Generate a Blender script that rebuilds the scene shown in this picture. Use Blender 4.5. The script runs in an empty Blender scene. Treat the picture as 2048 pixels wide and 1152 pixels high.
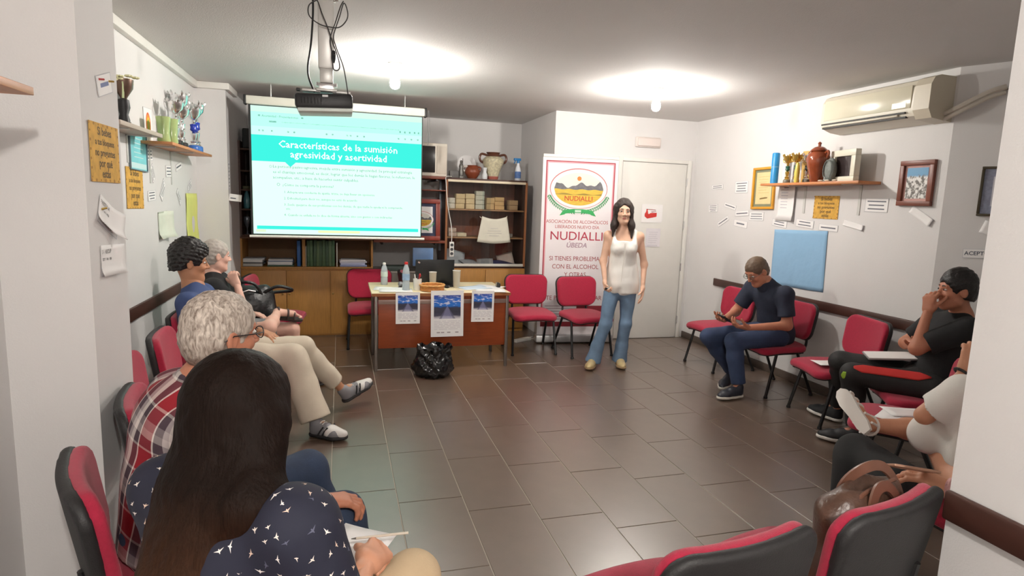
import bpy, bmesh, math, random
import numpy as np
from mathutils import Vector, Matrix
random.seed(7)
C = bpy.context.scene.collection
SC = bpy.context.scene
PI = math.pi

# ---------------------------------------------------------------- camera
cam_d = bpy.data.cameras.new('camera')
cam_d.sensor_width = 36.0
cam_d.lens = 1196.97 / 2048 * 36.0
cam_d.clip_start = 0.02
cam = bpy.data.objects.new('camera', cam_d)
C.objects.link(cam)
def cam_matrix(p, r, y):
    B = Matrix(((1, 0, 0), (0, 0, 1), (0, -1, 0)))
    Rz = Matrix(((math.cos(y), math.sin(y), 0), (-math.sin(y), math.cos(y), 0), (0, 0, 1)))
    Rx = Matrix(((1, 0, 0), (0, math.cos(p), -math.sin(p)), (0, math.sin(p), math.cos(p))))
    Rr = Matrix(((math.cos(r), -math.sin(r), 0), (math.sin(r), math.cos(r), 0), (0, 0, 1)))
    return (Rr @ Rx @ B @ Rz).transposed().to_4x4()
cam.matrix_world = Matrix.Translation((0, 0, 1.55)) @ cam_matrix(0.14106604, -0.03509389, -0.28130717)
SC.camera = cam

# ---------------------------------------------------------------- world, lamps, exposure
w = bpy.data.worlds.new('world'); SC.world = w; w.use_nodes = True
w.node_tree.nodes['Background'].inputs[0].default_value = (0.9, 0.92, 1.0, 1)
w.node_tree.nodes['Background'].inputs[1].default_value = 0.10
SC.view_settings.view_transform = 'Standard'
SC.view_settings.look = 'None'
SC.view_settings.gamma = 1.0
SC.view_settings.exposure = 0.12
SC.view_settings.use_curve_mapping = False
LAMP_POWER = 760.0            # strength of the bulbs' glowing glass
ADDED_REAR_LAMP_POWER = 1700.0
SCREEN_GLOW = 1.22
PROJECTOR_POWER = 0.0

# ---------------------------------------------------------------- materials
MATS = {}
def lin(c):
    c = c / 255.0
    return c / 12.92 if c <= 0.04045 else ((c + 0.055) / 1.055) ** 2.4
def rgb(t): return (lin(t[0]), lin(t[1]), lin(t[2]), 1.0)
def M(name, col, rough=0.6, metal=0.0, var=0.06, scale=12.0, bump=0.0, bscale=60.0, spec=None, stretch=None, sheen=0.0, alpha=None, trans=0.0, coat=0.0):
    """principled material with a little procedural colour variation and relief"""
    if name in MATS: return MATS[name]
    m = bpy.data.materials.new(name); m.use_nodes = True
    nt = m.node_tree; b = nt.nodes['Principled BSDF']
    b.inputs['Roughness'].default_value = rough
    b.inputs['Metallic'].default_value = metal
    if spec is not None: b.inputs['Specular IOR Level'].default_value = spec
    if sheen: b.inputs['Sheen Weight'].default_value = sheen
    if trans: b.inputs['Transmission Weight'].default_value = trans
    if coat:
        b.inputs['Coat Weight'].default_value = coat; b.inputs['Coat Roughness'].default_value = .30 if name == 'floor_tile' else .08
    if alpha is not None: b.inputs['Alpha'].default_value = alpha
    tc = nt.nodes.new('ShaderNodeTexCoord')
    src = tc.outputs['Object']
    if stretch:
        mp = nt.nodes.new('ShaderNodeMapping'); mp.inputs['Scale'].default_value = stretch
        nt.links.new(src, mp.inputs['Vector']); src = mp.outputs['Vector']
    if var > 0:
        n = nt.nodes.new('ShaderNodeTexNoise'); n.inputs['Scale'].default_value = scale; n.inputs['Detail'].default_value = 5
        nt.links.new(src, n.inputs['Vector'])
        mx = nt.nodes.new('ShaderNodeMix'); mx.data_type = 'RGBA'
        c = rgb(col)
        mx.inputs[6].default_value = tuple(x * (1 - 2 * var) for x in c[:3]) + (1,)
        mx.inputs[7].default_value = tuple(min(1, x * (1 + 2 * var)) for x in c[:3]) + (1,)
        nt.links.new(n.outputs['Fac'], mx.inputs[0])
        nt.links.new(mx.outputs[2], b.inputs['Base Color'])
    else:
        b.inputs['Base Color'].default_value = rgb(col)
    if bump > 0:
        n2 = nt.nodes.new('ShaderNodeTexNoise'); n2.inputs['Scale'].default_value = bscale; n2.inputs['Detail'].default_value = 3
        nt.links.new(src, n2.inputs['Vector'])
        bp = nt.nodes.new('ShaderNodeBump'); bp.inputs['Strength'].default_value = bump; bp.inputs['Distance'].default_value = 0.01
        nt.links.new(n2.outputs['Fac'], bp.inputs['Height']); nt.links.new(bp.outputs['Normal'], b.inputs['Normal'])
    MATS[name] = m
    return m
def EM(name, col, strength):
    if name in MATS: return MATS[name]
    m = bpy.data.materials.new(name); m.use_nodes = True
    nt = m.node_tree; nt.nodes.clear()
    e = nt.nodes.new('ShaderNodeEmission'); o = nt.nodes.new('ShaderNodeOutputMaterial')
    e.inputs[0].default_value = rgb(col); e.inputs[1].default_value = strength
    nt.links.new(e.outputs[0], o.inputs[0]); MATS[name] = m
    return m

# ---------------------------------------------------------------- mesh helpers
def V(*a): return Vector(a)
class MB:
    """collects primitives; build() links them as ONE mesh object"""
    def __init__(s): s.bm = bmesh.new(); s.mi = 0
    def _tag(s, n0):
        s.bm.faces.ensure_lookup_table()
        for f in s.bm.faces[n0:]: f.material_index = s.mi
    def box(s, c, d, bev=0.0, rot=None, seg=2):
        n0 = len(s.bm.faces)
        r = bmesh.ops.create_cube(s.bm, size=1.0)
        vs = r['verts']
        for v in vs: v.co = Vector((v.co.x * d[0], v.co.y * d[1], v.co.z * d[2]))
        if bev > 0:
            es = list({e for v in vs for e in v.link_edges})
            rb = bmesh.ops.bevel(s.bm, geom=es, offset=bev, segments=seg, affect='EDGES', profile=0.5)
            vs = list({v for f in s.bm.faces[n0:] for v in f.verts}) if True else vs
        m = Matrix.Translation(Vector(c))
        if rot is not None: m = m @ rot.to_4x4()
        for v in vs: v.co = m @ v.co
        s._tag(n0); return s
    def b2(s, x0, x1, y0, y1, z0, z1, bev=0.0):
        return s.box(((x0 + x1) / 2, (y0 + y1) / 2, (z0 + z1) / 2), (abs(x1 - x0), abs(y1 - y0), abs(z1 - z0)), bev)
    def ring_loft(s, rings, close=True, cap=True):
        n0 = len(s.bm.faces)
        vr = [[s.bm.verts.new(p) for p in r] for r in rings]
        n = len(vr[0])
        for a, b in zip(vr, vr[1:]):
            for i in range(n if close else n - 1):
                j = (i + 1) % n
                s.bm.faces.new((a[i], a[j], b[j], b[i]))
        if cap and close:
            s.bm.faces.new(tuple(reversed(vr[0]))); s.bm.faces.new(tuple(vr[-1]))
        s._tag(n0); return s
    def tube(s, pts, r, seg=8, cap=True, smooth=0):
        pts = [Vector(p) for p in pts]
        if smooth: pts = catmull(pts, smooth)
        rs = r if isinstance(r, (list, tuple)) else [r] * len(pts)
        if len(rs) != len(pts):
            rs = [rs[0] + (rs[-1] - rs[0]) * i / (len(pts) - 1) for i in range(len(pts))]
        rings = []; up = None
        for i, p in enumerate(pts):
            t = (pts[min(i + 1, len(pts) - 1)] - pts[max(i - 1, 0)]).normalized()
            if up is None:
                up = t.cross(Vector((0, 0, 1)))
                if up.length < 1e-3: up = t.cross(Vector((1, 0, 0)))
                up.normalize()
            u = (up - t * up.dot(t)).normalized(); up = u; v = t.cross(u)
            rings.append([p + (u * math.cos(2 * PI * k / seg) + v * math.sin(2 * PI * k / seg)) * rs[i] for k in range(seg)])
        return s.ring_loft(rings, True, cap)
    def lathe(s, prof, c=(0, 0, 0), seg=20, rot=None, sq=(1, 1)):
        c = Vector(c); rings = []
        for r, z in prof:
            ring = []
            for k in range(seg):
                a = 2 * PI * k / seg
                p = Vector((r * math.cos(a) * sq[0], r * math.sin(a) * sq[1], z))
                if rot is not None: p = rot @ p
                ring.append(c + p)
            rings.append(ring)
        return s.ring_loft(rings, True, True)
    def ell(s, c, rad, seg=14, rot=None):
        n = max(5, seg // 2); prof = []
        for i in range(n + 1):
            a = -PI / 2 + PI * i / n
            prof.append((max(1e-4, math.cos(a)), math.sin(a)))
        c = Vector(c); rings = []
        for r, z in prof:
            ring = []
            for k in range(seg):
                a = 2 * PI * k / seg
                p = Vector((r * math.cos(a) * rad[0], r * math.sin(a) * rad[1], z * rad[2]))
                if rot is not None: p = rot @ p
                ring.append(c + p)
            rings.append(ring)
        return s.ring_loft(rings, True, True)
    def prism(s, pts2, z0, z1, mat=None):
        n0 = len(s.bm.faces)
        m = mat or Matrix.Identity(4)
        a = [s.bm.verts.new(m @ Vector((p[0], p[1], z0))) for p in pts2]
        b = [s.bm.verts.new(m @ Vector((p[0], p[1], z1))) for p in pts2]
        n = len(a)
        s.bm.faces.new(tuple(reversed(a))); s.bm.faces.new(tuple(b))
        for i in range(n):
            j = (i + 1) % n; s.bm.faces.new((a[i], a[j], b[j], b[i]))
        s._tag(n0); return s
    def grid(s, fn, nu, nv, closed_u=False):
        n0 = len(s.bm.faces)
        vs = [[s.bm.verts.new(fn(i / nu, j / nv)) for j in range(nv + 1)] for i in range(nu + 1)]
        for i in range(nu):
            for j in range(nv):
                s.bm.faces.new((vs[i][j], vs[i + 1][j], vs[i + 1][j + 1], vs[i][j + 1]))
        s._tag(n0); return s
    def build(s, name, mat=None, parent=None, angle=40.0, loc=None):
        bmesh.ops.recalc_face_normals(s.bm, faces=s.bm.faces[:])
        me = bpy.data.meshes.new(name); s.bm.to_mesh(me); s.bm.free()
        return link_mesh(me, name, mat, parent, angle, loc)
def link_mesh(me, name, mat=None, parent=None, angle=40.0, loc=None):
    ms = mat if isinstance(mat, (list, tuple)) else [mat]
    for m in ms:
        if m is not None: me.materials.append(m)
    me.polygons.foreach_set('use_smooth', [True] * len(me.polygons))
    if angle and angle < 180:
        me.set_sharp_from_angle(angle=math.radians(angle))
    o = bpy.data.objects.new(name, me); C.objects.link(o)
    if parent is not None: o.parent = parent
    if loc is not None: o.location = loc
    return o
def catmull(P, n):
    out = []
    for i in range(len(P) - 1):
        p0 = P[max(i - 1, 0)]; p1 = P[i]; p2 = P[i + 1]; p3 = P[min(i + 2, len(P) - 1)]
        for k in range(n):
            t = k / n
            out.append(0.5 * ((2 * p1) + (p2 - p0) * t + (2 * p0 - 5 * p1 + 4 * p2 - p3) * t * t + (3 * p1 - p0 - 3 * p2 + p3) * t ** 3))
    out.append(P[-1]); return out
def thing(name, label, cat, loc=(0, 0, 0), rotz=0.0, group=None):
    o = bpy.data.objects.new(name, None); C.objects.link(o)
    o.empty_display_size = 0.05
    o.location = loc; o.rotation_euler = (0, 0, rotz)
    return tag(o, label, cat, group)
def tag(o, label, cat, group=None):
    o['label'] = label; o['category'] = cat
    if group: o['group'] = group
    return o
def struct(o): o['kind'] = 'structure'; return o
def dup(root, loc, rotz, label, group=None):
    r = root.copy(); C.objects.link(r); r.location = loc; r.rotation_euler = (0, 0, rotz); r['label'] = label
    if group: r['group'] = group
    for ch in list(root.children):
        c = ch.copy(); C.objects.link(c); c.parent = r
        for g in list(ch.children):
            d = g.copy(); C.objects.link(d); d.parent = c
    return r
def text(s, size, mat, parent, loc=(0, 0, 0), rot=None, align='CENTER', extrude=0.0004, bold=0.0, name='lettering', shear=0.0, xs=1.0, res=3):
    cu = bpy.data.curves.new('lettering', 'FONT'); cu.body = s; cu.size = size; cu.align_x = align; cu.align_y = 'CENTER'
    cu.extrude = extrude; cu.offset = bold; cu.resolution_u = res; cu.shear = shear
    t = bpy.data.objects.new('tmp', cu)
    me = bpy.data.meshes.new_from_object(t)
    bpy.data.objects.remove(t); bpy.data.curves.remove(cu)
    me.materials.clear(); me.materials.append(mat)
    if xs != 1.0:
        me.transform(Matrix.Diagonal((xs, 1, 1, 1)))
    o = bpy.data.objects.new(name, me); C.objects.link(o); o.parent = parent
    m = Matrix.Translation(Vector(loc))
    if rot is not None: m = m @ rot.to_4x4()
    o.matrix_local = m
    return o

# ---------------------------------------------------------------- palette
wall_m = M('wall_paint', (225, 223, 222), 0.85, var=0.02, scale=3, bump=0.10, bscale=180)
ceil_m = M('ceiling_paint', (220, 218, 216), 0.9, var=0.02, scale=2, bump=0.2, bscale=140)
tile_m = M('floor_tile', (102, 84, 71), 0.33, var=0.10, scale=9, bump=0.05, bscale=220, spec=1.0, coat=.8)
grout_m = M('grout', (186, 176, 162), 0.7)
rail_m = M('dark_wood_rail', (74, 44, 36), 0.45, var=0.15, scale=20, stretch=(1, 0.1, 1))
base_m = M('baseboard_tile', (88, 76, 68), 0.4)
white_m = M('white_paint', (232, 230, 224), 0.5, var=0.02)
paper_m = M('paper', (243, 241, 240), 0.8, var=0.015)
ink_m = M('ink', (60, 62, 70), 0.8, var=0)
inkl_m = M('pale_ink', (128, 130, 140), 0.8, var=0)
black_m = M('black_plastic', (28, 28, 30), 0.45, var=0.05, bump=0.1, bscale=300)
red_m = M('crimson_fabric', (172, 30, 62), 0.9, var=0.10, scale=90, bump=0.25, bscale=500, sheen=0.2)
tube_m = M('black_steel', (24, 24, 26), 0.35, var=0)
chrome_m = M('chrome', (235, 235, 235), 0.26, 1.0, var=0)
gold_m = M('gold_plastic', (212, 178, 92), 0.25, 0.8, var=0)
oak_m = M('oak_veneer', (176, 126, 62), 0.5, var=0.14, scale=14, stretch=(6, 6, 0.5), bump=0.05)
dkwood_m = M('dark_wood', (70, 42, 32), 0.45, var=0.2, scale=10, stretch=(5, 5, 0.6))
shelfw_m = M('orange_pine', (196, 128, 78), 0.45, var=0.12, scale=20, stretch=(6, 0.6, 6))
glass_m = bpy.data.materials.new('thin_glass'); glass_m.use_nodes = True
_nt = glass_m.node_tree; _nt.nodes.clear()
_o = _nt.nodes.new('ShaderNodeOutputMaterial'); _x = _nt.nodes.new('ShaderNodeMixShader'); _w = _nt.nodes.new('ShaderNodeLayerWeight'); _p = _nt.nodes.new('ShaderNodeMath'); _p.operation = 'POWER'; _p.inputs[1].default_value = 4.0; _nt.links.new(_w.outputs['Facing'], _p.inputs[0]); _f = _nt.nodes.new('ShaderNodeMath'); _f.operation = 'MULTIPLY_ADD'; _f.inputs[1].default_value = .7; _f.inputs[2].default_value = .035; _nt.links.new(_p.outputs[0], _f.inputs[0])
_t = _nt.nodes.new('ShaderNodeBsdfTransparent'); _t.inputs[0].default_value = (.93, .95, .95, 1); _g = _nt.nodes.new('ShaderNodeBsdfGlossy'); _g.inputs['Roughness'].default_value = .02
_nt.links.new(_f.outputs[0], _x.inputs[0]); _nt.links.new(_t.outputs[0], _x.inputs[1]); _nt.links.new(_g.outputs[0], _x.inputs[2]); _nt.links.new(_x.outputs[0], _o.inputs[0])

# ---------------------------------------------------------------- setting
CH = 2.56
def wallbox(name, x0, x1, y0, y1, z0=0.0, z1=CH, m=None):
    return struct(MB().b2(x0, x1, y0, y1, z0, z1).build(name, m or wall_m))
wallbox('wall_left', -1.45, -1.30, 2.80, 6.32)
wallbox('wall_left_column', -1.45, -0.85, 2.43, 2.80)
wallbox('wall_left_near', -1.45, -1.12, -2.60, 2.43)
wallbox('wall_niche_left', -1.45, -1.03, 6.32, 7.63)
wallbox('wall_back', -1.45, 4.30, 7.63, 7.75)
wallbox('wall_door', 2.26, 4.14, 6.33, 7.63)
wallbox('wall_right', 4.02, 4.14, 3.22, 6.33)
wallbox('wall_right_near', 1.64, 5.6, -2.60, 1.18)
wallbox('wall_front', -1.45, 5.6, -2.75, -2.60)
mb = MB()                                                       # canted wall of the recess
d = V(math.sin(math.radians(28)), -math.cos(math.radians(28)), 0); n = V(d.y, -d.x, 0)
n = V(math.cos(math.radians(28)), math.sin(math.radians(28)), 0)
p0 = V(4.02, 3.22, 0); p1 = p0 + d * 2.5
mb.prism([(p0.x, p0.y), (p1.x, p1.y), (p1.x + n.x * .12, p1.y + n.y * .12), (p0.x + .12, p0.y)], 0, CH)
struct(mb.build('wall_right_recess', wall_m))
struct(MB().b2(-1.45, 5.6, -2.75, 7.75, CH, CH + .1).build('ceiling', ceil_m))
floor = struct(MB().b2(-1.45, 5.6, -2.75, 7.75, -.10, -.0035).build('floor', grout_m))
TX, TY, GAP = 0.3356, 0.623, 0.0045
tile_cache = {}
def tile(x0, x1, y0, y1):
    k = (round(x1 - x0, 3), round(y1 - y0, 3))
    if k not in tile_cache:
        mb = MB(); mb.box((0, 0, -.003), (k[0], k[1], .006), .0012, seg=1)
        bmesh.ops.recalc_face_normals(mb.bm, faces=mb.bm.faces[:])
        me = bpy.data.meshes.new('tile'); mb.bm.to_mesh(me); mb.bm.free(); me.materials.append(tile_m)
        tile_cache[k] = me
    o = bpy.data.objects.new('tile', tile_cache[k]); C.objects.link(o); o.parent = floor
    o.location = ((x0 + x1) / 2, (y0 + y1) / 2, random.uniform(-.0006, 0))
far = MB()
for n_ in range(-5, 17):
    x0 = -0.0574 + TX * n_; x1 = x0 + TX
    x0, x1 = max(x0, -1.44), min(x1, 5.55)
    if x1 - x0 < .03: continue
    ph = ((.184 - .1005 * (n_ - 2)) * 1.55) % TY
    k = int((-2.7 - ph) // TY)
    while ph + k * TY < 7.7:
        y0 = max(ph + k * TY, -2.7); y1 = min(ph + (k + 1) * TY, 7.7); k += 1
        if y1 - y0 < .03: continue
        seen = y1 > 0.9 and y0 < 6.95 and x1 > -1.32 and x0 < 4.05 and not (x0 > 1.62 and y1 < 1.2)
        if seen: tile(x0 + GAP / 2, x1 - GAP / 2, y0 + GAP / 2, y1 - GAP / 2)
        else: far.b2(x0 + GAP / 2, x1 - GAP / 2, y0 + GAP / 2, y1 - GAP / 2, -.006, 0)
o = far.build('tile', tile_m, floor, 0); o['kind'] = 'stuff'

# cornice on the left, chair rails, baseboards
def trim(name, x0, x1, y0, y1, z0, z1, m, bev=.006): return struct(MB().b2(x0, x1, y0, y1, z0, z1, bev).build(name, m))
trim('trim_1', -1.30, -1.255, 2.80, 6.32, 2.50, 2.559, white_m)
trim('trim_2', -1.30, -1.0, 6.275, 6.32, 2.50, 2.559, white_m)
trim('trim_3', -1.03, -0.99, 6.28, 6.75, 2.50, 2.559, white_m)
trim('trim_4', -1.30, -1.278, 2.80, 6.10, .715, .80, rail_m, .008)
trim('trim_5', 3.998, 4.02, 3.25, 5.76, .718, .80, rail_m, .008)
trim('trim_6', 1.618, 1.64, -1.0, 1.18, .715, .80, rail_m, .008)
trim('baseboard_right', 4.005, 4.02, 3.22, 6.33, 0, .075, base_m, .003)
trim('baseboard_left', -1.30, -1.288, 2.80, 6.32, 0, .075, base_m, .003)
trim('baseboard_column', -.85, -.838, 2.43, 2.80, 0, .075, base_m, .003)
trim('baseboard_near', 1.625, 1.64, -1.0, 1.18, 0, .075, base_m, .003)
trim('baseboard_door', 2.26, 3.05, 6.318, 6.33, 0, .075, base_m, .003)

# door
door = struct(MB().b2(3.085, 3.905, 6.312, 6.335, .006, 2.06, .004).build('door_1', M('door_lacquer', (229, 227, 221), .45, var=.015)))
for z in (1.86, 1.36, 0.86, 0.22):
    MB().tube([(3.912, 6.306, z - .045), (3.912, 6.306, z + .045)], .008, 8).build('hinge', chrome_m, door)
MB().tube([(3.15, 6.31, 1.02), (3.15, 6.26, 1.02), (3.26, 6.255, 1.02)], .010, 8).build('door_handle', chrome_m, door)
mb = MB(); mb.b2(3.03, 3.078, 6.305, 6.335, 0, 2.11, .004); mb.b2(3.918, 3.966, 6.305, 6.335, 0, 2.11, .004); mb.b2(3.078, 3.918, 6.305, 6.335, 2.068, 2.11, .004)
struct(mb.build('trim_7', white_m))

# bare bulbs on the ceiling
def ceiling_lamp(x, y, label, power, grp='bare bulbs on the ceiling'):
    t = thing('ceiling_lamp', label, 'lamp', (x, y, CH), 0, grp)
    MB().lathe([(.055, 0), (.055, -.012), (.03, -.02), (.026, -.05), (.019, -.055)], seg=18).build('lamp_holder', white_m, t)
    g = EM('bulb_glow_%d' % int(power), (255, 249, 241), power)
    MB().lathe([(.014, -.05), (.018, -.075), (.032, -.115), (.038, -.145), (.034, -.17), (.02, -.186), (.004, -.19)], seg=18).build('bulb', g, t)
    return t
ceiling_lamp(0.40, 4.76, 'bare glowing bulb on the ceiling right of the projector pole', LAMP_POWER)
ceiling_lamp(2.60, 4.76, 'bare glowing bulb on the ceiling above the door side', LAMP_POWER)
ceiling_lamp(0.35, -0.95, 'bare glowing bulb on the ceiling behind the onlookers', ADDED_REAR_LAMP_POWER)  # out of view, added behind the camera to brighten surfaces facing it
# ---------------------------------------------------------------- projection screen
SX0, SX1, SZ0, SZ1, SY = -0.80, 0.79, 1.175, 2.367, 6.2
t = thing('projection_screen', 'pull-down projection screen with a lit teal slide in front of the shelves', 'screen', (0, SY, 0))
MB().b2(-.84, .82, -.03, .04, 2.375, 2.452, .012).build('screen_case', M('ivory_case', (228, 226, 214), .4, var=.02), t)
mb = MB()
for x in (-.845, .825): mb.b2(x - .012, x + .012, -.034, .044, 2.368, 2.458, .008)
mb.build('case_end_cap', black_m, t)
MB().b2(-.82, .80, .0, .004, 1.16, 2.376).build('screen_border', black_m, t)
MB().tube([(-.835, .0, 1.15), (.83, .0, 1.15)], .013, 10).build('bottom_bar', M('white_enamel', (238, 238, 230), .35, var=0), t)
for x in (-.62, .62): MB().tube([(x, 0, 2.45), (x, 0, CH)], .006, 6).build('hanging_rod', chrome_m, t)
def EMX(n, c, k=1.0): return EM(n, c, SCREEN_GLOW * k)
img = MB().b2(SX0, SX1, -.004, .0, SZ0, SZ1).build('slide_picture', EMX('slide_pale', (208, 250, 228)), t)
def slide_rect(u0, u1, v0, v1, m, name='slide_band', y=-.0055):
    x0 = SX0 + (SX1 - SX0) * u0; x1 = SX0 + (SX1 - SX0) * u1
    z0 = SZ1 - (SZ1 - SZ0) * v1; z1 = SZ1 - (SZ1 - SZ0) * v0
    MB().b2(x0, x1, y, y + .001, z0, z1).build(name, m, img)
slide_rect(0, 1, 0, .045, EMX('slide_grey', (196, 226, 214)))
slide_rect(0, 1, .045, .155, EMX('slide_browser', (172, 240, 220)))
teal = EMX('slide_teal', (58, 220, 204)); whit = EMX('slide_white', (226, 255, 244), 1.05); dark = EMX('slide_dark', (108, 176, 160), .75); mint = EMX('slide_mint', (190, 246, 226))
slide_rect(0, 1, .155, .222, mint)
slide_rect(0, 1, .222, .425, teal)
slide_rect(.02, .985, .935, .962, teal)
slide_rect(.015, .07, .965, .985, EMX('slide_warm', (206, 222, 190)))
slide_rect(.37, .62, .966, .984, EMX('slide_warm2', (220, 226, 170)))
mb = MB(); xx = SX0 + 1.59 * .215; zz = SZ1 - 1.192 * .425
mb.prism([(xx - .05, zz + .002), (xx + .05, zz + .002), (xx, zz - .045)], 0, .001, Matrix(((1, 0, 0, 0), (0, 0, 1, -.0055), (0, 1, 0, 0), (0, 0, 0, 1))))
mb.build('slide_notch', teal, img)
RXZ = Matrix.Rotation(PI / 2, 3, 'X')
def slide_text(s, u, v, size, m, align='LEFT', bold=.0, xs=1.0):
    x = SX0 + 1.59 * u; z = SZ1 - 1.192 * v
    text(s, size, m, img, (x, -.0066, z), RXZ, align, .0003, bold, xs=xs, res=1)
slide_text('Características de la sumisión', .50, .287, .093, whit, 'CENTER', .0012)
slide_text('agresividad y asertividad', .50, .362, .093, whit, 'CENTER', .0012)
body = [(.095, .465, '\u25cb', .03), (.115, .462, 'La persona pasivo-agresiva, mezcla entre sumisión y agresividad. Su principal estrategia', .0375),
        (.115, .505, 'es el chantaje emocional, es decir, lograr que los demás le hagan favores, le refuercen, le', .0375),
        (.115, .548, 'acompañen, etc., a base de hacerles sentir culpables.', .0375),
        (.135, .605, '\u25cb  \u00bfCómo se comporta la persona?', .036),
        (.175, .662, '1. Adopta una conducta de apatía, triste, se deja llevar sin oponerse', .031),
        (.175, .712, '2. Dificultad para decir no, aunque no esté de acuerdo', .031),
        (.175, .762, '3. Suele quejarse de sus problemas con los demás, de que nadie le ayuda ni le comprende,', .031),
        (.185, .795, 'etc.', .031), (.175, .845, '4. Cuando se enfada no lo dice de forma abierta, sino con gestos o con indirectas', .031)]
for u, v, s, z in body: slide_text(s, u, v, z, dark, 'LEFT', 0)
slide_text('Asertividad - Presentaciones', .06, .075, .028, dark)
for u in (.04, .28): slide_rect(u, u + .012, .068, .08, dark, 'slide_icon')
slide_rect(.10, .14, .11, .122, dark, 'slide_icon'); slide_rect(.17, .86, .114, .119, dark, 'slide_icon')
for u in (.04, .06, .11, .2, .235, .42, .455, .54, .56, .6, .64, .85, .89, .93, .97): slide_rect(u, u + .010, .182, .194, dark, 'slide_icon')
for u in (.86, .89, .92, .95, .975): slide_rect(u, u + .009, .125, .14, dark, 'slide_icon')

# pull cord beside the screen
mb = MB(); mb.tube([(.86, 6.22, 2.44), (.875, 6.22, 2.3), (.868, 6.22, 2.17), (.855, 6.22, 2.10)], .003, 6, smooth=4); mb.tube([(.855, 6.22, 2.44), (.85, 6.22, 2.25), (.858, 6.22, 2.12)], .0025, 6, smooth=4)
mb.tube([(.868, 6.22, 2.22), (.868, 6.22, 2.13)], .008, 8)
tag(mb.build('pull_cord', M('cord_grey', (120, 120, 120), .6)), 'grey pull cord hanging at the right end of the screen case', 'cord')

# ---------------------------------------------------------------- projector, its pole and its cables
t = thing('projector_mount', 'white ceiling pole with adjustable collar carrying the black projector', 'mount', (-.066, 3.38, CH))
alu = M('white_aluminium', (214, 212, 208), .35, .2, var=.02)
MB().lathe([(.07, 0), (.07, -.006), (.05, -.01), (.045, -.03)], seg=16).build('ceiling_plate', alu, t)
MB().b2(-.040, .040, -.035, .035, -.36, -.008, .010).build('pole', alu, t)
MB().b2(-.033, .033, -.028, .028, -.43, -.34, .006).build('inner_pole', M('grey_aluminium', (190, 188, 184), .35, .3, var=.02), t)
mb = MB(); mb.b2(-.038, .038, -.03, .03, -.465, -.43, .006)
for x in (-.045, .045): mb.tube([(x, 0, -.425), (x, 0, -.445)], .008, 8)
mb.build('tilt_collar', chrome_m, t)
mb = MB(); mb.b2(-.12, -.03, -.03, .03, -.478, -.466, .003); mb.b2(.03, .12, -.03, .03, -.478, -.466, .003); mb.b2(-.05, .05, -.05, .05, -.474, -.463, .003)
mb.build('bracket_arm', alu, t)
mb = MB()
for s in (-1, 1): mb.tube([(s * .035, -.036, -.02), (s * .06, -.036, -.015)], .012, 8)
mb.build('pole_screw', chrome_m, t)
t = thing('projector', 'black projector hanging upside down from the ceiling pole', 'projector', (-.078, 3.40, 2.0))
PR = Matrix.Rotation(math.radians(-3), 3, 'Y')
MB().box((0, .02, .035), (.285, .22, .072), .014, PR).build('body', black_m, t)
MB().box((.006, .022, -.008), (.272, .20, .02), .006, PR).build('under_cover', M('white_casing', (224, 232, 226), .4, var=0), t)
mb = MB()
for s in (-1, 1): mb.box((s * .125, -.07, .076 - s * .006), (.02, .03, .014), .004)
mb.build('foot', black_m, t)
mb = MB(); mb.box((.006, -.0905, .058), (.028, .003, .010), 0, PR)
mb.build('badge', M('badge_silver', (200, 200, 200), .3, var=0), t)
mb = MB(); mb.tube([(.07, .128, .03), (.07, .138, .03)], .03, 16); mb.build('lens', M('lens_glass', (20, 24, 40), .08, var=0), t)
mb = MB()
for k in range(7): mb.box((-.11 + .016 * k, -.091, .030), (.004, .003, .03), 0, PR)
mb.build('vent_slot', M('vent_black', (10, 10, 11), .7, var=0), t)
def cable(label, pts, r=.004, m=None, n=6):
    return tag(MB().tube(pts, r, 7, smooth=n).build('cable', m or black_m), label, 'cable')
cable('thick black cable hanging left of the projector pole', [(-.128, 3.33, 2.56), (-.128, 3.33, 2.45), (-.14, 3.33, 2.3), (-.155, 3.33, 2.2), (-.15, 3.34, 2.14), (-.125, 3.36, 2.08)], .0052)
def loop(label, pts, r=.003): return cable(label, pts, r, M('cable_grey', (52, 50, 50), .5), 8)
loop('thin looped black cable tangled around the projector pole', [(-.128, 3.32, 2.52), (-.105, 3.318, 2.515), (-.085, 3.315, 2.46), (-.06, 3.315, 2.4), (-.035, 3.316, 2.33), (-.01, 3.32, 2.26), (.0, 3.32, 2.21), (-.012, 3.32, 2.19), (-.032, 3.32, 2.2), (-.034, 3.32, 2.26), (-.045, 3.315, 2.34), (-.02, 3.315, 2.42), (.005, 3.318, 2.5), (.02, 3.32, 2.53)])
loop('thin black cable looping wide from the pole to the projector', [(-.105, 3.315, 2.52), (-.145, 3.315, 2.49), (-.145, 3.312, 2.44), (-.10, 3.308, 2.405), (-.05, 3.308, 2.395), (0, 3.312, 2.40), (.035, 3.318, 2.44), (.04, 3.32, 2.48), (.022, 3.32, 2.52), (.0, 3.318, 2.45), (-.028, 3.314, 2.36), (-.02, 3.314, 2.31), (.015, 3.318, 2.22), (.03, 3.325, 2.15), (.042, 3.345, 2.075)])
tag(MB().lathe([(.008, 0), (.011, -.01), (.011, -.04), (.006, -.06)], (-.03, 3.318, 2.285), 8).build('cable_plug', black_m), 'black plug hanging on a cable beside the projector pole', 'plug')

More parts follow.
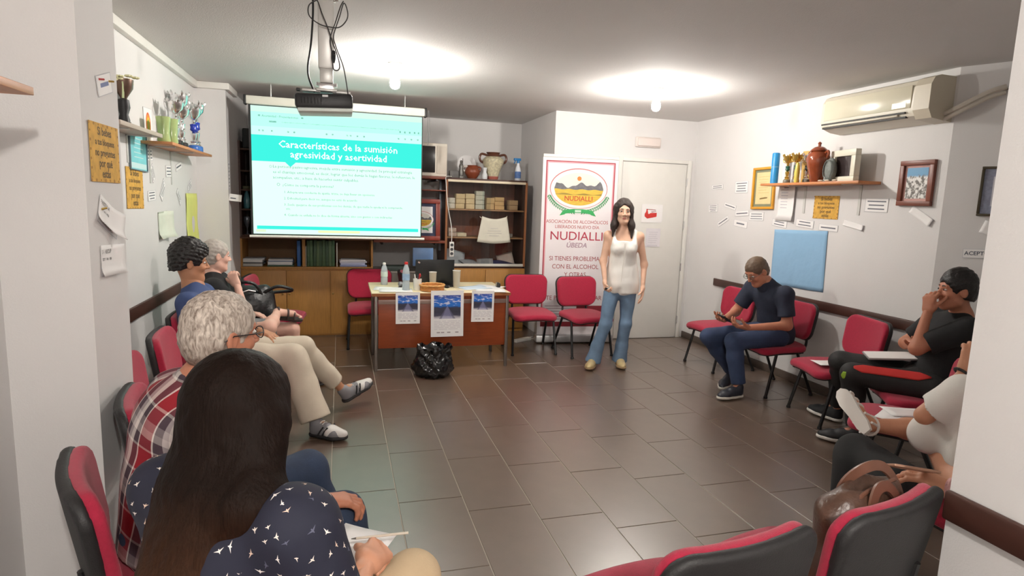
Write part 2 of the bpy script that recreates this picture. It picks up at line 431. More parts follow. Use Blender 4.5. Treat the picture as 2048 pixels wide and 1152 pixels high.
# ---------------------------------------------------------------- low oak cupboards and the open shelf over them
t = thing('low_cupboard', 'long oak low cupboard with plain doors along the back left wall', 'cupboard', (-1.03, 6.9, 0))
MB().b2(0, 1.38, .02, .55, 0, .755).build('body', oak_m, t)
for i in range(3):
    dd = MB().b2(.005 + .458 * i, .455 + .458 * i, 0, .019, .02, .735, .002).build('door', oak_m, t)
    MB().lathe([(.012, 0), (.012, .012), (.006, .016)], (.03 + .458 * i if i else .42, -.0, .48), 10, Matrix.Rotation(PI / 2, 3, 'X')).build('knob', M('brass', (150, 120, 70), .4, .7), dd)
MB().b2(0, 1.38, -.004, .55, .755, .775, .002).build('worktop', oak_m, t)
t = thing('open_shelf_unit', 'oak open shelf with files standing on the long low cupboard', 'shelf', (-1.03, 6.92, .776))
for x0, x1 in ((0, .02), (.625, .655), (1.36, 1.38)): MB().b2(x0, x1, 0, .45, 0, .30).build('upright', oak_m, t)
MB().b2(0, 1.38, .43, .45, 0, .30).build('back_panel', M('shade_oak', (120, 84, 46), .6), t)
MB().b2(0, 1.38, -.003, .45, .30, .322, .002).build('top_board', M('brown_board', (96, 62, 40), .5), t)
t = thing('dark_shelving', 'tall dark wooden shelving half hidden behind the left of the screen', 'shelving', (-1.03, 6.94, 1.099))
for z in (0.0, .275, .48, .68, .905): MB().b2(0, 1.38, .01, .36, z, z + .018, .002).build('shelf_board', M('umber_wood', (78, 54, 40), .5, var=.15), t)
for x in (0.0, .66, 1.36): MB().b2(x, x + .02, 0, .36, 0, 1.0).build('upright', dkwood_m, t)
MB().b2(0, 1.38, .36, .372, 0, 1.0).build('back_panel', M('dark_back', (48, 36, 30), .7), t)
tag(MB().b2(-.99, -.72, 6.97, 7.24, 2.024, 2.23, .015).build('storage_crate', M('dark_crate', (36, 40, 40), .5)), 'dark plastic crate on the top of the dark shelving', 'crate')
mb = MB(); mb.lathe([(.03, 0), (.034, .02), (.034, .10), (.022, .15), (.012, .18), (.012, .21), (.006, .212)], (-.965, 7.02, 1.394), 14)
tag(mb.build('bottle', M('teal_glass', (70, 120, 130), .2, var=.05)), 'slim teal bottle standing on the dark shelving left of the screen', 'bottle')
def goblet(x, z, label):
    tag(MB().lathe([(.03, 0), (.03, .005), (.006, .012), (.006, .06), (.02, .09), (.034, .12), (.036, .16), (.03, .19)], (x, 7.03, z), 14).build('goblet', M('smoky_glass', (96, 100, 108), .15, .4, var=0)), label, 'goblet')
goblet(-.97, 1.118, 'smoky goblet on the lowest dark shelf left of the screen')
goblet(-.86, 1.118, 'smoky goblet beside the screen edge on the lowest dark shelf')
tag(MB().b2(-1.0, -.87, 7.0, 7.18, 1.598, 1.63, .003).build('book', M('olive_cover', (88, 84, 58), .6)), 'flat olive book lying on the middle dark shelf', 'book')

# files on the open shelf
fy = 6.95
bl = M('blue_file', (36, 92, 160), .5, var=.1)
tag(MB().b2(-.462, -.425, fy, fy + .24, .777, 1.06, .004).build('binder', bl), 'blue lever file standing left of the shelf divider', 'binder')
greens = [(62, 92, 62), (74, 104, 70), (56, 84, 58), (84, 108, 72), (60, 88, 60), (70, 98, 66), (54, 80, 56), (78, 100, 70)]
for i in range(9):
    g = greens[i % 8]
    o = MB().b2(-.016, .016, 0, .24, 0, .285 + .004 * (i % 3), .004).build('binder', M('green_file_%d' % (i % 8), g, .55, var=.15, scale=30))
    o.location = (-.345 + .033 * i, fy, .777); o.rotation_euler = (0, .03 if i in (2, 3) else 0, 0)
    ords = ['first', 'second', 'third', 'fourth', 'fifth', 'sixth', 'seventh', 'eighth', 'last']
    tag(o, '%s green file from the left right of the shelf divider' % ords[i], 'binder', 'green files on the oak shelf')
wf = M('white_card', (222, 220, 212), .7)
tag(MB().b2(-.372, -.366, fy, fy + .2, .777, 1.0, .001).build('folder', wf), 'thin white folder at the left end of the green files', 'folder')
tag(MB().b2(-.046, -.036, fy - .01, fy + .2, .777, 1.04, .001).build('folder', wf), 'thin white folder at the right end of the green files', 'folder')
def pile(x0, x1, z, cols, label, cat='papers', y=6.94, dy=.24, grp=None):
    t = thing('paper_pile', label, cat, ((x0 + x1) / 2, y + dy / 2, z))
    zz = 0
    for i, (c, h) in enumerate(cols):
        o = MB().box((random.uniform(-.01, .01), random.uniform(-.01, .01), zz + h / 2), ((x1 - x0) * random.uniform(.88, 1), dy * random.uniform(.9, 1), h), .002, Matrix.Rotation(random.uniform(-.05, .05), 3, 'Z')).build('folder', M('pile_%d_%d_%d' % c, c, .6, var=.05), t)
        zz += h
pile(-1.02, -.80, .777, [((190, 190, 186), .03), ((60, 60, 64), .012), ((226, 226, 224), .028), ((210, 212, 216), .012)], 'pile of pale folders at the left end of the oak shelf')
pile(-.78, -.50, .777, [((70, 96, 78), .016), ((220, 222, 224), .035), ((90, 110, 150), .01), ((225, 226, 228), .014)], 'pile of white papers beside the blue file')
pile(-.02, .28, .777, [((150, 160, 200), .02), ((196, 200, 224), .022), ((214, 216, 228), .018), ((232, 232, 236), .014)], 'pile of lilac papers under the right end of the screen')

# ---------------------------------------------------------------- wall shelves beside the screen
t = thing('wall_shelving', 'brown wall shelves on grey uprights between the screen and the glass cabinet', 'shelving', (.36, 6.88, 0))
redw = M('reddish_wood', (122, 62, 44), .45, var=.15)
for z, h in ((1.79, .03), (1.655, .014), (1.06, .03)): MB().b2(.0, .80, 0, .6, z, z + h, .002).build('shelf_board', redw, t)
for x in (.02, .79): MB().b2(x - .015, x + .015, .30, .33, .95, 1.83, .003).build('upright', M('steel_grey', (130, 136, 142), .4, .4), t)
for x in (.09, .70):
    for z in (1.765, 1.035): MB().b2(x - .012, x + .012, .02, .74, z, z + .022, .003).build('bracket', black_m, t)
t = thing('microwave', 'cream microwave oven with a dark door on the upper wall shelf', 'microwave', (.87, 7.1, 1.822))
crm = M('cream_enamel', (226, 218, 204), .45, var=.02)
MB().b2(-.27, .31, -.16, .22, 0, .37, .012).build('body', crm, t)
MB().b2(-.26, .17, -.176, -.158, .04, .335, .006).build('door', M('dark_oven_glass', (44, 42, 42), .2), t)
MB().b2(.19, .30, -.168, -.158, .03, .34, .004).build('control_panel', M('cream_panel', (214, 204, 190), .5, var=.02), t)
def frame(name, label, cat, w, h, border, depth, fm, pm, mat_bord=0.0, mat_m=None, loc=(0, 0, 0), M4=None):
    """framed picture, local x right, y up, z out of the wall"""
    t = thing(name, label, cat)
    t.matrix_world = M4 if M4 is not None else Matrix.Translation(Vector(loc))
    x, y = w / 2, h / 2
    mb = MB()
    mb.b2(-x, x, y - border, y, 0, depth, .003); mb.b2(-x, x, -y, -y + border, 0, depth, .003)
    mb.b2(-x, -x + border, -y + border, y - border, 0, depth, .003); mb.b2(x - border, x, -y + border, y - border, 0, depth, .003)
    mb.build('frame', fm, t)
    if mat_m: MB().b2(-x + border, x - border, -y + border, y - border, 0, depth * .3).build('passe_partout', mat_m, t)
    b2 = border + mat_bord
    p = MB().b2(-x + b2, x - b2, -y + b2, y - b2, 0, depth * .3 + .002).build('picture', pm, t)
    return t, p
def basis(c, u, n):
    """matrix with local x = u (right), z = n (out of the wall), y = up"""
    u = Vector(u).normalized(); n = Vector(n).normalized(); v = n.cross(u)
    return Matrix(((u.x, v.x, n.x, c[0]), (u.y, v.y, n.y, c[1]), (u.z, v.z, n.z, c[2]), (0, 0, 0, 1)))
redframe = M('red_brown_frame', (136, 52, 38), .4, var=.1)
t, p = frame('framed_emblem', 'red framed oval landscape emblem on the wall shelf right of the screen', 'picture', .43, .47, .05, .03, redframe, paper_m, .035, M('navy_mount', (52, 58, 84), .7), M4=basis((.885, 6.9, 1.325), (1, 0, 0), (0, -1, .08)))
def emblem(parent, s, z=.0, txt=True):
    """oval landscape with sun, hills, golden plain, wreath and ribbon, built of thin flat pieces; local xy plane, width ~1*s"""
    def fl(name, pts, m, k):
        mb = MB(); mb.prism([(a * s, b * s) for a, b in pts], z + k * .0004, z + k * .0004 + .0004); return mb.build(name, m, parent)
    N = 40
    ov = lambda a, b, cy=0: [(a * math.cos(2 * PI * i / N), cy + b * math.sin(2 * PI * i / N)) for i in range(N)]
    fl('emblem_rim', ov(.47, .315, .01), M('rim_red', (196, 120, 120), .7, var=0), 1)
    fl('emblem_field', ov(.458, .303, .005), paper_m, 2)
    fl('emblem_sky', ov(.40, .255), M('print_sky', (226, 226, 216), .7, var=.06, scale=6), 3)
    def clip(top, bot, n=28):
        up = []; dn = []
        for i in range(n + 1):
            x = -.3995 + .799 * i / n; e = .254 * math.sqrt(max(0, 1 - (x / .40) ** 2))
            up.append((x, max(-e, min(e, top(x))))); dn.append((x, max(-e, min(e, bot(x)))))
        return up + dn[::-1][0:]
    hill = lambda x: .06 + .035 * math.sin(x * 16 + 1) + .05 * max(0, math.sin(x * 7 - .9)) + .014 * math.sin(x * 41)
    fl('emblem_hills', clip(hill, lambda x: -.02), M('print_hills', (112, 112, 116), .7, var=.35, scale=22), 4)
    fl('emblem_plain', clip(lambda x: -.005 + .006 * math.sin(x * 30), lambda x: -.3), M('print_gold', (226, 186, 74), .7, var=.2, scale=18, stretch=(1, 5, 1)), 5)
    fl('emblem_furrow', clip(lambda x: -.075 + .01 * math.sin(x * 20), lambda x: -.09), M('print_olive', (150, 128, 60), .7, var=.1), 6)
    fl('emblem_sun', [(.0 + .035 * math.cos(2 * PI * i / 14), .165 + .035 * math.sin(2 * PI * i / 14)) for i in range(14)], M('print_sun', (240, 132, 60), .7, var=0), 6)
    gr = M('print_green', (70, 150, 96), .7, var=.1)
    for sd in (-1, 1):
        mb = MB()
        for i in range(15):
            a = math.radians(196 + i * 4.6); cx, cy = .50 * math.cos(a), .36 * math.sin(a)
            for q in (-1, 1):
                an = a + PI / 2 + q * .7; L = .055
                tip = (cx + L * math.cos(an), cy + L * math.sin(an)); sx = .012 * math.cos(an + PI / 2); sy = .012 * math.sin(an + PI / 2)
                mid = ((cx + tip[0]) / 2, (cy + tip[1]) / 2)
                P = [(cx, cy), (mid[0] + sx, mid[1] + sy), tip, (mid[0] - sx, mid[1] - sy)]
                P = [(sd * -a_ * s, b_ * s) for a_, b_ in P]
                if sd > 0: P = P[::-1]
                mb.prism(P, z + .0012, z + .0016)
        mb.build('laurel_branch', gr, parent)
    fl('ribbon', [(-.24, -.33), (-.08, -.31), (.08, -.31), (.24, -.33), (.30, -.42), (.22, -.40), (.2, -.385), (.08, -.37), (-.08, -.37), (-.2, -.385), (-.22, -.40), (-.30, -.42)], M('print_ribbon', (60, 168, 96), .7, var=.08), 5)
    fl('ribbon_centre', [(-.05, -.325), (.05, -.325), (.05, -.36), (-.05, -.36)], M('print_ribbon_pale', (206, 230, 214), .7, var=0), 6)
    if txt: text('NUDIALLI', .10 * s, M('print_red', (196, 60, 48), .7, var=0), parent, (0, -.155 * s, z + .0030), None, 'CENTER', .0003, .0005)
emblem(p, .30, .011)
tag(MB().b2(.80, 1.035, 6.93, 6.95, .79, 1.0, .004).build('folder', M('blue_folder', (112, 148, 196), .4, var=.12, scale=8)), 'blue plastic folder leaning behind the laptop', 'folder')
t = thing('power_strip', 'white three-socket power strip hanging on its cord by the glass cabinet', 'power strip', (1.225, 6.80, 1.0))
MB().b2(-.026, .026, -.02, .02, -.085, .085, .006).build('body', white_m, t)
for z in (-.05, 0, .05): MB().lathe([(.018, 0), (.018, .004), (.012, .004), (.012, .001)], (0, -.0195, z), 14, Matrix.Rotation(PI / 2, 3, 'X')).build('socket', M('socket_grey', (70, 70, 72), .5, var=0), t)
MB().tube([(0, 0, .085), (-.005, 0, .25), (-.05, .02, .5), (-.07, .04, .75), (-.06, .1, .82), (.02, .2, .83)], .005, 7, smooth=5).build('cord', white_m, t)
tag(MB().b2(.46, .75, 7.0, 7.2, .72, .776, .004).build('document_tray', M('dark_tray', (78, 92, 86), .5)), 'dark green tray of papers on the low board behind the desk', 'tray')
t = thing('side_cupboard', 'plain grey low cupboard between the oak cupboards and the glass cabinet', 'cupboard', (.36, 7.0, 0))
MB().b2(0, .78, .0, .5, .0, .70).build('body', M('grey_laminate', (150, 146, 138), .6), t)
MB().b2(-.004, .784, -.01, .5, .70, .72, .003).build('worktop', M('grey_top', (176, 172, 164), .5), t)

# ---------------------------------------------------------------- glass display cabinet
GX0, GX1 = 1.165, 2.145
t = thing('display_cabinet', 'dark wooden display cabinet with sliding glass on an oak base', 'cabinet', (GX0, 6.9, 0))
W = GX1 - GX0
MB().b2(0, W, .005, .5, 0, .765).build('base', oak_m, t)
for i in range(2): MB().b2(.005 + W / 2 * i, W / 2 - .003 + W / 2 * i, -.014, .004, .04, .755, .002).build('door', oak_m, t)
mb = MB()
mb.b2(0, .025, .02, .5, .77, 1.80); mb.b2(W - .025, W, .02, .5, .77, 1.80); mb.b2(0, W, .02, .5, 1.795, 1.815); mb.b2(0, W, .02, .5, .765, .785)
mb.build('carcass', dkwood_m, t)
MB().b2(.025, W - .025, .48, .5, .785, 1.795).build('back_panel', M('red_wood_back', (136, 78, 56), .45, var=.25, scale=5, stretch=(9, 1, .3)), t)
edge = M('edge_oak', (150, 96, 58), .5)
mb = MB(); mb.b2(0, .024, .0, .02, .79, 1.79); mb.b2(W - .024, W, .0, .02, .79, 1.79); mb.build('front_stile', edge, t)
MB().b2(.02, W - .02, .0, .02, 1.768, 1.795, .003).build('top_rail', M('pale_rail', (228, 214, 186), .4, var=.02), t)
MB().b2(.02, W - .02, .0, .02, .79, .822, .003).build('bottom_rail', M('white_rail', (224, 220, 210), .4, var=.02), t)
for z in (1.445, 1.118): MB().b2(.025, W - .025, .04, .47, z, z + .016, .002).build('shelf_board', M('pine_board', (176, 128, 86), .5), t)
for x0, x1, y in ((.02, W * .55, .022), (W * .45, W - .02, .030)): MB().b2(x0, x1, y, y + .004, .82, 1.77).build('glass_pane', glass_m, t)
def packet(x, w, h, c, label, z=1.462, d=.16, y=7.08, n=3):
    t = thing('packet', label, 'packet', (GX0 + x, y, z), random.uniform(-.08, .08), 'paper packets in the glass cabinet')
    m = M('kraft_%d_%d_%d' % c, c, .8, var=.08, scale=40)
    hh = h / n
    for k in range(n): MB().box((random.uniform(-.004, .004), 0, hh * (k + .5)), (w * random.uniform(.92, 1), d, hh * .97), .006).build('bundle', m, t)
kr = [(226, 196, 150), (222, 188, 138), (230, 202, 158), (214, 206, 186), (216, 176, 124), (210, 168, 114), (196, 160, 120)]
packet(.085, .09, .125, (226, 214, 196), 'pale packet at the left end of the top glass shelf', n=2)
packet(.19, .11, .175, kr[0], 'tall kraft packet second from the left in the glass cabinet')
packet(.31, .11, .18, kr[2], 'tall kraft packet third from the left in the glass cabinet')
packet(.43, .11, .215, kr[3], 'greyish tallest packet in the glass cabinet', n=4)
packet(.555, .10, .14, kr[4], 'tan packet right of the tallest one in the glass cabinet', n=2)
packet(.665, .12, .15, kr[5], 'wide tan packet near the right of the top glass shelf')
packet(.84, .11, .12, kr[6], 'brown packet alone at the right end of the top glass shelf', n=2)
packet(.10, .10, .10, (202, 176, 160), 'crumpled pinkish packet on the middle glass shelf', z=1.135, n=2)
packet(.21, .12, .045, (222, 206, 176), 'flat cream packet on the middle glass shelf', z=1.135, n=1)
packet(.79, .12, .045, (206, 196, 186), 'flat pale packet at the right of the middle glass shelf', z=1.135, n=1)
def loose(x, y, z, w, d, ax, ay, az, c, label):
    o = MB().grid(lambda u, v: V((u - .5) * w, (v - .5) * d, .012 * math.sin(u * 3) * math.sin(v * 2.5)), 6, 6).build('leaflet', M('leaf_%d_%d_%d' % c, c, .6, var=.08, scale=20))
    md = o.modifiers.new('thickness', 'SOLIDIFY'); md.thickness = .004
    o.location = (x, y, z); o.rotation_euler = (ax, ay, az); tag(o, label, 'leaflet')
loose(GX0 + .16, 7.10, .875, .24, .2, 1.0, .25, .1, (196, 196, 200), 'grey printed leaflet leaning at the left inside the cabinet bottom')
loose(GX0 + .33, 7.05, .825, .22, .2, .25, .05, .4, (178, 176, 180), 'grey leaflet lying flat at the cabinet bottom')
loose(GX0 + .52, 7.06, .830, .2, .2, .3, -.05, -.2, (190, 182, 184), 'pale leaflet lying in the middle of the cabinet bottom')
loose(GX0 + .78, 7.08, .86, .2, .18, .9, -.3, -.3, (214, 190, 178), 'pinkish leaflet leaning at the right of the cabinet bottom')
loose(GX0 + .74, 7.03, .825, .28, .18, .2, 0, .1, (70, 66, 104), 'dark blue leaflet under the pinkish one')
t = thing('cloth_pennant', 'white cloth pennant hung on the glass front of the cabinet', 'pennant', (1.745, 6.885, 1.235))
def pen(u, v):
    x = (u - .5) * (.30 + .11 * (1 - v)); z = (v - .5) * .30 - .03 * math.sin(PI * u) * (1 if v > .5 else .6) * abs(v - .5) * 2
    return V(x, .004 * math.sin(u * 9) - .004, z)
o = MB().grid(pen, 14, 8).build('cloth', M('ivory_cloth', (226, 222, 206), .85, var=.04), t)
md = o.modifiers.new('thickness', 'SOLIDIFY'); md.thickness = .003
for i, (s, z) in enumerate((('FERIA', .03), ('DE LA SALUD', -.02), ('ASOCIACIÓN', -.06))): pass
mb = MB()
for i, wd in enumerate((.09, .16, .18, .12)): mb.b2(-wd / 2, wd / 2, -.0135, -.0128, .01 - i * .028 - .004, .01 - i * .028 + .004)
mb.build('print_line', M('faint_print', (212, 208, 200), .8, var=0), t)
mb = MB()
for a, b in (((-.18, .145), (-.145, .12)), ((.145, .12), (.15, .16))): mb.tube([(a[0], -.006, a[1]), (b[0], -.006, b[1])], .004, 6)
mb.build('cord_end', M('ivory_cord', (226, 214, 200), .8), t)

# things on the cabinet top (z 1.815)
zt = 1.816
def urn(prof, c, label, m, handles=(), cat='jug', name='jug', neck=None):
    t = thing(name, label, cat, c)
    MB().lathe(prof, seg=22).build('body', m, t)
    for pts, r, hm in handles: MB().tube(pts, r, 8, smooth=5).build('handle', hm, t)
    return t
terr = M('terracotta', (132, 66, 42), .4, var=.12, scale=25)
urn([(.045, 0), (.05, .005), (.085, .06), (.09, .09), (.075, .125), (.055, .145), (.062, .158), (.05, .155), (.045, .12)], (1.505, 7.08, zt), 'squat terracotta jug with a white handle on the glass cabinet', terr, [([(-.06, 0, .145), (-.105, 0, .14), (-.12, 0, .11), (-.09, 0, .085)], .011, M('white_glaze', (214, 208, 200), .3)), ([(.05, 0, .145), (.1, 0, .13), (.085, 0, .085)], .011, terr)])
cer = M('painted_ceramic', (214, 196, 166), .3, var=.34, scale=40)
brn = M('brown_glaze', (92, 56, 42), .3, var=.1)
t = urn([(.06, 0), (.065, .01), (.075, .06), (.10, .14), (.128, .20), (.13, .235), (.10, .265), (.078, .275)], (1.76, 7.10, zt), 'tall painted two-handled vase on the glass cabinet', cer, [([(-.07, 0, .285), (-.14, 0, .30), (-.165, 0, .26), (-.15, 0, .215), (-.115, 0, .20)], .014, brn), ([(.07, 0, .285), (.14, 0, .30), (.165, 0, .26), (.15, 0, .215), (.115, 0, .20)], .014, brn)], 'vase', 'vase')
mb = MB(); mb.lathe([(.078, .272), (.085, .29), (.075, .305), (.085, .322), (.06, .32), (.055, .28)], seg=18); mb.build('neck', brn, t)
MB().lathe([(.0605, -.0), (.066, .012), (.071, .04), (.066, .04)], seg=22).build('foot_band', M('pink_glaze', (170, 96, 84), .35), t)
t = thing('figurine', 'small grey standing figurine at the left end of the cabinet top', 'figurine', (1.365, 7.05, zt))
gm = M('pewter', (110, 108, 104), .35, .4)
MB().lathe([(.05, 0), (.05, .025), (.04, .03)], seg=14).build('base', gm, t)
MB().lathe([(.028, .03), (.03, .07), (.022, .11), (.026, .14), (.018, .165), (.01, .175)], seg=12).build('robe', gm, t)
MB().ell((0, 0, .19), (.016, .016, .02), 10).build('head', gm, t)
tag(MB().tube([(1.385, 7.04, zt + .05), (1.38, 7.04, zt + .23)], .004, 6).build('staff', gm), 'thin grey rod beside the figurine on the cabinet top', 'rod')
tag(MB().b2(1.225, 1.33, 7.0, 7.1, zt, zt + .085, .008).build('small_box', M('grey_box', (96, 94, 92), .5)), 'small grey box on the left corner of the cabinet top', 'box')
tag(MB().lathe([(.03, 0), (.034, .01), (.036, .05), (.022, .08), (.026, .12), (.03, .135), (.01, .14)], (1.645, 7.03, zt), 14).build('white_jar', M('white_china', (222, 226, 228), .25, var=.03)), 'small white china jar between the jug and the vase', 'jar')
t = thing('plate', 'pale round plate leaning on the wall behind the vase', 'plate', (1.47, 7.25, zt + .17))
t.rotation_euler = (PI / 2 - .15, 0, 0)
MB().lathe([(.11, .0), (.115, .012), (.07, .004), (.07, -.004), (.11, -.004)], seg=24).build('dish', M('pale_plate', (218, 216, 216), .4, var=.03), t)
t = thing('spray_bottle', 'white spray bottle with a blue trigger on the cabinet top', 'spray bottle', (2.06, 7.05, zt), .25)
MB().lathe([(.034, 0), (.037, .01), (.036, .12), (.026, .16), (.015, .19), (.014, .215)], seg=16).build('bottle', M('white_plastic', (226, 230, 236), .35, var=.02), t)
mb = MB(); blu = M('blue_plastic', (40, 118, 178), .4, var=.05)
mb.lathe([(.018, .21), (.018, .235), (.012, .24)], seg=12); mb.b2(-.06, .035, -.012, .012, .238, .268, .006); mb.box((-.045, 0, .225), (.012, .014, .05), .004, Matrix.Rotation(.4, 3, 'Y'))
mb.build('trigger', blu, t)
MB().lathe([(.0375, .03), (.0375, .10), (.036, .11)], seg=16).build('label', M('blue_label', (92, 128, 190), .5, var=.25, scale=40), t)
# ---------------------------------------------------------------- desk and what is on it
DX0, DX1, DY0, DY1, DZ = .275, 1.625, 5.36, 6.06, .72
t = thing('desk', 'office desk with orange-brown modesty panel and pale top facing the room', 'desk', (0, 0, 0))
mah = M('orange_mahogany', (146, 66, 28), .4, var=.14, scale=12, stretch=(.7, 5, 6))
MB().b2(.26, 1.53, 5.33, DY1, DZ - .028, DZ, .003).build('desktop', M('pale_desktop', (240, 226, 188), .4, var=.05, scale=8), t)
MB().b2(.26, 1.53, 5.327, 5.331, DZ - .028, DZ - .001).build('edge_band', M('edge_brown', (150, 92, 48), .5), t)
MB().b2(.32, 1.50, 5.372, 5.39, .21, .615, .002).build('modesty_panel', mah, t)
MB().b2(.32, 1.50, 5.368, 5.39, .655, .692, .002).build('top_rail', mah, t)
MB().b2(.32, 1.50, 5.371, 5.39, .615, .655, .001).build('metal_rail', M('pinkish_metal', (176, 152, 142), .35, .3, var=.02), t)
lg = M('desk_steel', (120, 112, 106), .35, .6, var=.03)
for x in (.30, 1.51):
    for y in (5.375, 5.97): MB().b2(x - .014, x + .014, y - .014, y + .014, 0, DZ - .028, .004).build('leg', lg, t)
    MB().b2(x - .012, x + .012, 5.39, 5.96, .64, .66).build('side_rail', lg, t)
MB().b2(.95, 1.47, 5.45, 5.95, .42, .69, .004).build('drawer_unit', dkwood_m, t)
# posters taped to the desk front
def poster_mat():
    m = bpy.data.materials.new('road_print'); m.use_nodes = True
    nt = m.node_tree; b = nt.nodes['Principled BSDF']; b.inputs['Roughness'].default_value = .6
    tc = nt.nodes.new('ShaderNodeTexCoord'); sp = nt.nodes.new('ShaderNodeSeparateXYZ'); nt.links.new(tc.outputs['Generated'], sp.inputs[0])
    def math_(op, a, b2=None):
        n = nt.nodes.new('ShaderNodeMath'); n.operation = op
        for i, v in enumerate((a, b2)):
            if v is None: continue
            if isinstance(v, (int, float)): n.inputs[i].default_value = v
            else: nt.links.new(v, n.inputs[i])
        return n.outputs[0]
    rp = nt.nodes.new('ShaderNodeValToRGB'); cr = rp.color_ramp; cr.interpolation = 'LINEAR'
    stops = [(0, (214, 210, 214)), (.06, (190, 186, 196)), (.14, (64, 62, 82)), (.30, (48, 48, 66)), (.47, (58, 56, 74)), (.50, (24, 74, 140)), (.56, (28, 110, 200)), (.80, (30, 100, 196)), (1, (60, 70, 150))]
    while len(cr.elements) < len(stops): cr.elements.new(.5)
    for e, (p, c) in zip(cr.elements, stops): e.position = p; e.color = rgb(c)
    nz = nt.nodes.new('ShaderNodeTexNoise'); nz.inputs['Scale'].default_value = 5; nz.inputs['Detail'].default_value = 6
    mp = nt.nodes.new('ShaderNodeMapping'); mp.inputs['Scale'].default_value = (1, 2.6, 1); nt.links.new(tc.outputs['Generated'], mp.inputs[0]); nt.links.new(mp.outputs[0], nz.inputs['Vector'])
    yy = math_('ADD', sp.outputs['Y'], math_('MULTIPLY', math_('SUBTRACT', nz.outputs['Fac'], .5), .12)); nt.links.new(yy, rp.inputs[0])
    # clouds in the upper part, road converging to the horizon
    cl = math_('MULTIPLY', math_('GREATER_THAN', sp.outputs['Y'], .56), math_('MINIMUM', math_('MAXIMUM', math_('MULTIPLY', math_('SUBTRACT', nz.outputs['Fac'], .52), 9), 0), .9))
    mx = nt.nodes.new('ShaderNodeMix'); mx.data_type = 'RGBA'; nt.links.new(cl, mx.inputs[0]); nt.links.new(rp.outputs[0], mx.inputs[6]); mx.inputs[7].default_value = rgb((226, 226, 240))
    dx = math_('ABSOLUTE', math_('SUBTRACT', sp.outputs['X'], .5)); dd = math_('SUBTRACT', .56, sp.outputs['Y'])
    road = math_('MULTIPLY', math_('LESS_THAN', dx, math_('MULTIPLY', dd, .55)), math_('GREATER_THAN', dd, .0))
    edge_ = math_('MULTIPLY', road, math_('GREATER_THAN', dx, math_('MULTIPLY', dd, .38)))
    m2 = nt.nodes.new('ShaderNodeMix'); m2.data_type = 'RGBA'; nt.links.new(math_('MULTIPLY', road, .5), m2.inputs[0]); nt.links.new(mx.outputs[2], m2.inputs[6]); m2.inputs[7].default_value = rgb((150, 150, 190))
    m3 = nt.nodes.new('ShaderNodeMix'); m3.data_type = 'RGBA'; nt.links.new(math_('MULTIPLY', edge_, .45), m3.inputs[0]); nt.links.new(m2.outputs[2], m3.inputs[6]); m3.inputs[7].default_value = rgb((24, 22, 36))
    nt.links.new(m3.outputs[2], b.inputs['Base Color']); return m
roadp = poster_mat()
def poster(cx, cz, w_, h_, label, roll=0.0):
    t = thing('poster', label, 'poster'); t.matrix_world = basis((cx, 5.322, cz), (1, 0, 0), (0, -1, .02)) @ Matrix.Rotation(roll, 4, 'Z')
    MB().b2(-w_ / 2, w_ / 2, -h_ / 2, h_ / 2, 0, .0015).build('paper', paper_m, t)
    MB().b2(-w_ * .41, w_ * .41, -h_ * .11, h_ * .40, .0015, .002).build('picture', roadp, t)
    mb = MB(); random.seed(int(cx * 1000))
    for i in range(6):
        z = -h_ * (.16 + .035 * i); a = -w_ * .4; 
        while a < w_ * .36:
            b_ = min(a + w_ * random.uniform(.1, .3), w_ * .4); mb.b2(a, b_, z - .002, z + .002, .0015, .002); a = b_ + w_ * .04
    mb.build('print_line', M('poster_text', (208, 204, 210), .8, var=0), t)
    mb = MB()
    for u, c in ((-.27, 0), (-.14, 0), (.05, 0), (.3, 0)): mb.b2(w_ * u - w_ * .05, w_ * u + w_ * .05, -h_ * .42, -h_ * .395, .0015, .0021)
    mb.build('print_mark', M('poster_mark', (170, 160, 162), .8, var=0), t)
poster(.575, .587, .215, .285, 'small road and blue sky poster taped at the left of the desk front', .004)
poster(.932, .530, .30, .425, 'large road and blue sky poster taped at the middle of the desk front', .006)
poster(1.262, .594, .212, .29, 'small road and blue sky poster taped at the right of the desk front', -.012)
# things on the desk
z0 = DZ + .0008
pet = M('pet_plastic', (214, 226, 232), .12, var=0, trans=.45)
watr = M('bottle_label', (150, 180, 216), .5, var=.3, scale=30)
def bottle(x, y, label, h, capm, lab):
    t = thing('water_bottle', label, 'bottle', (x, y, z0))
    MB().lathe([(.028, 0), (.033, .008), (.033, h * .30), (.031, h * .33), (.033, h * .36), (.033, h * .62), (.026, h * .78), (.014, h * .90), (.013, h * .93)], seg=18).build('body', pet, t)
    MB().lathe([(.0338, h * .38), (.0338, h * .60)], seg=18).build('label', lab, t)
    MB().lathe([(.016, h * .92), (.016, h), (.01, h * 1.005)], seg=14).build('cap', capm, t)
bottle(.405, 5.88, 'clear water bottle with a white cap at the back left of the desk', .215, white_m, M('clear_label', (200, 214, 206), .5, var=.2, scale=40))
bottle(.572, 5.47, 'blue-labelled water bottle with a red cap at the front left of the desk', .265, M('red_cap', (206, 50, 48), .4), watr)
t = thing('pen_holder', 'white cup of pens between the blue bottle and the basket', 'pen holder', (.682, 5.52, z0))
MB().lathe([(.034, 0), (.036, .005), (.040, .105), (.036, .105), (.033, .01)], seg=20).build('cup', white_m, t)
for i, (dx, dy, m) in enumerate(((-.015, .01, white_m), (.012, .0, M('red_pen', (170, 30, 34), .4)), (.004, .012, ink_m))):
    MB().tube([(dx * .6, dy * .5, .02), (dx * 1.6, dy * 1.6, .145)], .006, 8).build('pen', m, t)
MB().ell((.022, 0, .135), (.011, .011, .02), 10).build('pen_cap', MATS['red_pen'], t)
wick = M('wicker', (190, 128, 66), .6, var=.25, scale=60)
t = thing('wicker_basket', 'round wicker basket at the middle of the desk front edge', 'basket', (.812, 5.47, z0))
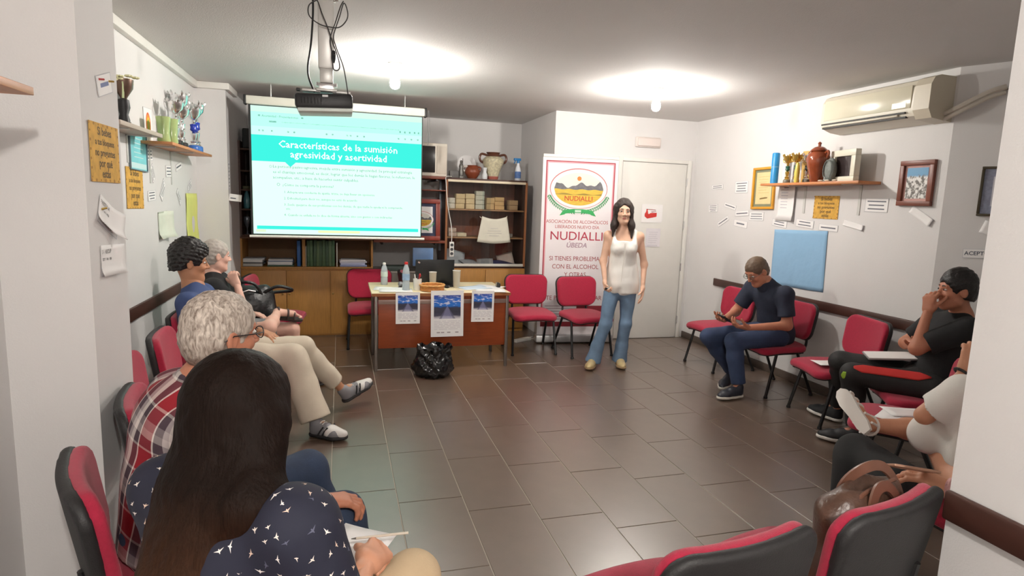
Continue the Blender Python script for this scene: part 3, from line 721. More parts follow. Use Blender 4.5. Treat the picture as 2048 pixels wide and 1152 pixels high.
MB().lathe([(.095, 0), (.105, .004), (.108, .045), (.103, .045), (.098, .008)], seg=30).build('body', wick, t)
for k in range(4): MB().tube([(.108 * math.cos(2 * PI * i / 30), .108 * math.sin(2 * PI * i / 30), .01 + k * .011) for i in range(31)], .005, 5, cap=False).build('weave', wick, t)
MB().tube([(.112 * math.cos(2 * PI * i / 30), .112 * math.sin(2 * PI * i / 30), .054 + .003 * (i % 2)) for i in range(31)], .009, 6, cap=False).build('rim', M('light_wicker', (214, 160, 96), .55, var=.2, scale=60), t)
t = thing('laptop', 'open black laptop with its lid towards the room', 'laptop', (.872, 5.80, z0))
MB().box((0, .02, .008), (.36, .25, .014), .004).build('base', black_m, t)
TI = Matrix.Rotation(math.radians(-12), 3, 'X')
lid = MB().box((0, -.075, .135), (.375, .010, .265), .004, Matrix.Rotation(math.radians(10), 3, 'X')).build('lid', M('laptop_black', (34, 36, 38), .4, var=.04), t)
MB().box((-.155, -.1025, .238), (.022, .002, .014), 0, Matrix.Rotation(math.radians(10), 3, 'X') @ Matrix.Rotation(.5, 3, 'Y')).build('badge', chrome_m, lid)
cupm = M('frosted_plastic', (214, 206, 186), .3, var=.02, trans=.35)
def cup(x, y, label, h=.155, r=.036):
    t = thing('plastic_cup', label, 'cup', (x, y, z0))
    MB().lathe([(r * .78, 0), (r * .8, .004), (r, h), (r * .93, h), (r * .73, .006)], seg=20).build('body', cupm, t)
    MB().tube([(r * math.cos(2 * PI * i / 20), r * math.sin(2 * PI * i / 20), h) for i in range(21)], .003, 5, cap=False).build('rim', white_m, t)
cup(.845, 5.66, 'frosted plastic cup in front of the laptop lid', .15)
cup(1.075, 5.66, 'frosted plastic cup right of the laptop', .165, .038)
t = thing('computer_mouse', 'black mouse on the desk right of the wicker basket', 'mouse', (.98, 5.66, z0))
MB().ell((0, 0, .012), (.028, .045, .018), 14).build('body', black_m, t)
t = thing('webcam_ball', 'small silver ball webcam on the desk left of the tall bottle', 'webcam', (.545, 5.70, z0))
MB().ell((0, 0, .030), (.026, .026, .026), 14).build('ball', M('silver_grey', (130, 130, 132), .3, .5, var=0), t)
MB().lathe([(.024, 0), (.024, .005), (.01, .008)], seg=14).build('stand', black_m, t)
def flat_paper(x, y, z, w_, d_, a, label, m=None, cat='paper', n=1):
    o = MB().grid(lambda u, v: V((u - .5) * w_, (v - .5) * d_, .002 * math.sin(5 * u) * math.sin(4 * v) + .002), 5, 5).build('paper_sheet', m or paper_m)
    md = o.modifiers.new('thickness', 'SOLIDIFY'); md.thickness = .0012
    o.location = (x, y, z); o.rotation_euler = (0, 0, a); return tag(o, label, cat)
flat_paper(.44, 5.60, z0, .21, .297, 1.4, 'white printed sheet at the left end of the desk')
flat_paper(.48, 5.47, z0 + .004, .21, .297, 1.5, 'white sheet nearest the left front edge of the desk')
flat_paper(1.24, 5.62, z0 + .003, .30, .21, .3, 'pale blue printed sheet right of the cups', M('bluish_paper', (206, 222, 238), .7, var=.04, scale=20))
flat_paper(1.40, 5.70, z0, .21, .297, .9, 'white sheet lying towards the right end of the desk')
flat_paper(1.36, 5.44, z0 + .002, .28, .21, -.15, 'white sheet overhanging the right front edge of the desk')
flat_paper(1.16, 5.52, z0, .21, .15, .1, 'cream leaflet right of the wicker basket', M('cream_paper', (232, 220, 196), .7))
t = thing('tape_dispenser', 'small black tape dispenser at the right end of the desk', 'tape dispenser', (1.49, 5.66, z0))
MB().box((0, 0, .024), (.035, .09, .048), .012).build('body', black_m, t)
MB().tube([(-.02, 0, .03), (.02, 0, .03)], .018, 14).build('tape_roll', M('tape_tan', (180, 166, 140), .4), t)

# rubbish bag under the desk front
def bagfn(u, v):
    a = 2 * PI * u; 
    r = (.165 + .012 * math.sin(5 * a + 1) + .014 * math.sin(9 * a) * math.sin(6 * v)) * (math.sin(PI * min(1, .12 + v * 1.02)) ** .55 if v < .9 else .75 * (1 - v) * 4 + .25) 
    z = .30 * v + .012 * math.sin(7 * a + 9 * v)
    return V(r * math.cos(a), r * math.sin(a) * .85, max(0, z))
t = thing('rubbish_bag', 'shiny black rubbish bag on the floor in front of the desk', 'bag', (.79, 5.17, 0))
def crumple(u, v):
    a = 2 * PI * u; cr = .016 * math.sin(5 * a + 5 * v) * math.cos(9 * v + 2 * a) + .010 * abs(math.sin(8 * a - 9 * v)) + .006 * math.sin(17 * v + 11 * a)
    prof = [.125, .16, .175, .17, .15, .135, .14, .15]
    k = v * 7; i = min(6, int(k)); r = prof[i] + (prof[i + 1] - prof[i]) * (k - i)
    rr = r + cr
    return V(rr * math.cos(a), .82 * rr * math.sin(a), max(.001, .27 * v + .016 * math.sin(6 * a) * v + .006 * math.sin(11 * a + 3)))
bagm = M('black_film', (16, 16, 18), .16, var=0, bump=.35, bscale=26, coat=.4)
o = MB().grid(crumple, 72, 26).build('film', bagm, t, 30)
def inner(u, v):
    a = 2 * PI * u; r = .145 * (1 - v) + .0; return V(r * math.cos(a), .82 * r * math.sin(a), .25 - .08 * v + .02 * math.sin(5 * a + 8 * v))
MB().grid(inner, 36, 8).build('neck_fold', bagm, t, 30)

# ---------------------------------------------------------------- roll-up banner
t = thing('roll_up_banner', 'white roll-up banner with red border standing behind the two chairs', 'banner'); 
BW, BH = .86, 2.06
t.matrix_world = basis((2.545, 6.22, .02), (.985, -.10, 0), (-.10, -.985, .012))
MB().b2(-BW / 2 - .02, BW / 2 + .02, -.005, .075, -.07, .07, .01).build('base_cassette', M('banner_alu', (190, 190, 190), .3, .6, var=0), t)
MB().b2(-BW / 2, BW / 2, BH - .02, BH + .012, -.012, .012, .003).build('top_rail', white_m, t)
sheet = MB().b2(-BW / 2, BW / 2, .07, BH - .015, 0, .002).build('sheet', M('banner_vinyl', (238, 232, 234), .55, var=.01), t)
rb = M('banner_red', (168, 64, 76), .6, var=0); rp_ = M('banner_pink', (222, 160, 168), .6, var=0)
a, b_ = BW / 2 - .035, BW / 2 - .060
mb = MB(); z1, z2 = .185, BH - .065
mb.b2(-a, -b_ - .012, z1, z2, .002, .0026); mb.b2(b_ + .012, a, z1, z2, .002, .0026); mb.b2(-a, a, z2, z2 + .012, .002, .0026); mb.build('border_line', rb, sheet)
mb = MB(); mb.b2(-b_ - .012, -b_, z1, z2, .002, .0025); mb.b2(b_, b_ + .012, z1, z2, .002, .0025); mb.b2(-b_, b_, z2 - .014, z2, .002, .0025); mb.build('border_line', rp_, sheet)
mb = MB(); mb.b2(-a, a, z1 - .02, z1 + .035, .002, .0027); mb.b2(.02, a, z1, z1 + .22, .002, .0026); mb.build('red_band', M('banner_deep', (142, 40, 52), .6, var=0), sheet)
e = bpy.data.objects.new('emblem', None); C.objects.link(e); e.parent = sheet; e.matrix_local = Matrix.Translation((-.015, 1.705, .0022))
EMB = e
# (third level allowed only): hang emblem pieces straight on the sheet instead
bpy.data.objects.remove(e)
hold = []
class _P: pass
before = set(bpy.data.objects)
emblem(sheet, .70, .0026, False)
for o in [o for o in bpy.data.objects if o not in before]:
    o.matrix_local = Matrix.Translation((-.015, 1.705, 0)) @ o.matrix_local
def btext(s, y, size, m, x=-.015, bold=.0, xs=1.0, shear=0): text(s, size, m, sheet, (x, y, .0030), None, 'CENTER', .0003, bold, xs=xs, shear=shear, res=4)
tr = M('print_rust', (182, 84, 84), .7, var=0); trd = M('print_crimson', (176, 46, 70), .7, var=0); trg = M('print_mauve', (178, 152, 164), .7, var=0)
text('NUDIALLI', .075, M('print_red', (196, 60, 48), .7, var=0), sheet, (-.015, 1.705 - .105, .0056), None, 'CENTER', .0003, .0006)
btext('ASOCIACIÓN DE ALCOHÓLICOS', 1.345, .052, tr, xs=.92)
btext('LIBERADOS NUEVO DÍA', 1.288, .050, tr, xs=.95)
btext('NUDIALLI', 1.185, .135, trd, xs=1.05)
btext('ÚBEDA', 1.085, .075, trg, shear=.2, bold=.0015)
for s, y in (('SI TIENES PROBLEMAS', .935), ('CON EL ALCOHOL', .845), ('Y OTRAS', .755), ('ADICCIONES', .665), ('TE PODEMOS AYUDAR', .49)):
    btext(s, y, .070, M('print_brick', (164, 76, 82), .7, var=0), xs=.9)
mb = MB()
for i, wd in enumerate((.5, .56, .44, .3, .5, .4)): mb.b2(-.35, -.35 + wd, .40 - i * .03 - .004, .40 - i * .03 + .004, .002, .0025)
mb.build('print_line', trg, sheet)

# ---------------------------------------------------------------- emergency light, door papers
t = thing('emergency_light', 'white rectangular emergency light on the wall over the door', 'light', (3.382, 6.33, 2.288))
MB().b2(-.16, .16, -.03, 0, -.058, .058, .012).build('housing', M('warm_white', (224, 214, 208), .4, var=.01), t)
MB().b2(-.142, .142, -.052, -.028, -.046, .046, .014).build('diffuser', M('milky_cover', (228, 216, 210), .25, var=.02), t)
t = thing('door_poster', 'white poster with a red tool box print on the door', 'poster'); t.matrix_world = basis((3.487, 6.308, 1.485), (1, 0, 0), (0, -1, 0))
MB().b2(-.135, .135, -.105, .105, 0, .0015).build('paper', paper_m, t)
tb = M('print_scarlet', (208, 58, 52), .7, var=.08)
mb = MB()
mb.prism([(-.095, -.035), (-.06, -.06), (.055, -.038), (.06, -.03), (.06, .01), (-.02, .005), (-.035, -.005), (-.05, -.005), (-.055, .02), (-.062, .05), (-.075, .05), (-.078, .02), (-.095, -.005)], .0015, .002); mb.build('printed_tool_box', tb, t)
mb = MB(); mb.prism([(-.075, .052), (-.075, .045), (.045, .036), (.045, .044)], .0015, .0021); mb.prism([(-.02, .02), (.03, .025), (.05, .03), (.05, .024), (.0, .012)], .0015, .0021); mb.build('printed_handle', M('print_dull_red', (150, 70, 66), .7, var=0), t)
t = thing('door_notice', 'pale grey notice under the red poster on the door', 'notice'); t.matrix_world = basis((3.52, 6.308, 1.205), (1, 0, 0), (0, -1, 0))
MB().b2(-.093, .093, -.108, .108, 0, .0015).build('paper', M('grey_paper', (226, 222, 226), .7, var=.03, scale=15), t)
mb = MB()
for i in range(6): mb.b2(-.06, .06 - .01 * (i % 3), .06 - i * .024, .066 - i * .024, .0015, .002)
mb.b2(-.075, .06, -.098, -.086, .0015, .002)
mb.build('print_line', M('print_faint', (206, 202, 208), .8, var=0), t)

# ---------------------------------------------------------------- slips, posters and pictures on the walls
def sheet_on(label, cat, c, w_, h_, roll, u, n, lines=None, words=None, m=None, name='paper_slip', off=.002, edge=True, inkm=None, grp=None, curl=0.0):
    t = thing(name, label, cat, group=grp)
    t.matrix_world = basis(Vector(c) + Vector(n) * off, u, n) @ Matrix.Rotation(math.radians(roll), 4, 'Z')
    x, y = w_ / 2, h_ / 2
    if curl:
        o = MB().grid(lambda a, b: V((a - .5) * w_, (b - .5) * h_, .0008 + curl * max(0, a - .55) ** 2 + curl * max(0, .35 - b) ** 2), 10, 6).build('paper', m or paper_m, t)
        md = o.modifiers.new('thickness', 'SOLIDIFY'); md.thickness = .0012; md.offset = -1
    else: MB().b2(-x, x, -y, y, 0, .0015).build('paper', m or paper_m, t)
    if edge:
        mb = MB(); e_ = .0025
        for q in ((-x, x, y - e_, y), (-x, x, -y, -y + e_), (-x, -x + e_, -y, y), (x - e_, x, -y, y)): mb.b2(*q, .0012, .0019)
        mb.build('border_line', M('slip_edge', (196, 196, 202), .8, var=0), t)
    im = inkm or ink_m
    if words:
        n_ = len(words); s = h_ / (n_ + .55)
        for i, wd in enumerate(words):
            sz = min(s * 1.08, w_ * 1.55 / max(4, len(wd)))
            text(wd, sz, im, t, (0, y - s * (i + .78), .0018), None, 'CENTER', .0002, .0006 * sz / .03)
    if lines:
        mb = MB(); rr = random.Random(int(abs(c[1]) * 1000)); s = h_ / (lines + .6)
        for i in range(lines):
            wd = w_ * rr.uniform(.55, .85); yy = y - s * (i + .8); mb.b2(-wd / 2, wd / 2, yy - s * .16, yy + s * .16, .0015, .0019)
        mb.build('print_line', im, t)
    return t
UL, NL = (0, 1, 0), (1, 0, 0)       # left walls: right direction +Y, normal +X
UR, NR = (0, -1, 0), (-1, 0, 0)     # right wall
orange = M('parchment', (214, 166, 74), .8, var=.22, scale=22)
oframe = M('parchment_edge', (176, 128, 52), .8, var=.3, scale=50)
quote = ['Si bebes', 'a tus bloqueos', 'no preguntes', 'por qué', 'estás']
def parchment(label, c, w_, h_, roll, u, n):
    t = sheet_on(label, 'poster', c, w_, h_, roll, u, n, None, quote, orange, 'parchment_poster', .003, False, M('sepia_ink', (104, 84, 52), .8, var=0))
    mb = MB(); rr = random.Random(int(c[1] * 991))
    for i in range(26):
        a = i / 26 * 4; s_ = int(a); f = (a - s_ - .5)
        p = [(f * w_, h_ / 2 - .006), (w_ / 2 - .006, f * h_), (f * w_, -h_ / 2 + .006), (-w_ / 2 + .006, f * h_)][s_]
        r = rr.uniform(.004, .009); mb.prism([(p[0] + r * math.cos(k * PI / 3 + i), p[1] + .8 * r * math.sin(k * PI / 3 + i)) for k in range(6)], .0015, .0018)
    mb.build('scorched_spot', oframe, t)
PX = -.85
sheet_on('white slip with a red clip on the left column above the parchment poster', 'sign', (PX, 2.657, 1.936), .15, .075, 15.5, UL, NL, 1, None, inkm=M('slip_blue_ink', (120, 130, 170), .8, var=0))
parchment('orange parchment poster on the left column', (PX, 2.622, 1.680), .288, .212, -.2, UL, NL)
sheet_on('tilted white slip reading PRESTA on the left column', 'sign', (PX, 2.619, 1.442), .20, .105, -24, UL, NL, None, ['PRESTA ATENCIÓN', 'A LAS SEÑALES DE', 'AVISO'], curl=.12)
sheet_on('white slip reading ACTIVO at the bottom of the left column', 'sign', (PX, 2.62, 1.282), .20, .115, -2, UL, NL, None, ['LA RECUPERACIÓN', 'ES UN PROCESO', 'ACTIVO'], curl=.08)
for i, (y, z, r) in enumerate(((2.60, 1.945, .3), (2.70, 1.955, 0), (2.55, 1.475, 0), (2.69, 1.39, 0))):
    o = MB().tube([(PX + .004, y, z), (PX + .012, y + .025, z + .004)], .004, 6).build('clothes_peg', M('red_peg', (176, 60, 60), .5) if i == 0 else gold_m); tag(o, ['red peg at the left of the top slip on the column', 'gold peg at the right of the top slip on the column', 'gold peg at the top of the tilted slip on the column', 'gold peg at the bottom of the tilted slip on the column'][i], 'peg')
LX = -1.30
parchment('faded orange parchment poster on the left wall beyond the column', (LX, 4.509, 1.560), .335, .266, -.9, UL, NL)
slips = [(4.920, 1.672, .12, .075, -58, 3, 'steep white slip high on the left wall left of the shelf bracket'), (5.349, 1.703, .17, .09, 2, 3, 'white slip under the trophy shelf between its brackets'), (5.660, 1.755, .19, .055, 12, 1, 'narrow white slip near the right trophy shelf bracket'),
         (5.155, 1.556, .17, .075, 48, 3, 'white slip slanting upwards in the middle of the left wall'), (4.876, 1.513, .19, .072, 3, 3, 'white slip right of the faded orange poster'), (5.625, 1.504, .15, .06, -45, 2, 'white slip slanting down left of the yellow sheet'), (6.02, 1.60, .15, .07, 30, 3, 'white slip above the yellow sheet')]
for y, z, w_, h_, r, n_, lab in slips: sheet_on(lab, 'sign', (LX, y, z), w_, h_, r, UL, NL, n_, None, inkm=M('grey_ink', (92, 98, 108), .8, var=0))
t = sheet_on('pale framed certificate hung on the left wall with a curled corner', 'certificate', (LX, 5.124, 1.294), .25, .20, 2, UL, NL, 4, None, M('pale_green_paper', (222, 228, 212), .7), 'certificate', inkm=M('sage_ink', (186, 194, 180), .8, var=0), curl=.22)
mb = MB(); 
for q in ((-.125, .125, .09, .1), (-.125, .125, -.1, -.09), (-.125, -.113, -.1, .1), (.113, .125, -.1, .1)): mb.b2(*q, .0012, .003)
mb.build('printed_border', M('sage_border', (192, 200, 182), .8, var=0), t)
yel = M('yellow_sheet', (226, 232, 132), .7, var=.06, scale=6)
t = thing('yellow_sheet', 'tall yellow paper sheet in the corner of the left wall behind the seated man', 'paper'); t.matrix_world = basis((LX + .002, 6.05, 1.27), UL, NL)
o = MB().grid(lambda a, b: V((a - .5) * .40, (b - .5) * .53, .004 + .012 * math.sin(a * 7) * (1 - b) + .004 * math.sin(b * 9)), 14, 10).build('paper', yel, t)
md = o.modifiers.new('thickness', 'SOLIDIFY'); md.thickness = .0012
cyan = M('cyan_print', (130, 214, 222), .5, var=.10, scale=9)
t, p = frame('framed_cyan_print', 'thin framed cyan print hanging under the small shelf on the left wall', 'picture', .36, .29, .008, .015, M('slate_frame', (110, 130, 140), .5), cyan, .0, None, M4=basis((LX + .001, 4.60, 1.82), UL, NL) @ Matrix.Rotation(-.02, 4, 'Z'))
mb = MB()
for i in range(5): mb.b2(-.09, .1 - .03 * (i % 2), .06 - i * .03, .066 - i * .03, .0066, .0072)
mb.b2(-.165, .165, -.13, -.095, .0066, .0072); mb.build('print_line', M('pale_cyan', (206, 236, 238), .6, var=0), p)
t = sheet_on('white poster with a rainbow oval on the left wall left of the trophies', 'poster', (LX, 4.87, 1.985), .20, .27, 2, UL, NL, None, None, name='rainbow_poster')
for i, (c, k) in enumerate((((222, 110, 70), 1.0), ((236, 150, 60), .82), ((240, 200, 70), .62), ((150, 180, 80), .42), ((196, 186, 90), .24))):
    mb = MB(); mb.prism([(.055 * k * math.cos(2 * PI * j / 24), .02 + .085 * k * math.sin(2 * PI * j / 24)) for j in range(24)], .0015 + i * .0004, .0019 + i * .0004); mb.build('printed_oval', M('oval_%d' % i, c, .7, var=.05), t)
sheet_on('white slip under the rainbow poster', 'sign', (LX, 4.87, 1.80), .14, .085, 4, UL, NL, 3, None, inkm=MATS['grey_ink'])
t = thing('paper_card', 'white card sticking out from the niche corner beside the dark shelving', 'card'); t.matrix_world = basis((-1.028, 6.335, 1.512), (.98, .2, -.1), (.2, -.98, 0))
MB().b2(0, .11, -.033, .033, 0, .002).build('card', paper_m, t)
mb = MB(); mb.b2(.012, .06, -.012, -.002, .002, .0024); mb.build('print_line', MATS['grey_ink'], t)
o = sheet_on('narrow strip of small handwriting on the side of the niche corner', 'sign', (-1.03, 6.365, 1.72), .05, .26, 0, UL, NL, 7, None, inkm=inkl_m)

RX = 4.02
rsl = [('a', 5.849, 1.804, .21, .05, 2, 2, 'small white slip left of all on the right wall, two faint lines'), ('b', 5.429, 1.796, .21, .12, 1, 4, 'white four-line slip left of the yellow framed certificate'), ('c', 5.897, 1.568, .17, .085, 4, 4, 'small dense slip lowest at the left of the right wall'),
       ('d', 5.594, 1.597, .21, .05, -11, 1, 'slip tilted down under the four-line slip'), ('e', 5.385, 1.526, .22, .055, 4, 1, 'long slip just left of the slip under the certificate'), ('f', 5.154, 1.502, .22, .085, 1, 3, 'three-line slip right under the yellow framed certificate'),
       ('g', 5.696, 1.432, .20, .055, 26, 1, 'slip tilted steeply up near the door corner'), ('h', 5.395, 1.418, .22, .07, -5, 1, 'slip below the long slip left of the blue sheet'), ('i', 4.816, 1.446, .20, .065, -6, 2, 'slip under the white list on the right wall'),
       ('j', 4.491, 1.457, .215, .07, -4, 2, 'slip in the vase shadow above the blue sheet'), ('k', 4.214, 1.433, .21, .055, -2, 1, 'slip under the parchment poster of the right wall'), ('l', 3.954, 1.467, .21, .045, -10, 1, 'slip tilted down right of the parchment poster'), ('m', 3.757, 1.631, .21, .105, -1, 3, 'three-line slip under the right end of the wall shelf'), ('n', 3.367, 1.560, .20, .055, -30, 1, 'slip sliding down under the mountain picture')]
for k, y, z, w_, h_, r, n_, lab in rsl: sheet_on(lab, 'sign', (RX, y, z), w_, h_, r, UR, NR, n_, None, curl=.05 if k in 'ln' else 0, inkm=M('grey_ink2', (112, 114, 124), .8, var=0))
t, p = frame('framed_certificate', 'yellow framed certificate left of the wall shelf on the right wall', 'picture', .325, .41, .024, .022, M('amber_frame', (222, 158, 44), .4, var=.06), M('old_paper', (232, 212, 158), .7, var=.06), .026, M('green_grey_mount', (128, 132, 108), .7), M4=basis((RX - .001, 5.075, 1.78), UR, NR) @ Matrix.Rotation(.02, 4, 'Z'))
mb = MB()
for i in range(7): mb.b2(-.075, .08 - .02 * (i % 3), .11 - i * .026, .113 - i * .026, .0087, .0092)
mb.build('print_line', M('old_ink', (206, 178, 112), .8, var=0), p)
mb = MB(); mb.prism([(-.05, -.11), (.06, -.10), (.065, -.09), (.03, -.088), (-.045, -.096)], .0087, .0093); mb.build('signature', M('sepia', (132, 110, 64), .8, var=0), p)
t = sheet_on('white printed list pinned under the left end of the wall shelf', 'notice', (RX, 4.745, 1.640), .235, .33, -.7, UR, NR, None, None, name='printed_list', curl=.10)
mb = MB()
for i in range(9): mb.b2(-.08, .075 - .03 * (i % 3), .12 - i * .028, .125 - i * .028, .0016, .0021)
mb.build('print_line', M('list_ink', (186, 184, 196), .8, var=0), t)
mb = MB(); mb.b2(-.05, .04, .135, .143, .0016, .0021); mb.build('heading_line', inkl_m, t)
parchment('orange parchment poster under the wall shelf on the right wall', (RX, 4.262, 1.606), .276, .196, -.4, UR, NR)
t = thing('blue_sheet', 'large pale blue paper sheet on the right wall behind the man in navy', 'paper'); t.matrix_world = basis((RX - .003, 4.532, 1.131), UR, NR) @ Matrix.Rotation(.03, 4, 'Z')
o = MB().grid(lambda a, b: V((a - .5) * .66, (b - .5) * .53, .003 + .002 * math.sin(a * 11 + b * 5) + .004 * max(0, a - .9)), 20, 14).build('paper', M('light_blue_paper', (146, 188, 222), .7, var=.03, scale=5, bump=.6, bscale=7), t)
md = o.modifiers.new('thickness', 'SOLIDIFY'); md.thickness = .0012
def snowy():
    m = bpy.data.materials.new('snowy_print'); m.use_nodes = True; nt = m.node_tree; b = nt.nodes['Principled BSDF']; b.inputs['Roughness'].default_value = .5
    tc = nt.nodes.new('ShaderNodeTexCoord'); sp = nt.nodes.new('ShaderNodeSeparateXYZ'); nt.links.new(tc.outputs['Generated'], sp.inputs[0])
    nz = nt.nodes.new('ShaderNodeTexNoise'); nz.inputs['Scale'].default_value = 7; nz.inputs['Detail'].default_value = 5; nt.links.new(tc.outputs['Generated'], nz.inputs['Vector'])
    r1 = nt.nodes.new('ShaderNodeValToRGB'); cr = r1.color_ramp
    for p, c in ((.42, (96, 92, 88)), (.5, (150, 146, 140))): pass
    cr.elements[0].position = .44; cr.elements[0].color = rgb((104, 98, 92)); cr.elements[1].position = .56; cr.elements[1].color = rgb((236, 234, 230)); nt.links.new(nz.outputs['Fac'], r1.inputs[0])
    r2 = nt.nodes.new('ShaderNodeValToRGB'); r2.color_ramp.elements[0].position = .70; r2.color_ramp.elements[0].color = (0, 0, 0, 1); r2.color_ramp.elements[1].position = .76; r2.color_ramp.elements[1].color = (1, 1, 1, 1)
    ad = nt.nodes.new('ShaderNodeMath'); ad.operation = 'MULTIPLY_ADD'; nt.links.new(nz.outputs['Fac'], ad.inputs[0]); ad.inputs[1].default_value = .25; 
    s2 = nt.nodes.new('ShaderNodeMath'); s2.operation = 'SUBTRACT'; nt.links.new(sp.outputs['Y'], s2.inputs[0]); s2.inputs[1].default_value = .125; nt.links.new(s2.outputs[0], ad.inputs[2]); nt.links.new(ad.outputs[0], r2.inputs[0])
    mx = nt.nodes.new('ShaderNodeMix'); mx.data_type = 'RGBA'; nt.links.new(r2.outputs[0], mx.inputs[0]); nt.links.new(r1.outputs[0], mx.inputs[6]); mx.inputs[7].default_value = rgb((104, 160, 200)); nt.links.new(mx.outputs[2], b.inputs['Base Color']); return m
t, p = frame('mountain_picture', 'brown framed picture of snowy mountains right of the wall shelf', 'picture', .27, .325, .034, .028, M('brown_frame', (122, 66, 50), .4, var=.15), snowy(), .018, M('pink_mount', (206, 160, 152), .7), M4=basis((RX - .001, 3.431, 1.793), UR, NR))
RU = (-d.x * -1, d.y, 0); RN = (-n.x, -n.y, 0)
RU = tuple(Vector((0, 0, 1)).cross(Vector((-math.cos(math.radians(28)), -math.sin(math.radians(28)), 0))))
RN = (-math.cos(math.radians(28)), -math.sin(math.radians(28)), 0)
def rec(s_): return Vector((4.02, 3.22, 0)) + Vector((math.sin(math.radians(28)), -math.cos(math.radians(28)), 0)) * s_
q = rec(.405)
t, p = frame('dark_framed_certificate', 'dark framed certificate on the canted wall by the right pillar', 'picture', .42, .325, .016, .02, M('dark_olive_frame', (62, 52, 30), .4), M('cert_white', (214, 214, 222), .6, var=.04), .05, M('cert_border', (150, 156, 178), .6, var=.2, scale=60), M4=basis((q.x + RN[0] * .001, q.y + RN[1] * .001, 1.735), RU, RN))
mb = MB()
for i in range(5): mb.b2(-.10, .10 - .02 * (i % 2), .06 - i * .028, .068 - i * .028, .0087, .0092)
mb.build('print_line', M('cert_ink', (110, 116, 140), .8, var=0), p)
q = rec(.33); sheet_on('white slip tilted down under the dark framed certificate', 'sign', (q.x, q.y, 1.475), .20, .085, -18, RU, RN, 2, None, inkm=MATS['grey_ink2'], curl=.08)
q = rec(.30); sheet_on('white slip reading ACEPTO A TODA on the canted wall', 'sign', (q.x, q.y, 1.325), .30, .062, 3, RU, RN, None, ['ACEPTO A TODA'], inkm=MATS['grey_ink'])
# painted pipe stubs / small junction box on the right wall
tag(MB().b2(RX - .006, RX, 4.235, 4.275, 2.26, 2.36, .002).build('cover_plate', M('grey_plate', (206, 206, 206), .6)), 'pale cover plate on the right wall left of the air conditioner', 'plate')

# ---------------------------------------------------------------- shelf of trophies on the left wall, second small shelf, near shelf
t = thing('trophy_shelf', 'orange pine wall shelf on two grey brackets carrying the trophies', 'shelf', (LX, 0, 0))
MB().b2(0, .20, 4.66, 5.98, 1.862, 1.882, .002).build('board', shelfw_m, t)
brk = M('bracket_grey', (204, 204, 200), .5)
for y in (4.86, 5.42):
    mb = MB(); mb.b2(0, .006, y - .012, y + .012, 1.60, 1.862); mb.b2(0, .17, y - .012, y + .012, 1.855, 1.862); mb.build('bracket', brk, t)
t = thing('small_shelf', 'grey small wall shelf next to the left column', 'shelf', (LX, 0, 0))
MB().b2(0, .17, 3.75, 4.55, 1.895, 1.92, .002).build('board', M('greige_board', (186, 170, 156), .5, var=.06), t)
for y in (3.95, 4.4):
    mb = MB(); mb.b2(0, .006, y - .012, y + .012, 1.72, 1.895); mb.b2(0, .15, y - .012, y + .012, 1.888, 1.895); mb.build('bracket', brk, t)
t = thing('near_shelf', 'orange pine wall shelf at the top left edge of the picture', 'shelf', (-1.12, 0, 0))
MB().b2(0, .30, 1.30, 2.03, 1.80, 1.822, .002).build('board', shelfw_m, t)
for y in (1.5, 1.9):
    mb = MB(); mb.b2(0, .006, y - .012, y + .012, 1.6, 1.80); mb.b2(0, .2, y - .012, y + .012, 1.793, 1.80); mb.build('bracket', brk, t)
def trophy(x, y, z, h, label, stem=None, s=1.0, fins=6, basem=None, grp='silver trophies on the left shelf', cupm_=None):
    """cup trophy: plinth, column, turned stem, cup with crown of tips, handles"""
    t = thing('trophy', label, 'trophy', (x, y, z), 0, grp)
    cm = cupm_ or chrome_m
    bm_ = basem or black_m; sm = stem or cm
    MB().lathe([(.042 * s, 0), (.044 * s, .004), (.044 * s, h * .10), (.038 * s, h * .12)], seg=16).build('plinth', bm_, t)
    MB().lathe([(.034 * s, h * .12), (.02 * s, h * .17), (.03 * s, h * .2), (.012 * s, h * .24), (.022 * s, h * .33), (.024 * s, h * .38), (.010 * s, h * .42)], seg=16).build('lower_stem', cm, t)
    MB().lathe([(.012 * s, h * .42), (.028 * s, h * .46), (.024 * s, h * .52), (.028 * s, h * .58), (.012 * s, h * .60)], seg=16).build('column', sm, t)
    MB().lathe([(.012 * s, h * .60), (.016 * s, h * .64), (.010 * s, h * .67), (.026 * s, h * .71), (.052 * s, h * .79), (.062 * s, h * .93), (.057 * s, h * .93), (.046 * s, h * .80), (.01, h * .73)], seg=18).build('cup', cm, t)
    for k in range(fins):
        a = 2 * PI * k / fins; c_, s_ = math.cos(a), math.sin(a)
        MB().tube([(.058 * s * c_, .058 * s * s_, h * .92), (.066 * s * c_, .066 * s * s_, h * .965), (.066 * s * c_, .066 * s * s_, h)], [.010 * s, .010 * s, .003], 6).build('crown_tip', cm, t)
    for sd in (-1, 1): MB().tube([(0, sd * .055 * s, h * .86), (0, sd * .088 * s, h * .84), (0, sd * .08 * s, h * .74), (0, sd * .03 * s, h * .70)], .005 * s, 6, smooth=4).build('handle', cm, t)
zs = 1.883
blue_c = M('cobalt_glass', (28, 52, 170), .2, var=.05)
trophy(-1.17, 5.07, zs, .34, 'silver trophy on a black plinth second from the left', s=1.0)
trophy(-1.17, 5.235, zs, .31, 'silver trophy behind and right of the first one')
trophy(-1.215, 5.385, zs, .44, 'tallest silver trophy in the middle of the left shelf', s=1.15)
trophy(-1.15, 5.55, zs, .36, 'silver trophy with a blue stem in the middle right', blue_c, basem=M('blue_base', (60, 110, 190), .3))
trophy(-1.17, 5.74, zs, .42, 'silver trophy with a cobalt blue column at the right end', blue_c, 1.1, basem=MATS['blue_base'])
t = thing('glass_vase', 'pale green fluted glass vase at the left end of the trophy shelf', 'vase', (-1.17, 4.74, zs))
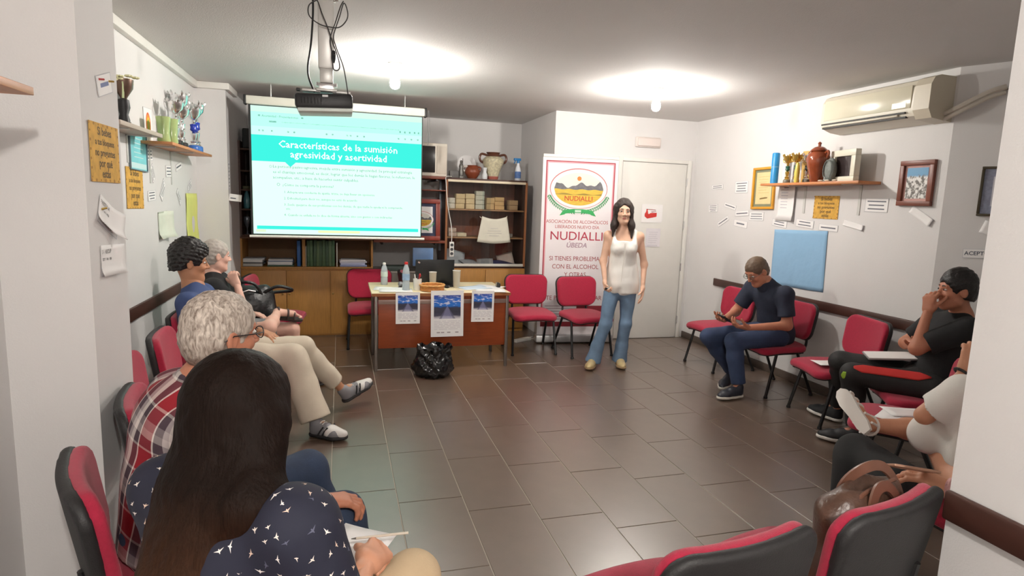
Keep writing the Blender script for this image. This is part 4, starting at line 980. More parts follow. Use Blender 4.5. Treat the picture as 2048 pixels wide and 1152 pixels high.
gg = M('green_glass', (186, 206, 140), .15, var=.12, scale=14, trans=.2)
MB().lathe([(.036, 0), (.042, .01), (.036, .06), (.042, .13), (.047, .17), (.042, .17), (.036, .13), (.03, .06)], seg=18).build('body', gg, t)
t = thing('glass_vase', 'pale green fluted glass vase right beside the leftmost one', 'vase', (-1.15, 4.86, zs))
MB().lathe([(.036, 0), (.042, .01), (.036, .06), (.042, .13), (.047, .17), (.042, .17), (.036, .13), (.03, .06)], seg=18).build('body', gg, t)
t = thing('flower_trophy', 'silver cup with cream flowers at the column end of the small shelf', 'trophy', (-1.21, 4.09, 1.921))
MB().lathe([(.03, 0), (.032, .02), (.012, .03), (.012, .14), (.02, .16), (.05, .21), (.055, .26), (.05, .26)], seg=16).build('cup', M('tarnished', (120, 96, 84), .3, .6), t)
pet_m = M('cream_petal', (236, 232, 186), .6, var=.1)
for i in range(9):
    a = i * 2.4; r = .03 + .006 * i; c_ = V(r * math.cos(a) * .8, r * math.sin(a), .26 + .02 * math.sin(i * 1.7))
    mb = MB()
    for k in range(5):
        b_ = 2 * PI * k / 5; mb.ell(c_ + V(.012 * math.cos(b_), .012 * math.sin(b_), 0), (.011, .011, .007), 6)
    mb.build('flower', pet_m, t)
for i in range(4): MB().tube([(0, -.02 + .01 * i, .25), (.02, -.07, .22 - .03 * i), (.02, -.09, .12)], .004, 5, smooth=3).build('stalk', M('pale_green_stalk', (206, 216, 170), .6), t)
t = thing('leaning_plaque', 'narrow silver framed plaque leaning against the wall on the small shelf', 'plaque', (-1.245, 4.16, 1.921)); t.rotation_euler = (0, -.2, 0)
MB().b2(-.006, .006, -.11, .11, 0, .26, .003).build('frame', M('plaque_silver', (150, 150, 148), .3, .6), t)
MB().b2(.004, .008, -.095, .095, .015, .245).build('plate', M('plaque_grey', (96, 96, 96), .4, .3, var=.1), t)
tag(MB().lathe([(.028, 0), (.03, .02), (.022, .05), (.034, .09), (.03, .13), (.01, .14)], (-1.18, 3.98, 1.921), 12).build('black_vase', black_m), 'small black vase beside the column on the small shelf', 'vase')

# ---------------------------------------------------------------- shelf on the right wall with its trophies
t = thing('wall_shelf', 'orange pine shelf on two brackets on the right wall', 'shelf', (RX, 0, 0))
MB().b2(-.22, 0, 3.74, 4.86, 1.79, 1.812, .002).build('board', shelfw_m, t)
for y in (4.52, 3.92):
    mb = MB(); mb.b2(-.006, 0, y - .012, y + .012, 1.55, 1.79); mb.b2(-.19, 0, y - .012, y + .012, 1.783, 1.79); mb.build('bracket', brk, t)
zr = 1.813
t = thing('blue_tube', 'bright blue cardboard tube at the left end of the right wall shelf', 'tube', (3.87, 4.765, zr))
MB().lathe([(.034, 0), (.034, .27), (.029, .278)], seg=20).build('tube', M('azure', (40, 142, 204), .4, var=.12, scale=9), t)
MB().lathe([(.0346, .145), (.0346, .155)], seg=20).build('seam_band', M('azure_pale', (110, 170, 214), .4, var=0), t)
grn = M('bottle_green', (24, 84, 70), .3, var=.05)
trophy(3.87, 4.60, zr, .255, 'gold and green cup trophy beside the blue tube', grn, .72, basem=M('marble', (120, 116, 104), .4), grp='gold cups on the right shelf', cupm_=gold_m)
trophy(3.87, 4.49, zr, .26, 'gold and green cup trophy second from the blue tube', grn, .74, basem=MATS['marble'], grp='gold cups on the right shelf', cupm_=gold_m)
trophy(3.90, 4.395, zr, .25, 'silver and dark cup trophy just left of the brown jar', M('dark_glass', (40, 44, 52), .2), .70, basem=MATS['marble'], grp='gold cups on the right shelf')
tag(MB().b2(3.95, 3.962, 4.36, 4.52, zr, zr + .28, .003).build('gilded_plaque', M('gilt', (222, 184, 108), .4, .3)), 'gilded plaque standing behind the gold cups', 'plaque')
t = thing('white_bottle', 'white slim bottle between the blue tube and the gold cups', 'bottle', (3.92, 4.68, zr))
MB().lathe([(.03, 0), (.03, .2), (.015, .235), (.014, .25)], seg=14).build('body', white_m, t)
t = thing('amber_bottle', 'slim yellow glass bottle in front of the dark trophy', 'bottle', (3.82, 4.42, zr))
MB().lathe([(.018, 0), (.02, .01), (.022, .08), (.018, .14), (.01, .17)], seg=14).build('body', M('yellow_glass', (222, 200, 96), .2, var=.05), t)
jarm = M('glazed_brown', (142, 70, 42), .14, var=.18, scale=18, coat=.4)
t = urn([(.045, 0), (.05, .006), (.06, .05), (.085, .14), (.095, .19), (.085, .225), (.06, .25), (.055, .258)], (3.86, 4.235, zr), 'glossy brown lidded jar in the middle of the right wall shelf', jarm, [([(0, .07, .235), (0, .1, .25), (0, .105, .22), (0, .085, .19)], .011, jarm), ([(0, -.07, .235), (0, -.1, .25), (0, -.105, .22), (0, -.085, .19)], .011, jarm)], 'jar', 'lidded_jar')
MB().lathe([(.07, .255), (.066, .265), (.04, .288), (.012, .296), (.012, .31), (.016, .322), (.006, .332)], seg=20).build('lid', jarm, t)
t = thing('grey_carving', 'grey oval stone carving right of the brown jar', 'carving', (3.87, 4.10, zr))
stn = M('grey_stone', (112, 118, 114), .6, var=.2, scale=30, bump=.3)
MB().ell((0, 0, .095), (.035, .058, .10), 18).build('oval', stn, t); MB().b2(-.04, .04, -.03, .03, 0, .02, .004).build('base', stn, t)
MB().tube([(-.034, .045 * math.cos(a * .42), .095 + .08 * math.sin(a * .42)) for a in range(16)], .004, 5, cap=False).build('raised_rim', stn, t)
t = thing('framed_photo', 'white box frame with a dark glass picture at the right of the wall shelf', 'picture frame'); t.matrix_world = basis((3.925, 3.985, zr), (-.16, -.985, 0), (-.985, .16, 0))
mb = MB(); cw = M('frame_ivory', (226, 222, 204), .4, var=.02)
mb.b2(-.15, .15, .20, .25, 0, .05, .004); mb.b2(-.15, .15, 0, .04, 0, .05, .004); mb.b2(-.15, -.10, .04, .20, 0, .05, .004); mb.b2(.10, .15, .04, .20, 0, .05, .004); mb.build('frame', cw, t)
MB().b2(-.10, .10, .04, .20, .01, .03).build('picture', M('dark_picture', (52, 44, 44), .12, var=.4, scale=5), t)
for i, y in enumerate((4.15, 4.08, 4.00)): tag(MB().ell((3.825, y, zr + .008), (.018, .025, .008), 10).build('white_pebble', M('pebble', (222, 212, 196), .6)), ['white pebble under the brown jar on the right shelf', 'white pebble in front of the grey carving', 'white pebble in front of the white frame'][i], 'pebble')

# ---------------------------------------------------------------- air conditioner
t = thing('air_conditioner', 'long cream wall air conditioner high on the right wall', 'air conditioner', (RX, 0, 0))
acm = M('cream_plastic', (222, 215, 198), .35, var=.02)
prof = [(0, 2.205), (0, 2.50), (-.12, 2.502), (-.17, 2.485), (-.20, 2.44), (-.205, 2.29), (-.19, 2.245), (-.10, 2.215)]
def acprism(y0, y1, k=1.0, name='body', m=acm, pr=prof, bev=0):
    mb = MB(); mb.prism([(p[0] * k, p[1]) for p in pr], 0, y1 - y0, Matrix(((1, 0, 0, 0), (0, 0, 1, y0), (0, 1, 0, 0), (0, 0, 0, 1))))
    return mb.build(name, m, t, 25)
acprism(3.30, 4.20)
acprism(3.24, 3.36, 1.04, 'end_cover', M('cream_darker', (208, 199, 180), .4, var=.02), [(0, 2.20), (0, 2.502), (-.13, 2.505), (-.18, 2.487), (-.205, 2.44), (-.205, 2.28), (-.17, 2.22)])
MB().b2(-.209, -.203, 3.385, 4.17, 2.30, 2.455, .003).build('front_panel', M('cream_gloss', (218, 212, 190), .18, var=.01), t)
for z, x in ((2.272, -.208), (2.243, -.196)): MB().b2(x - .004, x + .02, 3.42, 4.185, z - .006, z + .006).build('air_slot', M('slot_dark', (40, 38, 34), .6), t)
MB().box((-.20, 3.83, 2.258), (.02, .70, .018), .004, Matrix.Rotation(.35, 3, 'Y')).build('louver', acm, t)
MB().b2(-.211, -.208, 3.42, 3.53, 2.31, 2.345).build('display', M('silver_label', (190, 186, 170), .25, .3, var=.1), t)
mb = MB()
for dz, r in ((0, .018), (-.035, .014)): mb.tube([(3.96, 3.25, 2.25 + dz), (3.97, 3.15, 2.29 + dz), (4.06, 3.04, 2.37 + dz), (4.12, 2.98, 2.40 + dz)], r, 8, smooth=5)
tag(mb.build('refrigerant_pipe', M('lagging', (206, 198, 186), .7)), 'pair of lagged pipes running from the air conditioner to the canted wall', 'pipe')
q0 = rec(.22); q1 = rec(2.0)
tag(MB().tube([(q0.x - .012, q0.y, 2.385), (q1.x - .012, q1.y, 2.40)], .006, 6).build('wall_cable', M('cable_tan', (150, 138, 128), .6)), 'thin cable running along the canted wall from the pipes', 'cable')
# ---------------------------------------------------------------- implicit surfaces (numpy) turned into one continuous mesh
F32 = np.float32
def vec(p): return np.array(p, dtype=float)
def cap(a, b, ra, rb=None, k=.03, n=None, f=1.0, flat=False, flata=False):
    """tapered capsule a->b; squashed by f along n; flat: cut square at b"""
    return dict(t='c', a=vec(a), b=vec(b), ra=ra, rb=ra if rb is None else rb, k=k, n=None if n is None else vec(n) / np.linalg.norm(n), f=f, flat=flat, flata=flata)
def ell(c, r, ax=None, k=.02, neg=False):
    return dict(t='e', a=vec(c), r=vec(r), ax=np.eye(3) if ax is None else np.array([vec(a) for a in ax]), k=k, neg=neg)
def plane(p, n, k=.0):
    return dict(t='p', a=vec(p), n=vec(n) / np.linalg.norm(n), k=k)
def prim_ext(p):
    if p['t'] == 'c':
        r = max(p['ra'], p['rb']) * max(1, p['f'])
        return np.minimum(p['a'], p['b']) - r, np.maximum(p['a'], p['b']) + r
    r = np.abs(p['ax'].T) @ p['r']
    return p['a'] - r, p['a'] + r
def surf(prims, res, post=None):
    pos = [p for p in prims if p['t'] != 'p' and not p.get('neg')]
    lo = np.min([prim_ext(p)[0] for p in pos], 0) - res * 3; hi = np.max([prim_ext(p)[1] for p in pos], 0) + res * 3
    N = np.ceil((hi - lo) / res).astype(int) + 1
    X = [(lo[i] + res * np.arange(N[i])).astype(F32) for i in range(3)]
    D = np.full(N, 1.0, F32)
    for p in prims:
        if p['t'] == 'p':
            d = sum(((X[i] - p['a'][i]) * p['n'][i]).astype(F32).reshape([-1 if j == i else 1 for j in range(3)]) for i in range(3))
            D = np.maximum(D, d); continue
        e0, e1 = prim_ext(p); m = p['k'] * 1.2 + res * 3
        i0 = np.clip(np.floor((e0 - m - lo) / res).astype(int), 0, N - 1); i1 = np.clip(np.ceil((e1 + m - lo) / res).astype(int) + 1, 1, N)
        sl = tuple(slice(a, b) for a, b in zip(i0, i1))
        x = X[0][sl[0]][:, None, None] - F32(p['a'][0]); y = X[1][sl[1]][None, :, None] - F32(p['a'][1]); z = X[2][sl[2]][None, None, :] - F32(p['a'][2])
        if p['t'] == 'c':
            ab = p['b'] - p['a']; L2 = float(ab @ ab) + 1e-9
            tt = (x * F32(ab[0]) + y * F32(ab[1]) + z * F32(ab[2])) / F32(L2)
            t = np.clip(tt, 0, 1)
            vx = x - t * F32(ab[0]); vy = y - t * F32(ab[1]); vz = z - t * F32(ab[2])
            r = F32(p['ra']) + t * F32(p['rb'] - p['ra'])
            if p['n'] is not None and p['f'] != 1.0:
                n = p['n']; q = (vx * F32(n[0]) + vy * F32(n[1]) + vz * F32(n[2])) * F32(1 / p['f'] - 1)
                vx = vx + q * F32(n[0]); vy = vy + q * F32(n[1]); vz = vz + q * F32(n[2])
                d = (np.sqrt(vx * vx + vy * vy + vz * vz) - r) * F32(min(1, p['f']) * .5 + .5)
            else:
                d = np.sqrt(vx * vx + vy * vy + vz * vz) - r
            L = math.sqrt(L2)
            if p['flat']: d = np.maximum(d, (tt - 1) * F32(L))
            if p['flata']: d = np.maximum(d, -tt * F32(L))
        else:
            A = p['ax']; q = [(x * F32(A[i][0]) + y * F32(A[i][1]) + z * F32(A[i][2])) / F32(p['r'][i]) for i in range(3)]
            nrm = np.sqrt(q[0] ** 2 + q[1] ** 2 + q[2] ** 2)
            d = (nrm - 1) * F32(min(p['r']) * .6 + max(p['r']) * .4)
        S = D[sl]; k = F32(max(p['k'], 1e-4))
        if p.get('neg'):
            h = np.clip(.5 - .5 * (S + d) / k, 0, 1); D[sl] = S + (-d - S) * h + k * h * (1 - h)
        else:
            h = np.clip(.5 + .5 * (S - d) / k, 0, 1); D[sl] = S + (d - S) * h - k * h * (1 - h)
    if post is not None: D = post(D, X)
    return nets(D.astype(F32), lo, res)
def nets(D, lo, res):
    D[0] = D[-1] = 1; D[:, 0] = D[:, -1] = 1; D[:, :, 0] = D[:, :, -1] = 1
    S = D < 0
    c = np.zeros(np.array(S.shape) - 1, np.int8); n = S.shape
    for i in (0, 1):
        for j in (0, 1):
            for k in (0, 1): c += S[i:n[0] - 1 + i, j:n[1] - 1 + j, k:n[2] - 1 + k]
    act = (c > 0) & (c < 8)
    I = np.argwhere(act)
    if len(I) == 0: return np.zeros((0, 3)), np.zeros((0, 4), int)
    P = np.zeros((len(I), 3)); W = np.zeros(len(I))
    corners = [(0, 0, 0), (1, 0, 0), (0, 1, 0), (1, 1, 0), (0, 0, 1), (1, 0, 1), (0, 1, 1), (1, 1, 1)]
    vals = [D[I[:, 0] + a, I[:, 1] + b, I[:, 2] + e].astype(float) for a, b, e in corners]
    for i in range(8):
        for ax in range(3):
            if corners[i][ax]: continue
            j = i + (1 << ax)
            m = (vals[i] < 0) != (vals[j] < 0)
            t = np.where(m, vals[i] / np.where(m, vals[i] - vals[j], 1), 0)
            q = np.array(corners[i], float)[None, :].repeat(len(I), 0); q[:, ax] += t
            P[m] += q[m]; W[m] += 1
    P /= W[:, None]
    vid = np.full(c.shape, -1, np.int64); vid[act] = np.arange(len(I))
    Q = []
    for ax in range(3):
        a1, a2 = (ax + 1) % 3, (ax + 2) % 3
        s0 = [slice(None)] * 3; s1 = [slice(None)] * 3; s0[ax] = slice(0, -1); s1[ax] = slice(1, None)
        A, B = S[tuple(s0)], S[tuple(s1)]
        ch = np.argwhere(A != B)
        ch = ch[(ch[:, a1] > 0) & (ch[:, a2] > 0) & (ch[:, a1] < n[a1] - 1) & (ch[:, a2] < n[a2] - 1)]
        if not len(ch): continue
        e1 = np.zeros(3, int); e1[a1] = 1; e2 = np.zeros(3, int); e2[a2] = 1
        g = lambda o: vid[tuple((ch - o).T)]
        q = np.stack([g(e1 + e2), g(e2), g(0 * e1), g(e1)], 1)
        fl = A[tuple(ch.T)]
        q[~fl] = q[~fl][:, ::-1]
        Q.append(q)
    return lo + (I + P) * res, np.concatenate(Q)
def np_mesh(parts, name, mats, parent, angle=0, mi=None, smooth=1):
    vs = []; fs = []; o = 0; mm = []
    for i, (v, f) in enumerate(parts):
        vs.append(v); fs.append(f + o); o += len(v); mm.append(np.full(len(f), 0))
    v = np.concatenate(vs); f = np.concatenate(fs)
    for _ in range(smooth):                        # light umbrella smoothing of the lattice
        acc = np.zeros_like(v); cnt = np.zeros(len(v))
        for a, b in ((0, 1), (1, 2), (2, 3), (3, 0)):
            np.add.at(acc, f[:, a], v[f[:, b]]); np.add.at(acc, f[:, b], v[f[:, a]]); np.add.at(cnt, f[:, a], 1); np.add.at(cnt, f[:, b], 1)
        v = v * .5 + acc / np.maximum(cnt, 1)[:, None] * .5
    me = bpy.data.meshes.new(name)
    me.vertices.add(len(v)); me.vertices.foreach_set('co', v.astype(F32).ravel())
    me.loops.add(len(f) * 4); me.loops.foreach_set('vertex_index', f.astype(np.int32).ravel())
    me.polygons.add(len(f)); me.polygons.foreach_set('loop_start', np.arange(0, len(f) * 4, 4, dtype=np.int32))
    if mi is not None:
        cen = v[f].mean(1); me.polygons.foreach_set('material_index', mi(cen).astype(np.int32))
    me.update(calc_edges=True); me.validate()
    return link_mesh(me, name, mats, parent, angle)

# ---------------------------------------------------------------- the crimson meeting chairs
def rrect_sdf(c, h, rc, hy, re, bend, axis_thin, pw=2.0):
    """rounded slab: rounded rectangle in the plane, thickness hy, bent by bend*x^2; returns post-style field function"""
    pass
def slab(hx, hz, rc, hy, re, bow=0.0, tilt=0.0, lip=0.0, taper=0.0, res=.009):
    """slab in local x (width) / z (height), thin along y"""
    lo = vec((-hx - .04, -hy - .10, -hz - .04)); hi = -lo
    N = np.ceil((hi - lo) / res).astype(int) + 1
    x, y, z = [(lo[i] + res * np.arange(N[i])) for i in range(3)]
    x = x[:, None, None]; y = y[None, :, None]; z = z[None, None, :]
    yy = y - bow * x * x - lip * np.maximum(0, z) ** 2 * np.sign(1) + 0 * z
    hx_ = hx * (1 + taper * z / hz)
    qx = np.abs(x) - hx_ + rc; qz = np.abs(z) - hz + rc
    d2 = np.sqrt(np.maximum(qx, 0) ** 2 + np.maximum(qz, 0) ** 2) + np.minimum(np.maximum(qx, qz), 0) - rc + re
    wy = np.abs(yy) - hy + re
    d2, wy = np.broadcast_arrays(d2, wy)
    D = np.sqrt(np.maximum(d2, 0) ** 2 + np.maximum(wy, 0) ** 2) + np.minimum(np.maximum(d2, wy), 0) - re
    v, f = nets(np.array(D, F32), lo, res)
    return v, f
def rotx(v, a):
    c, s = math.cos(a), math.sin(a); return np.stack([v[:, 0], v[:, 1] * c - v[:, 2] * s, v[:, 1] * s + v[:, 2] * c], 1)
def make_chair(label, x, y, ang):
    t = thing('meeting_chair', label, 'chair', (x, y, 0), math.radians(ang) - PI / 2, 'crimson meeting chairs')
    # back: faces +y locally, tilted backwards
    v, f = slab(.232, .158, .085, .024, .02, bow=.55, taper=.04); v = rotx(v, math.radians(9)) + vec((0, -.222, .628)); np_mesh([(v, f)], 'backrest', red_m, t)
    v, f = slab(.238, .164, .088, .017, .012, bow=.55, taper=.04); v = rotx(v, math.radians(9)) + vec((0, -.248, .625)); np_mesh([(v, f)], 'back_shell', M('chair_shell', (34, 33, 34), .55, var=.05, bump=.15, bscale=250), t)
    v, f = slab(.235, .232, .085, .027, .024, bow=.35, lip=.42); v = rotx(v, -PI / 2); v[:, 2] = -v[:, 2] if False else v[:, 2]; v = v + vec((0, .03, .418)); np_mesh([(v, f)], 'seat', red_m, t)
    v, f = slab(.222, .218, .085, .010, .008, bow=.35, lip=.40); v = rotx(v, -PI / 2) + vec((0, .03, .389)); np_mesh([(v, f)], 'seat_shell', MATS['chair_shell'], t)
    for s in (-1, 1):
        fl = MB().tube([(s * .215, .12, .385), (s * .232, .205, .02), (s * .232, .207, .012)], .0125, 8).build('leg', tube_m, t)
        MB().lathe([(.016, 0), (.017, .012), (.0135, .02)], (s * .232, .207, 0), 8).build('foot_cap', tube_m, fl)
        rl = MB().tube([(s * .215, -.08, .385), (s * .232, -.25, .02), (s * .232, -.252, .012)], .0125, 8).build('leg', tube_m, t)
        MB().lathe([(.016, 0), (.017, .012), (.0135, .02)], (s * .232, -.252, 0), 8).build('foot_cap', tube_m, rl)
    mb = MB()
    for s in (-1, 1):
        mb.tube([(s * .215, .16, .38), (s * .215, -.14, .38)], .0125, 8)
        mb.tube([(s * .15, -.10, .378), (s * .15, -.19, .384), (s * .145, -.228, .42), (s * .14, -.238, .50), (s * .14, -.246, .56)], .011, 8, smooth=3)
    mb.tube([(-.215, .10, .378), (.215, .10, .378)], .011, 8); mb.tube([(-.215, -.08, .378), (.215, -.08, .378)], .011, 8)
    mb.build('frame', tube_m, t)
    return t
chairs = [
    ('crimson chair nearest at the left with its back towards the column', -.48, 1.91, 22),
    ('crimson chair under the dark-haired woman in the bird print blouse', -.30, 1.17, 38),
    ('crimson chair against the left column behind the man in plaid', -.53, 2.52, 12),
    ('empty crimson chair just beyond the left column', -.72, 3.06, 8),
    ('empty crimson chair left of the man in the blue T-shirt', -.72, 3.62, 5),
    ('crimson chair under the man in the blue T-shirt', -.76, 4.19, 0),
    ('crimson chair under the person in grey shorts', -.78, 4.86, 0),
    ('crimson chair holding the black handbag', -.70, 5.46, -2),
    ('empty crimson chair in the far left corner before the oak cupboards', -.60, 6.02, -4),
    ('empty crimson chair at the left end of the desk facing the room', .30, 6.42, -90),
    ('crimson chair turned sideways behind the laptop', .87, 6.42, 0),
    ('empty crimson chair between the desk and the banner', 1.925, 5.93, -92),
    ('crimson chair in front of the banner beside the standing woman', 2.47, 5.76, -84),
    ('empty crimson chair nearest the door on the right wall', 3.62, 5.05, 182),
    ('crimson chair under the man in the navy polo', 3.63, 4.30, 180),
    ('empty crimson chair holding a white paper right of the man in navy', 3.60, 3.56, 166),
    ('crimson chair under the man in the black T-shirt', 3.62, 2.86, 150),
    ('empty crimson chair with white papers left of the woman in white', 3.05, 2.50, 128),
    ('crimson chair under the woman in the white blouse', 2.42, 1.66, 90),
    ('crimson chair at the bottom right carrying the brown handbag', 1.405, 1.42, 104),
    ('empty crimson chair at the bottom edge left of the brown handbag', .885, 1.345, 98),
]
first = None
for lab, x, y, a in chairs:
    if first is None: first = make_chair(lab, x, y, a)
    else: dup(first, (x, y, 0), math.radians(a) - PI / 2, lab)
# ---------------------------------------------------------------- people
def nrm(v): v = vec(v); return v / np.linalg.norm(v)
def ortho(look, up):
    f = nrm(look); u = vec(up); u = nrm(u - f * (u @ f)); r = np.cross(f, u); return f, u, r       # r = the person's right
SKIN = dict(fair=(226, 182, 156), ruddy=(188, 126, 100), olive=(190, 136, 104), warm=(210, 152, 122), pale=(226, 180, 162))
def skin(k): return M('skin_' + k, SKIN[k], .5, var=.06, scale=18, bump=.08, bscale=160, spec=.35)
lip_m = M('lips', (184, 112, 102), .45, var=.03)
def torso(J, g=0.0, S=1.0, low=None):
    n = J['fwd']; mid = J['pel'] * .45 + J['ch'] * .55 - n * .0
    w = J.get('girth', 1.0)
    P = [cap(J['pel'], mid, .148 * S * w + g, .130 * S * w + g, .04, n, .74), cap(mid, J['ch'], .130 * S * w + g, .146 * S + g, .05, n, .72)]
    for s in 'LR':
        P.append(cap(J['ch'] * .55 + J['s' + s] * .45, J['s' + s], .085 * S + g, .056 * S + g, .05))
    P.append(cap(J['ch'], J['nk'] - (J['nk'] - J['ch']) * .12, .10 * S + g, .07 * S + g, .05, n, .8))
    return P
def arm(J, s, g=0.0, S=1.0, end=2.0, flat=False, k=.03, loose=0.0):
    a, b, c = J['s' + s], J['e' + s], J['w' + s]; P = []
    e1 = min(1.0, end)
    P.append(cap(a, a + (b - a) * e1, .050 * S + g + loose * .5, (.052 - .011 * e1) * S + g + loose, k, flat=flat and end <= 1))
    if end > 1:
        e2 = end - 1
        P.append(cap(b, b + (c - b) * e2, .041 * S + g, (.041 - .014 * e2) * S + g + loose * .5, k, flat=flat))
    return P
def leg(J, s, g=0.0, S=1.0, end=2.0, flat=False, k=.03, flare=0.0):
    a, b, c = J['h' + s], J['k' + s], J['a' + s]; P = []
    e1 = min(1.0, end)
    P.append(cap(a, a + (b - a) * e1, .086 * S + g, (.086 - .029 * e1) * S + g, k, flat=flat and end <= 1))
    if end > 1:
        e2 = end - 1; m = b + (c - b) * min(.35, e2)
        P.append(cap(b, m, .056 * S + g, .054 * S + g, k))
        if e2 > .35: P.append(cap(m, b + (c - b) * e2, .054 * S + g, (.054 - .020 * (e2 - .35) / .65) * S + g + flare, k, flat=flat))
    return P
def hand(w, d, n, side, curl=(.3, .35, .25), S=1.0, thumb=(.7, .3), spread=.06, pinch=None):
    d = nrm(d); n = vec(n); n = nrm(n - d * (n @ d)); s = np.cross(d, n) * (1 if side == 'R' else -1); w = vec(w)
    P = [cap(w - d * .035, w + d * .01, .026 * S, .027 * S, .02, n, .75)]
    offs = (.029, .010, -.010, -.028); kd = (.086, .090, .085, .077); L = ((.043, .026, .021), (.047, .029, .022), (.043, .027, .021), (.034, .021, .019))
    for i in range(4):
        kn = w + (d * kd[i] + s * offs[i]) * S
        P.append(cap(w + (d * .01 + s * offs[i] * .55) * S, kn, .0150 * S, .0112 * S, .016))
    for i in range(4):
        p = w + (d * kd[i] + s * offs[i]) * S; a = 0.0
        cc = curl[i] if isinstance(curl[0], (tuple, list)) else curl
        dd = d + s * spread * (1.5 - i); dd = nrm(dd)
        for j in range(3):
            a += cc[j]; q = p + (dd * math.cos(a) + n * math.sin(a)) * L[i][j] * S
            P.append(cap(p, q, (.0098 - .0009 * j) * S, (.0090 - .0009 * j) * S, .006)); p = q
    p = w + (d * .022 + s * .024 + n * .006) * S
    t1 = nrm(d * math.cos(thumb[0]) + s * math.sin(thumb[0]) + n * .25); q = p + t1 * .042 * S
    P.append(cap(w + (d * .01 + s * .012) * S, p, .017 * S, .0155 * S, .016)); P.append(cap(p, q, .0150 * S, .0115 * S, .014))
    t2 = nrm(t1 + n * thumb[1] - s * thumb[1] * .6); r = q + t2 * .032 * S; P.append(cap(q, r, .0112 * S, .0098 * S, .006))
    t3 = nrm(t2 + n * thumb[1] * .5 - s * thumb[1] * .5); P.append(cap(r, r + t3 * .024 * S, .0098 * S, .0082 * S, .005))
    return P
def head_prims(c, f, u, r, S, neck, sex='m'):
    q = lambda a, b, e: c + (r * a + f * b + u * e) * S          # right, forward, up
    ax = (r, f, u); jw = .045 if sex == 'm' else .036
    P = [ell(q(0, -.012, .034), np.array((.073, .093, .084)) * S, ax, .03), ell(q(0, .024, -.028), np.array((.058 if sex == 'm' else .054, .064, .086)) * S, ax, .03),
         ell(q(0, .062, -.092), np.array((.026, .024, .020)) * S, ax, .025),
         cap(q(-jw, .012, -.066), q(-.016, .062, -.090), .019 * S, .016 * S, .03), cap(q(jw, .012, -.066), q(.016, .062, -.090), .019 * S, .016 * S, .03),
         cap(q(-.034, .071, .030), q(.034, .071, .030), .013 * S, .013 * S, .015),
         ell(q(.036, .060, -.022), np.array((.020, .022, .018)) * S, ax, .02), ell(q(-.036, .060, -.022), np.array((.020, .022, .018)) * S, ax, .02),
         ell(q(.031, .096, .012), np.array((.015, .016, .010)) * S, ax, .012, True), ell(q(-.031, .096, .012), np.array((.015, .016, .010)) * S, ax, .012, True),
         cap(q(0, .086, .016), q(0, .108, -.020), .0068 * S, .0105 * S, .012), ell(q(.011, .094, -.024), np.array((.009, .011, .008)) * S, ax, .008), ell(q(-.011, .094, -.024), np.array((.009, .011, .008)) * S, ax, .008),
         cap(q(-.016, .082, -.050), q(.016, .082, -.050), .0062 * S, .0062 * S, .006), cap(q(-.013, .081, -.061), q(.013, .081, -.061), .0070 * S, .0070 * S, .006)]
    for s in (-1, 1):
        P += [ell(q(s * .077, -.006, -.004), np.array((.009, .020, .031)) * S, (nrm(r + f * .35 * s), nrm(f - r * .35 * s), u), .008), ell(q(s * .085, .0, .0), np.array((.006, .010, .018)) * S, ax, .006, True)]
    P.append(cap(q(0, -.014, -.045), neck, (.050 if sex == 'm' else .038) * S, (.056 if sex == 'm' else .045) * S, .03))
    return P
def shoe(parent, an, toe, S, m, solem, L, name='shoe', up=(0, 0, 1), ankle=.035, pat=None, high=.0):
    """an = ankle joint, toe = tip; sole plane through heel and toe"""
    up = vec(up); d = vec(toe) - vec(an); dh = nrm(d - up * (d @ up)) if abs(nrm(d) @ up) < .95 else nrm(d)
    # sole direction: from under the ankle to the toe
    hb = vec(an) - up * .085 * S - dh * .035 * S
    f = nrm(vec(toe) - hb); u = nrm(up - f * (up @ f)); r = np.cross(f, u); ln = .255 * S
    q = lambda a, b, e: hb + (f * a + r * b + u * e) * S
    P = [cap(q(.035, 0, .040), q(.10, 0, .040), .040 * S, .042 * S, .02), cap(q(.10, 0, .036), q(.175, .004, .030), .042 * S, .046 * S, .02, u, .8), cap(q(.175, .004, .028), q(.225, 0, .026), .044 * S, .030 * S, .02, u, .75),
         cap(q(.05, 0, .05), vec(an) + u * high, .040 * S, ankle * S + .006, .02), cap(q(.06, 0, .06), q(.12, 0, .05), .034 * S, .036 * S, .02), plane(q(0, 0, .010), -u)]
    v, fc = surf(P, .008)
    o = np_mesh([(v - L, fc)], name, m, parent)
    P = [cap(q(.032, 0, .012), q(.10, 0, .012), .043 * S, .043 * S, .03), cap(q(.10, 0, .012), q(.18, .004, .012), .043 * S, .049 * S, .03), cap(q(.18, .004, .012), q(.226, 0, .012), .048 * S, .034 * S, .03), plane(q(0, 0, .022), u), plane(q(0, 0, .0), -u)]
    v, fc = surf(P, .007)
    np_mesh([(v - L, fc)], 'sole', solem, o)
    return o, q
def eyes(parent, c, f, u, r, S, L, browm):
    for s in (-1, 1):
        e = vec(c) + (r * .031 * s + f * .0755 + u * .012) * S
        mb = MB(); ax = Matrix((r, f, u)).transposed()
        mb.ell(Vector(e - L), (.0125 * S, .0120 * S, .0068 * S), 12, ax); ob = mb.build('eye', M('eye_white', (214, 206, 200), .25, var=0), parent)
        MB().ell(Vector(e + f * .0095 * S - L), (.0066 * S, .0046 * S, .0064 * S), 10, ax).build('iris', M('iris_dark', (40, 28, 22), .15, var=0), ob)
        p = [vec(c) + (r * s * a + f * b + u * h) * S for a, b, h in ((.014, .0865, .0335), (.031, .0850, .0365), (.047, .0725, .0300))]
        MB().tube([Vector(x - L) for x in p], [.0042 * S, .0042 * S, .0018 * S], 6, smooth=3).build('eyebrow', browm, parent)
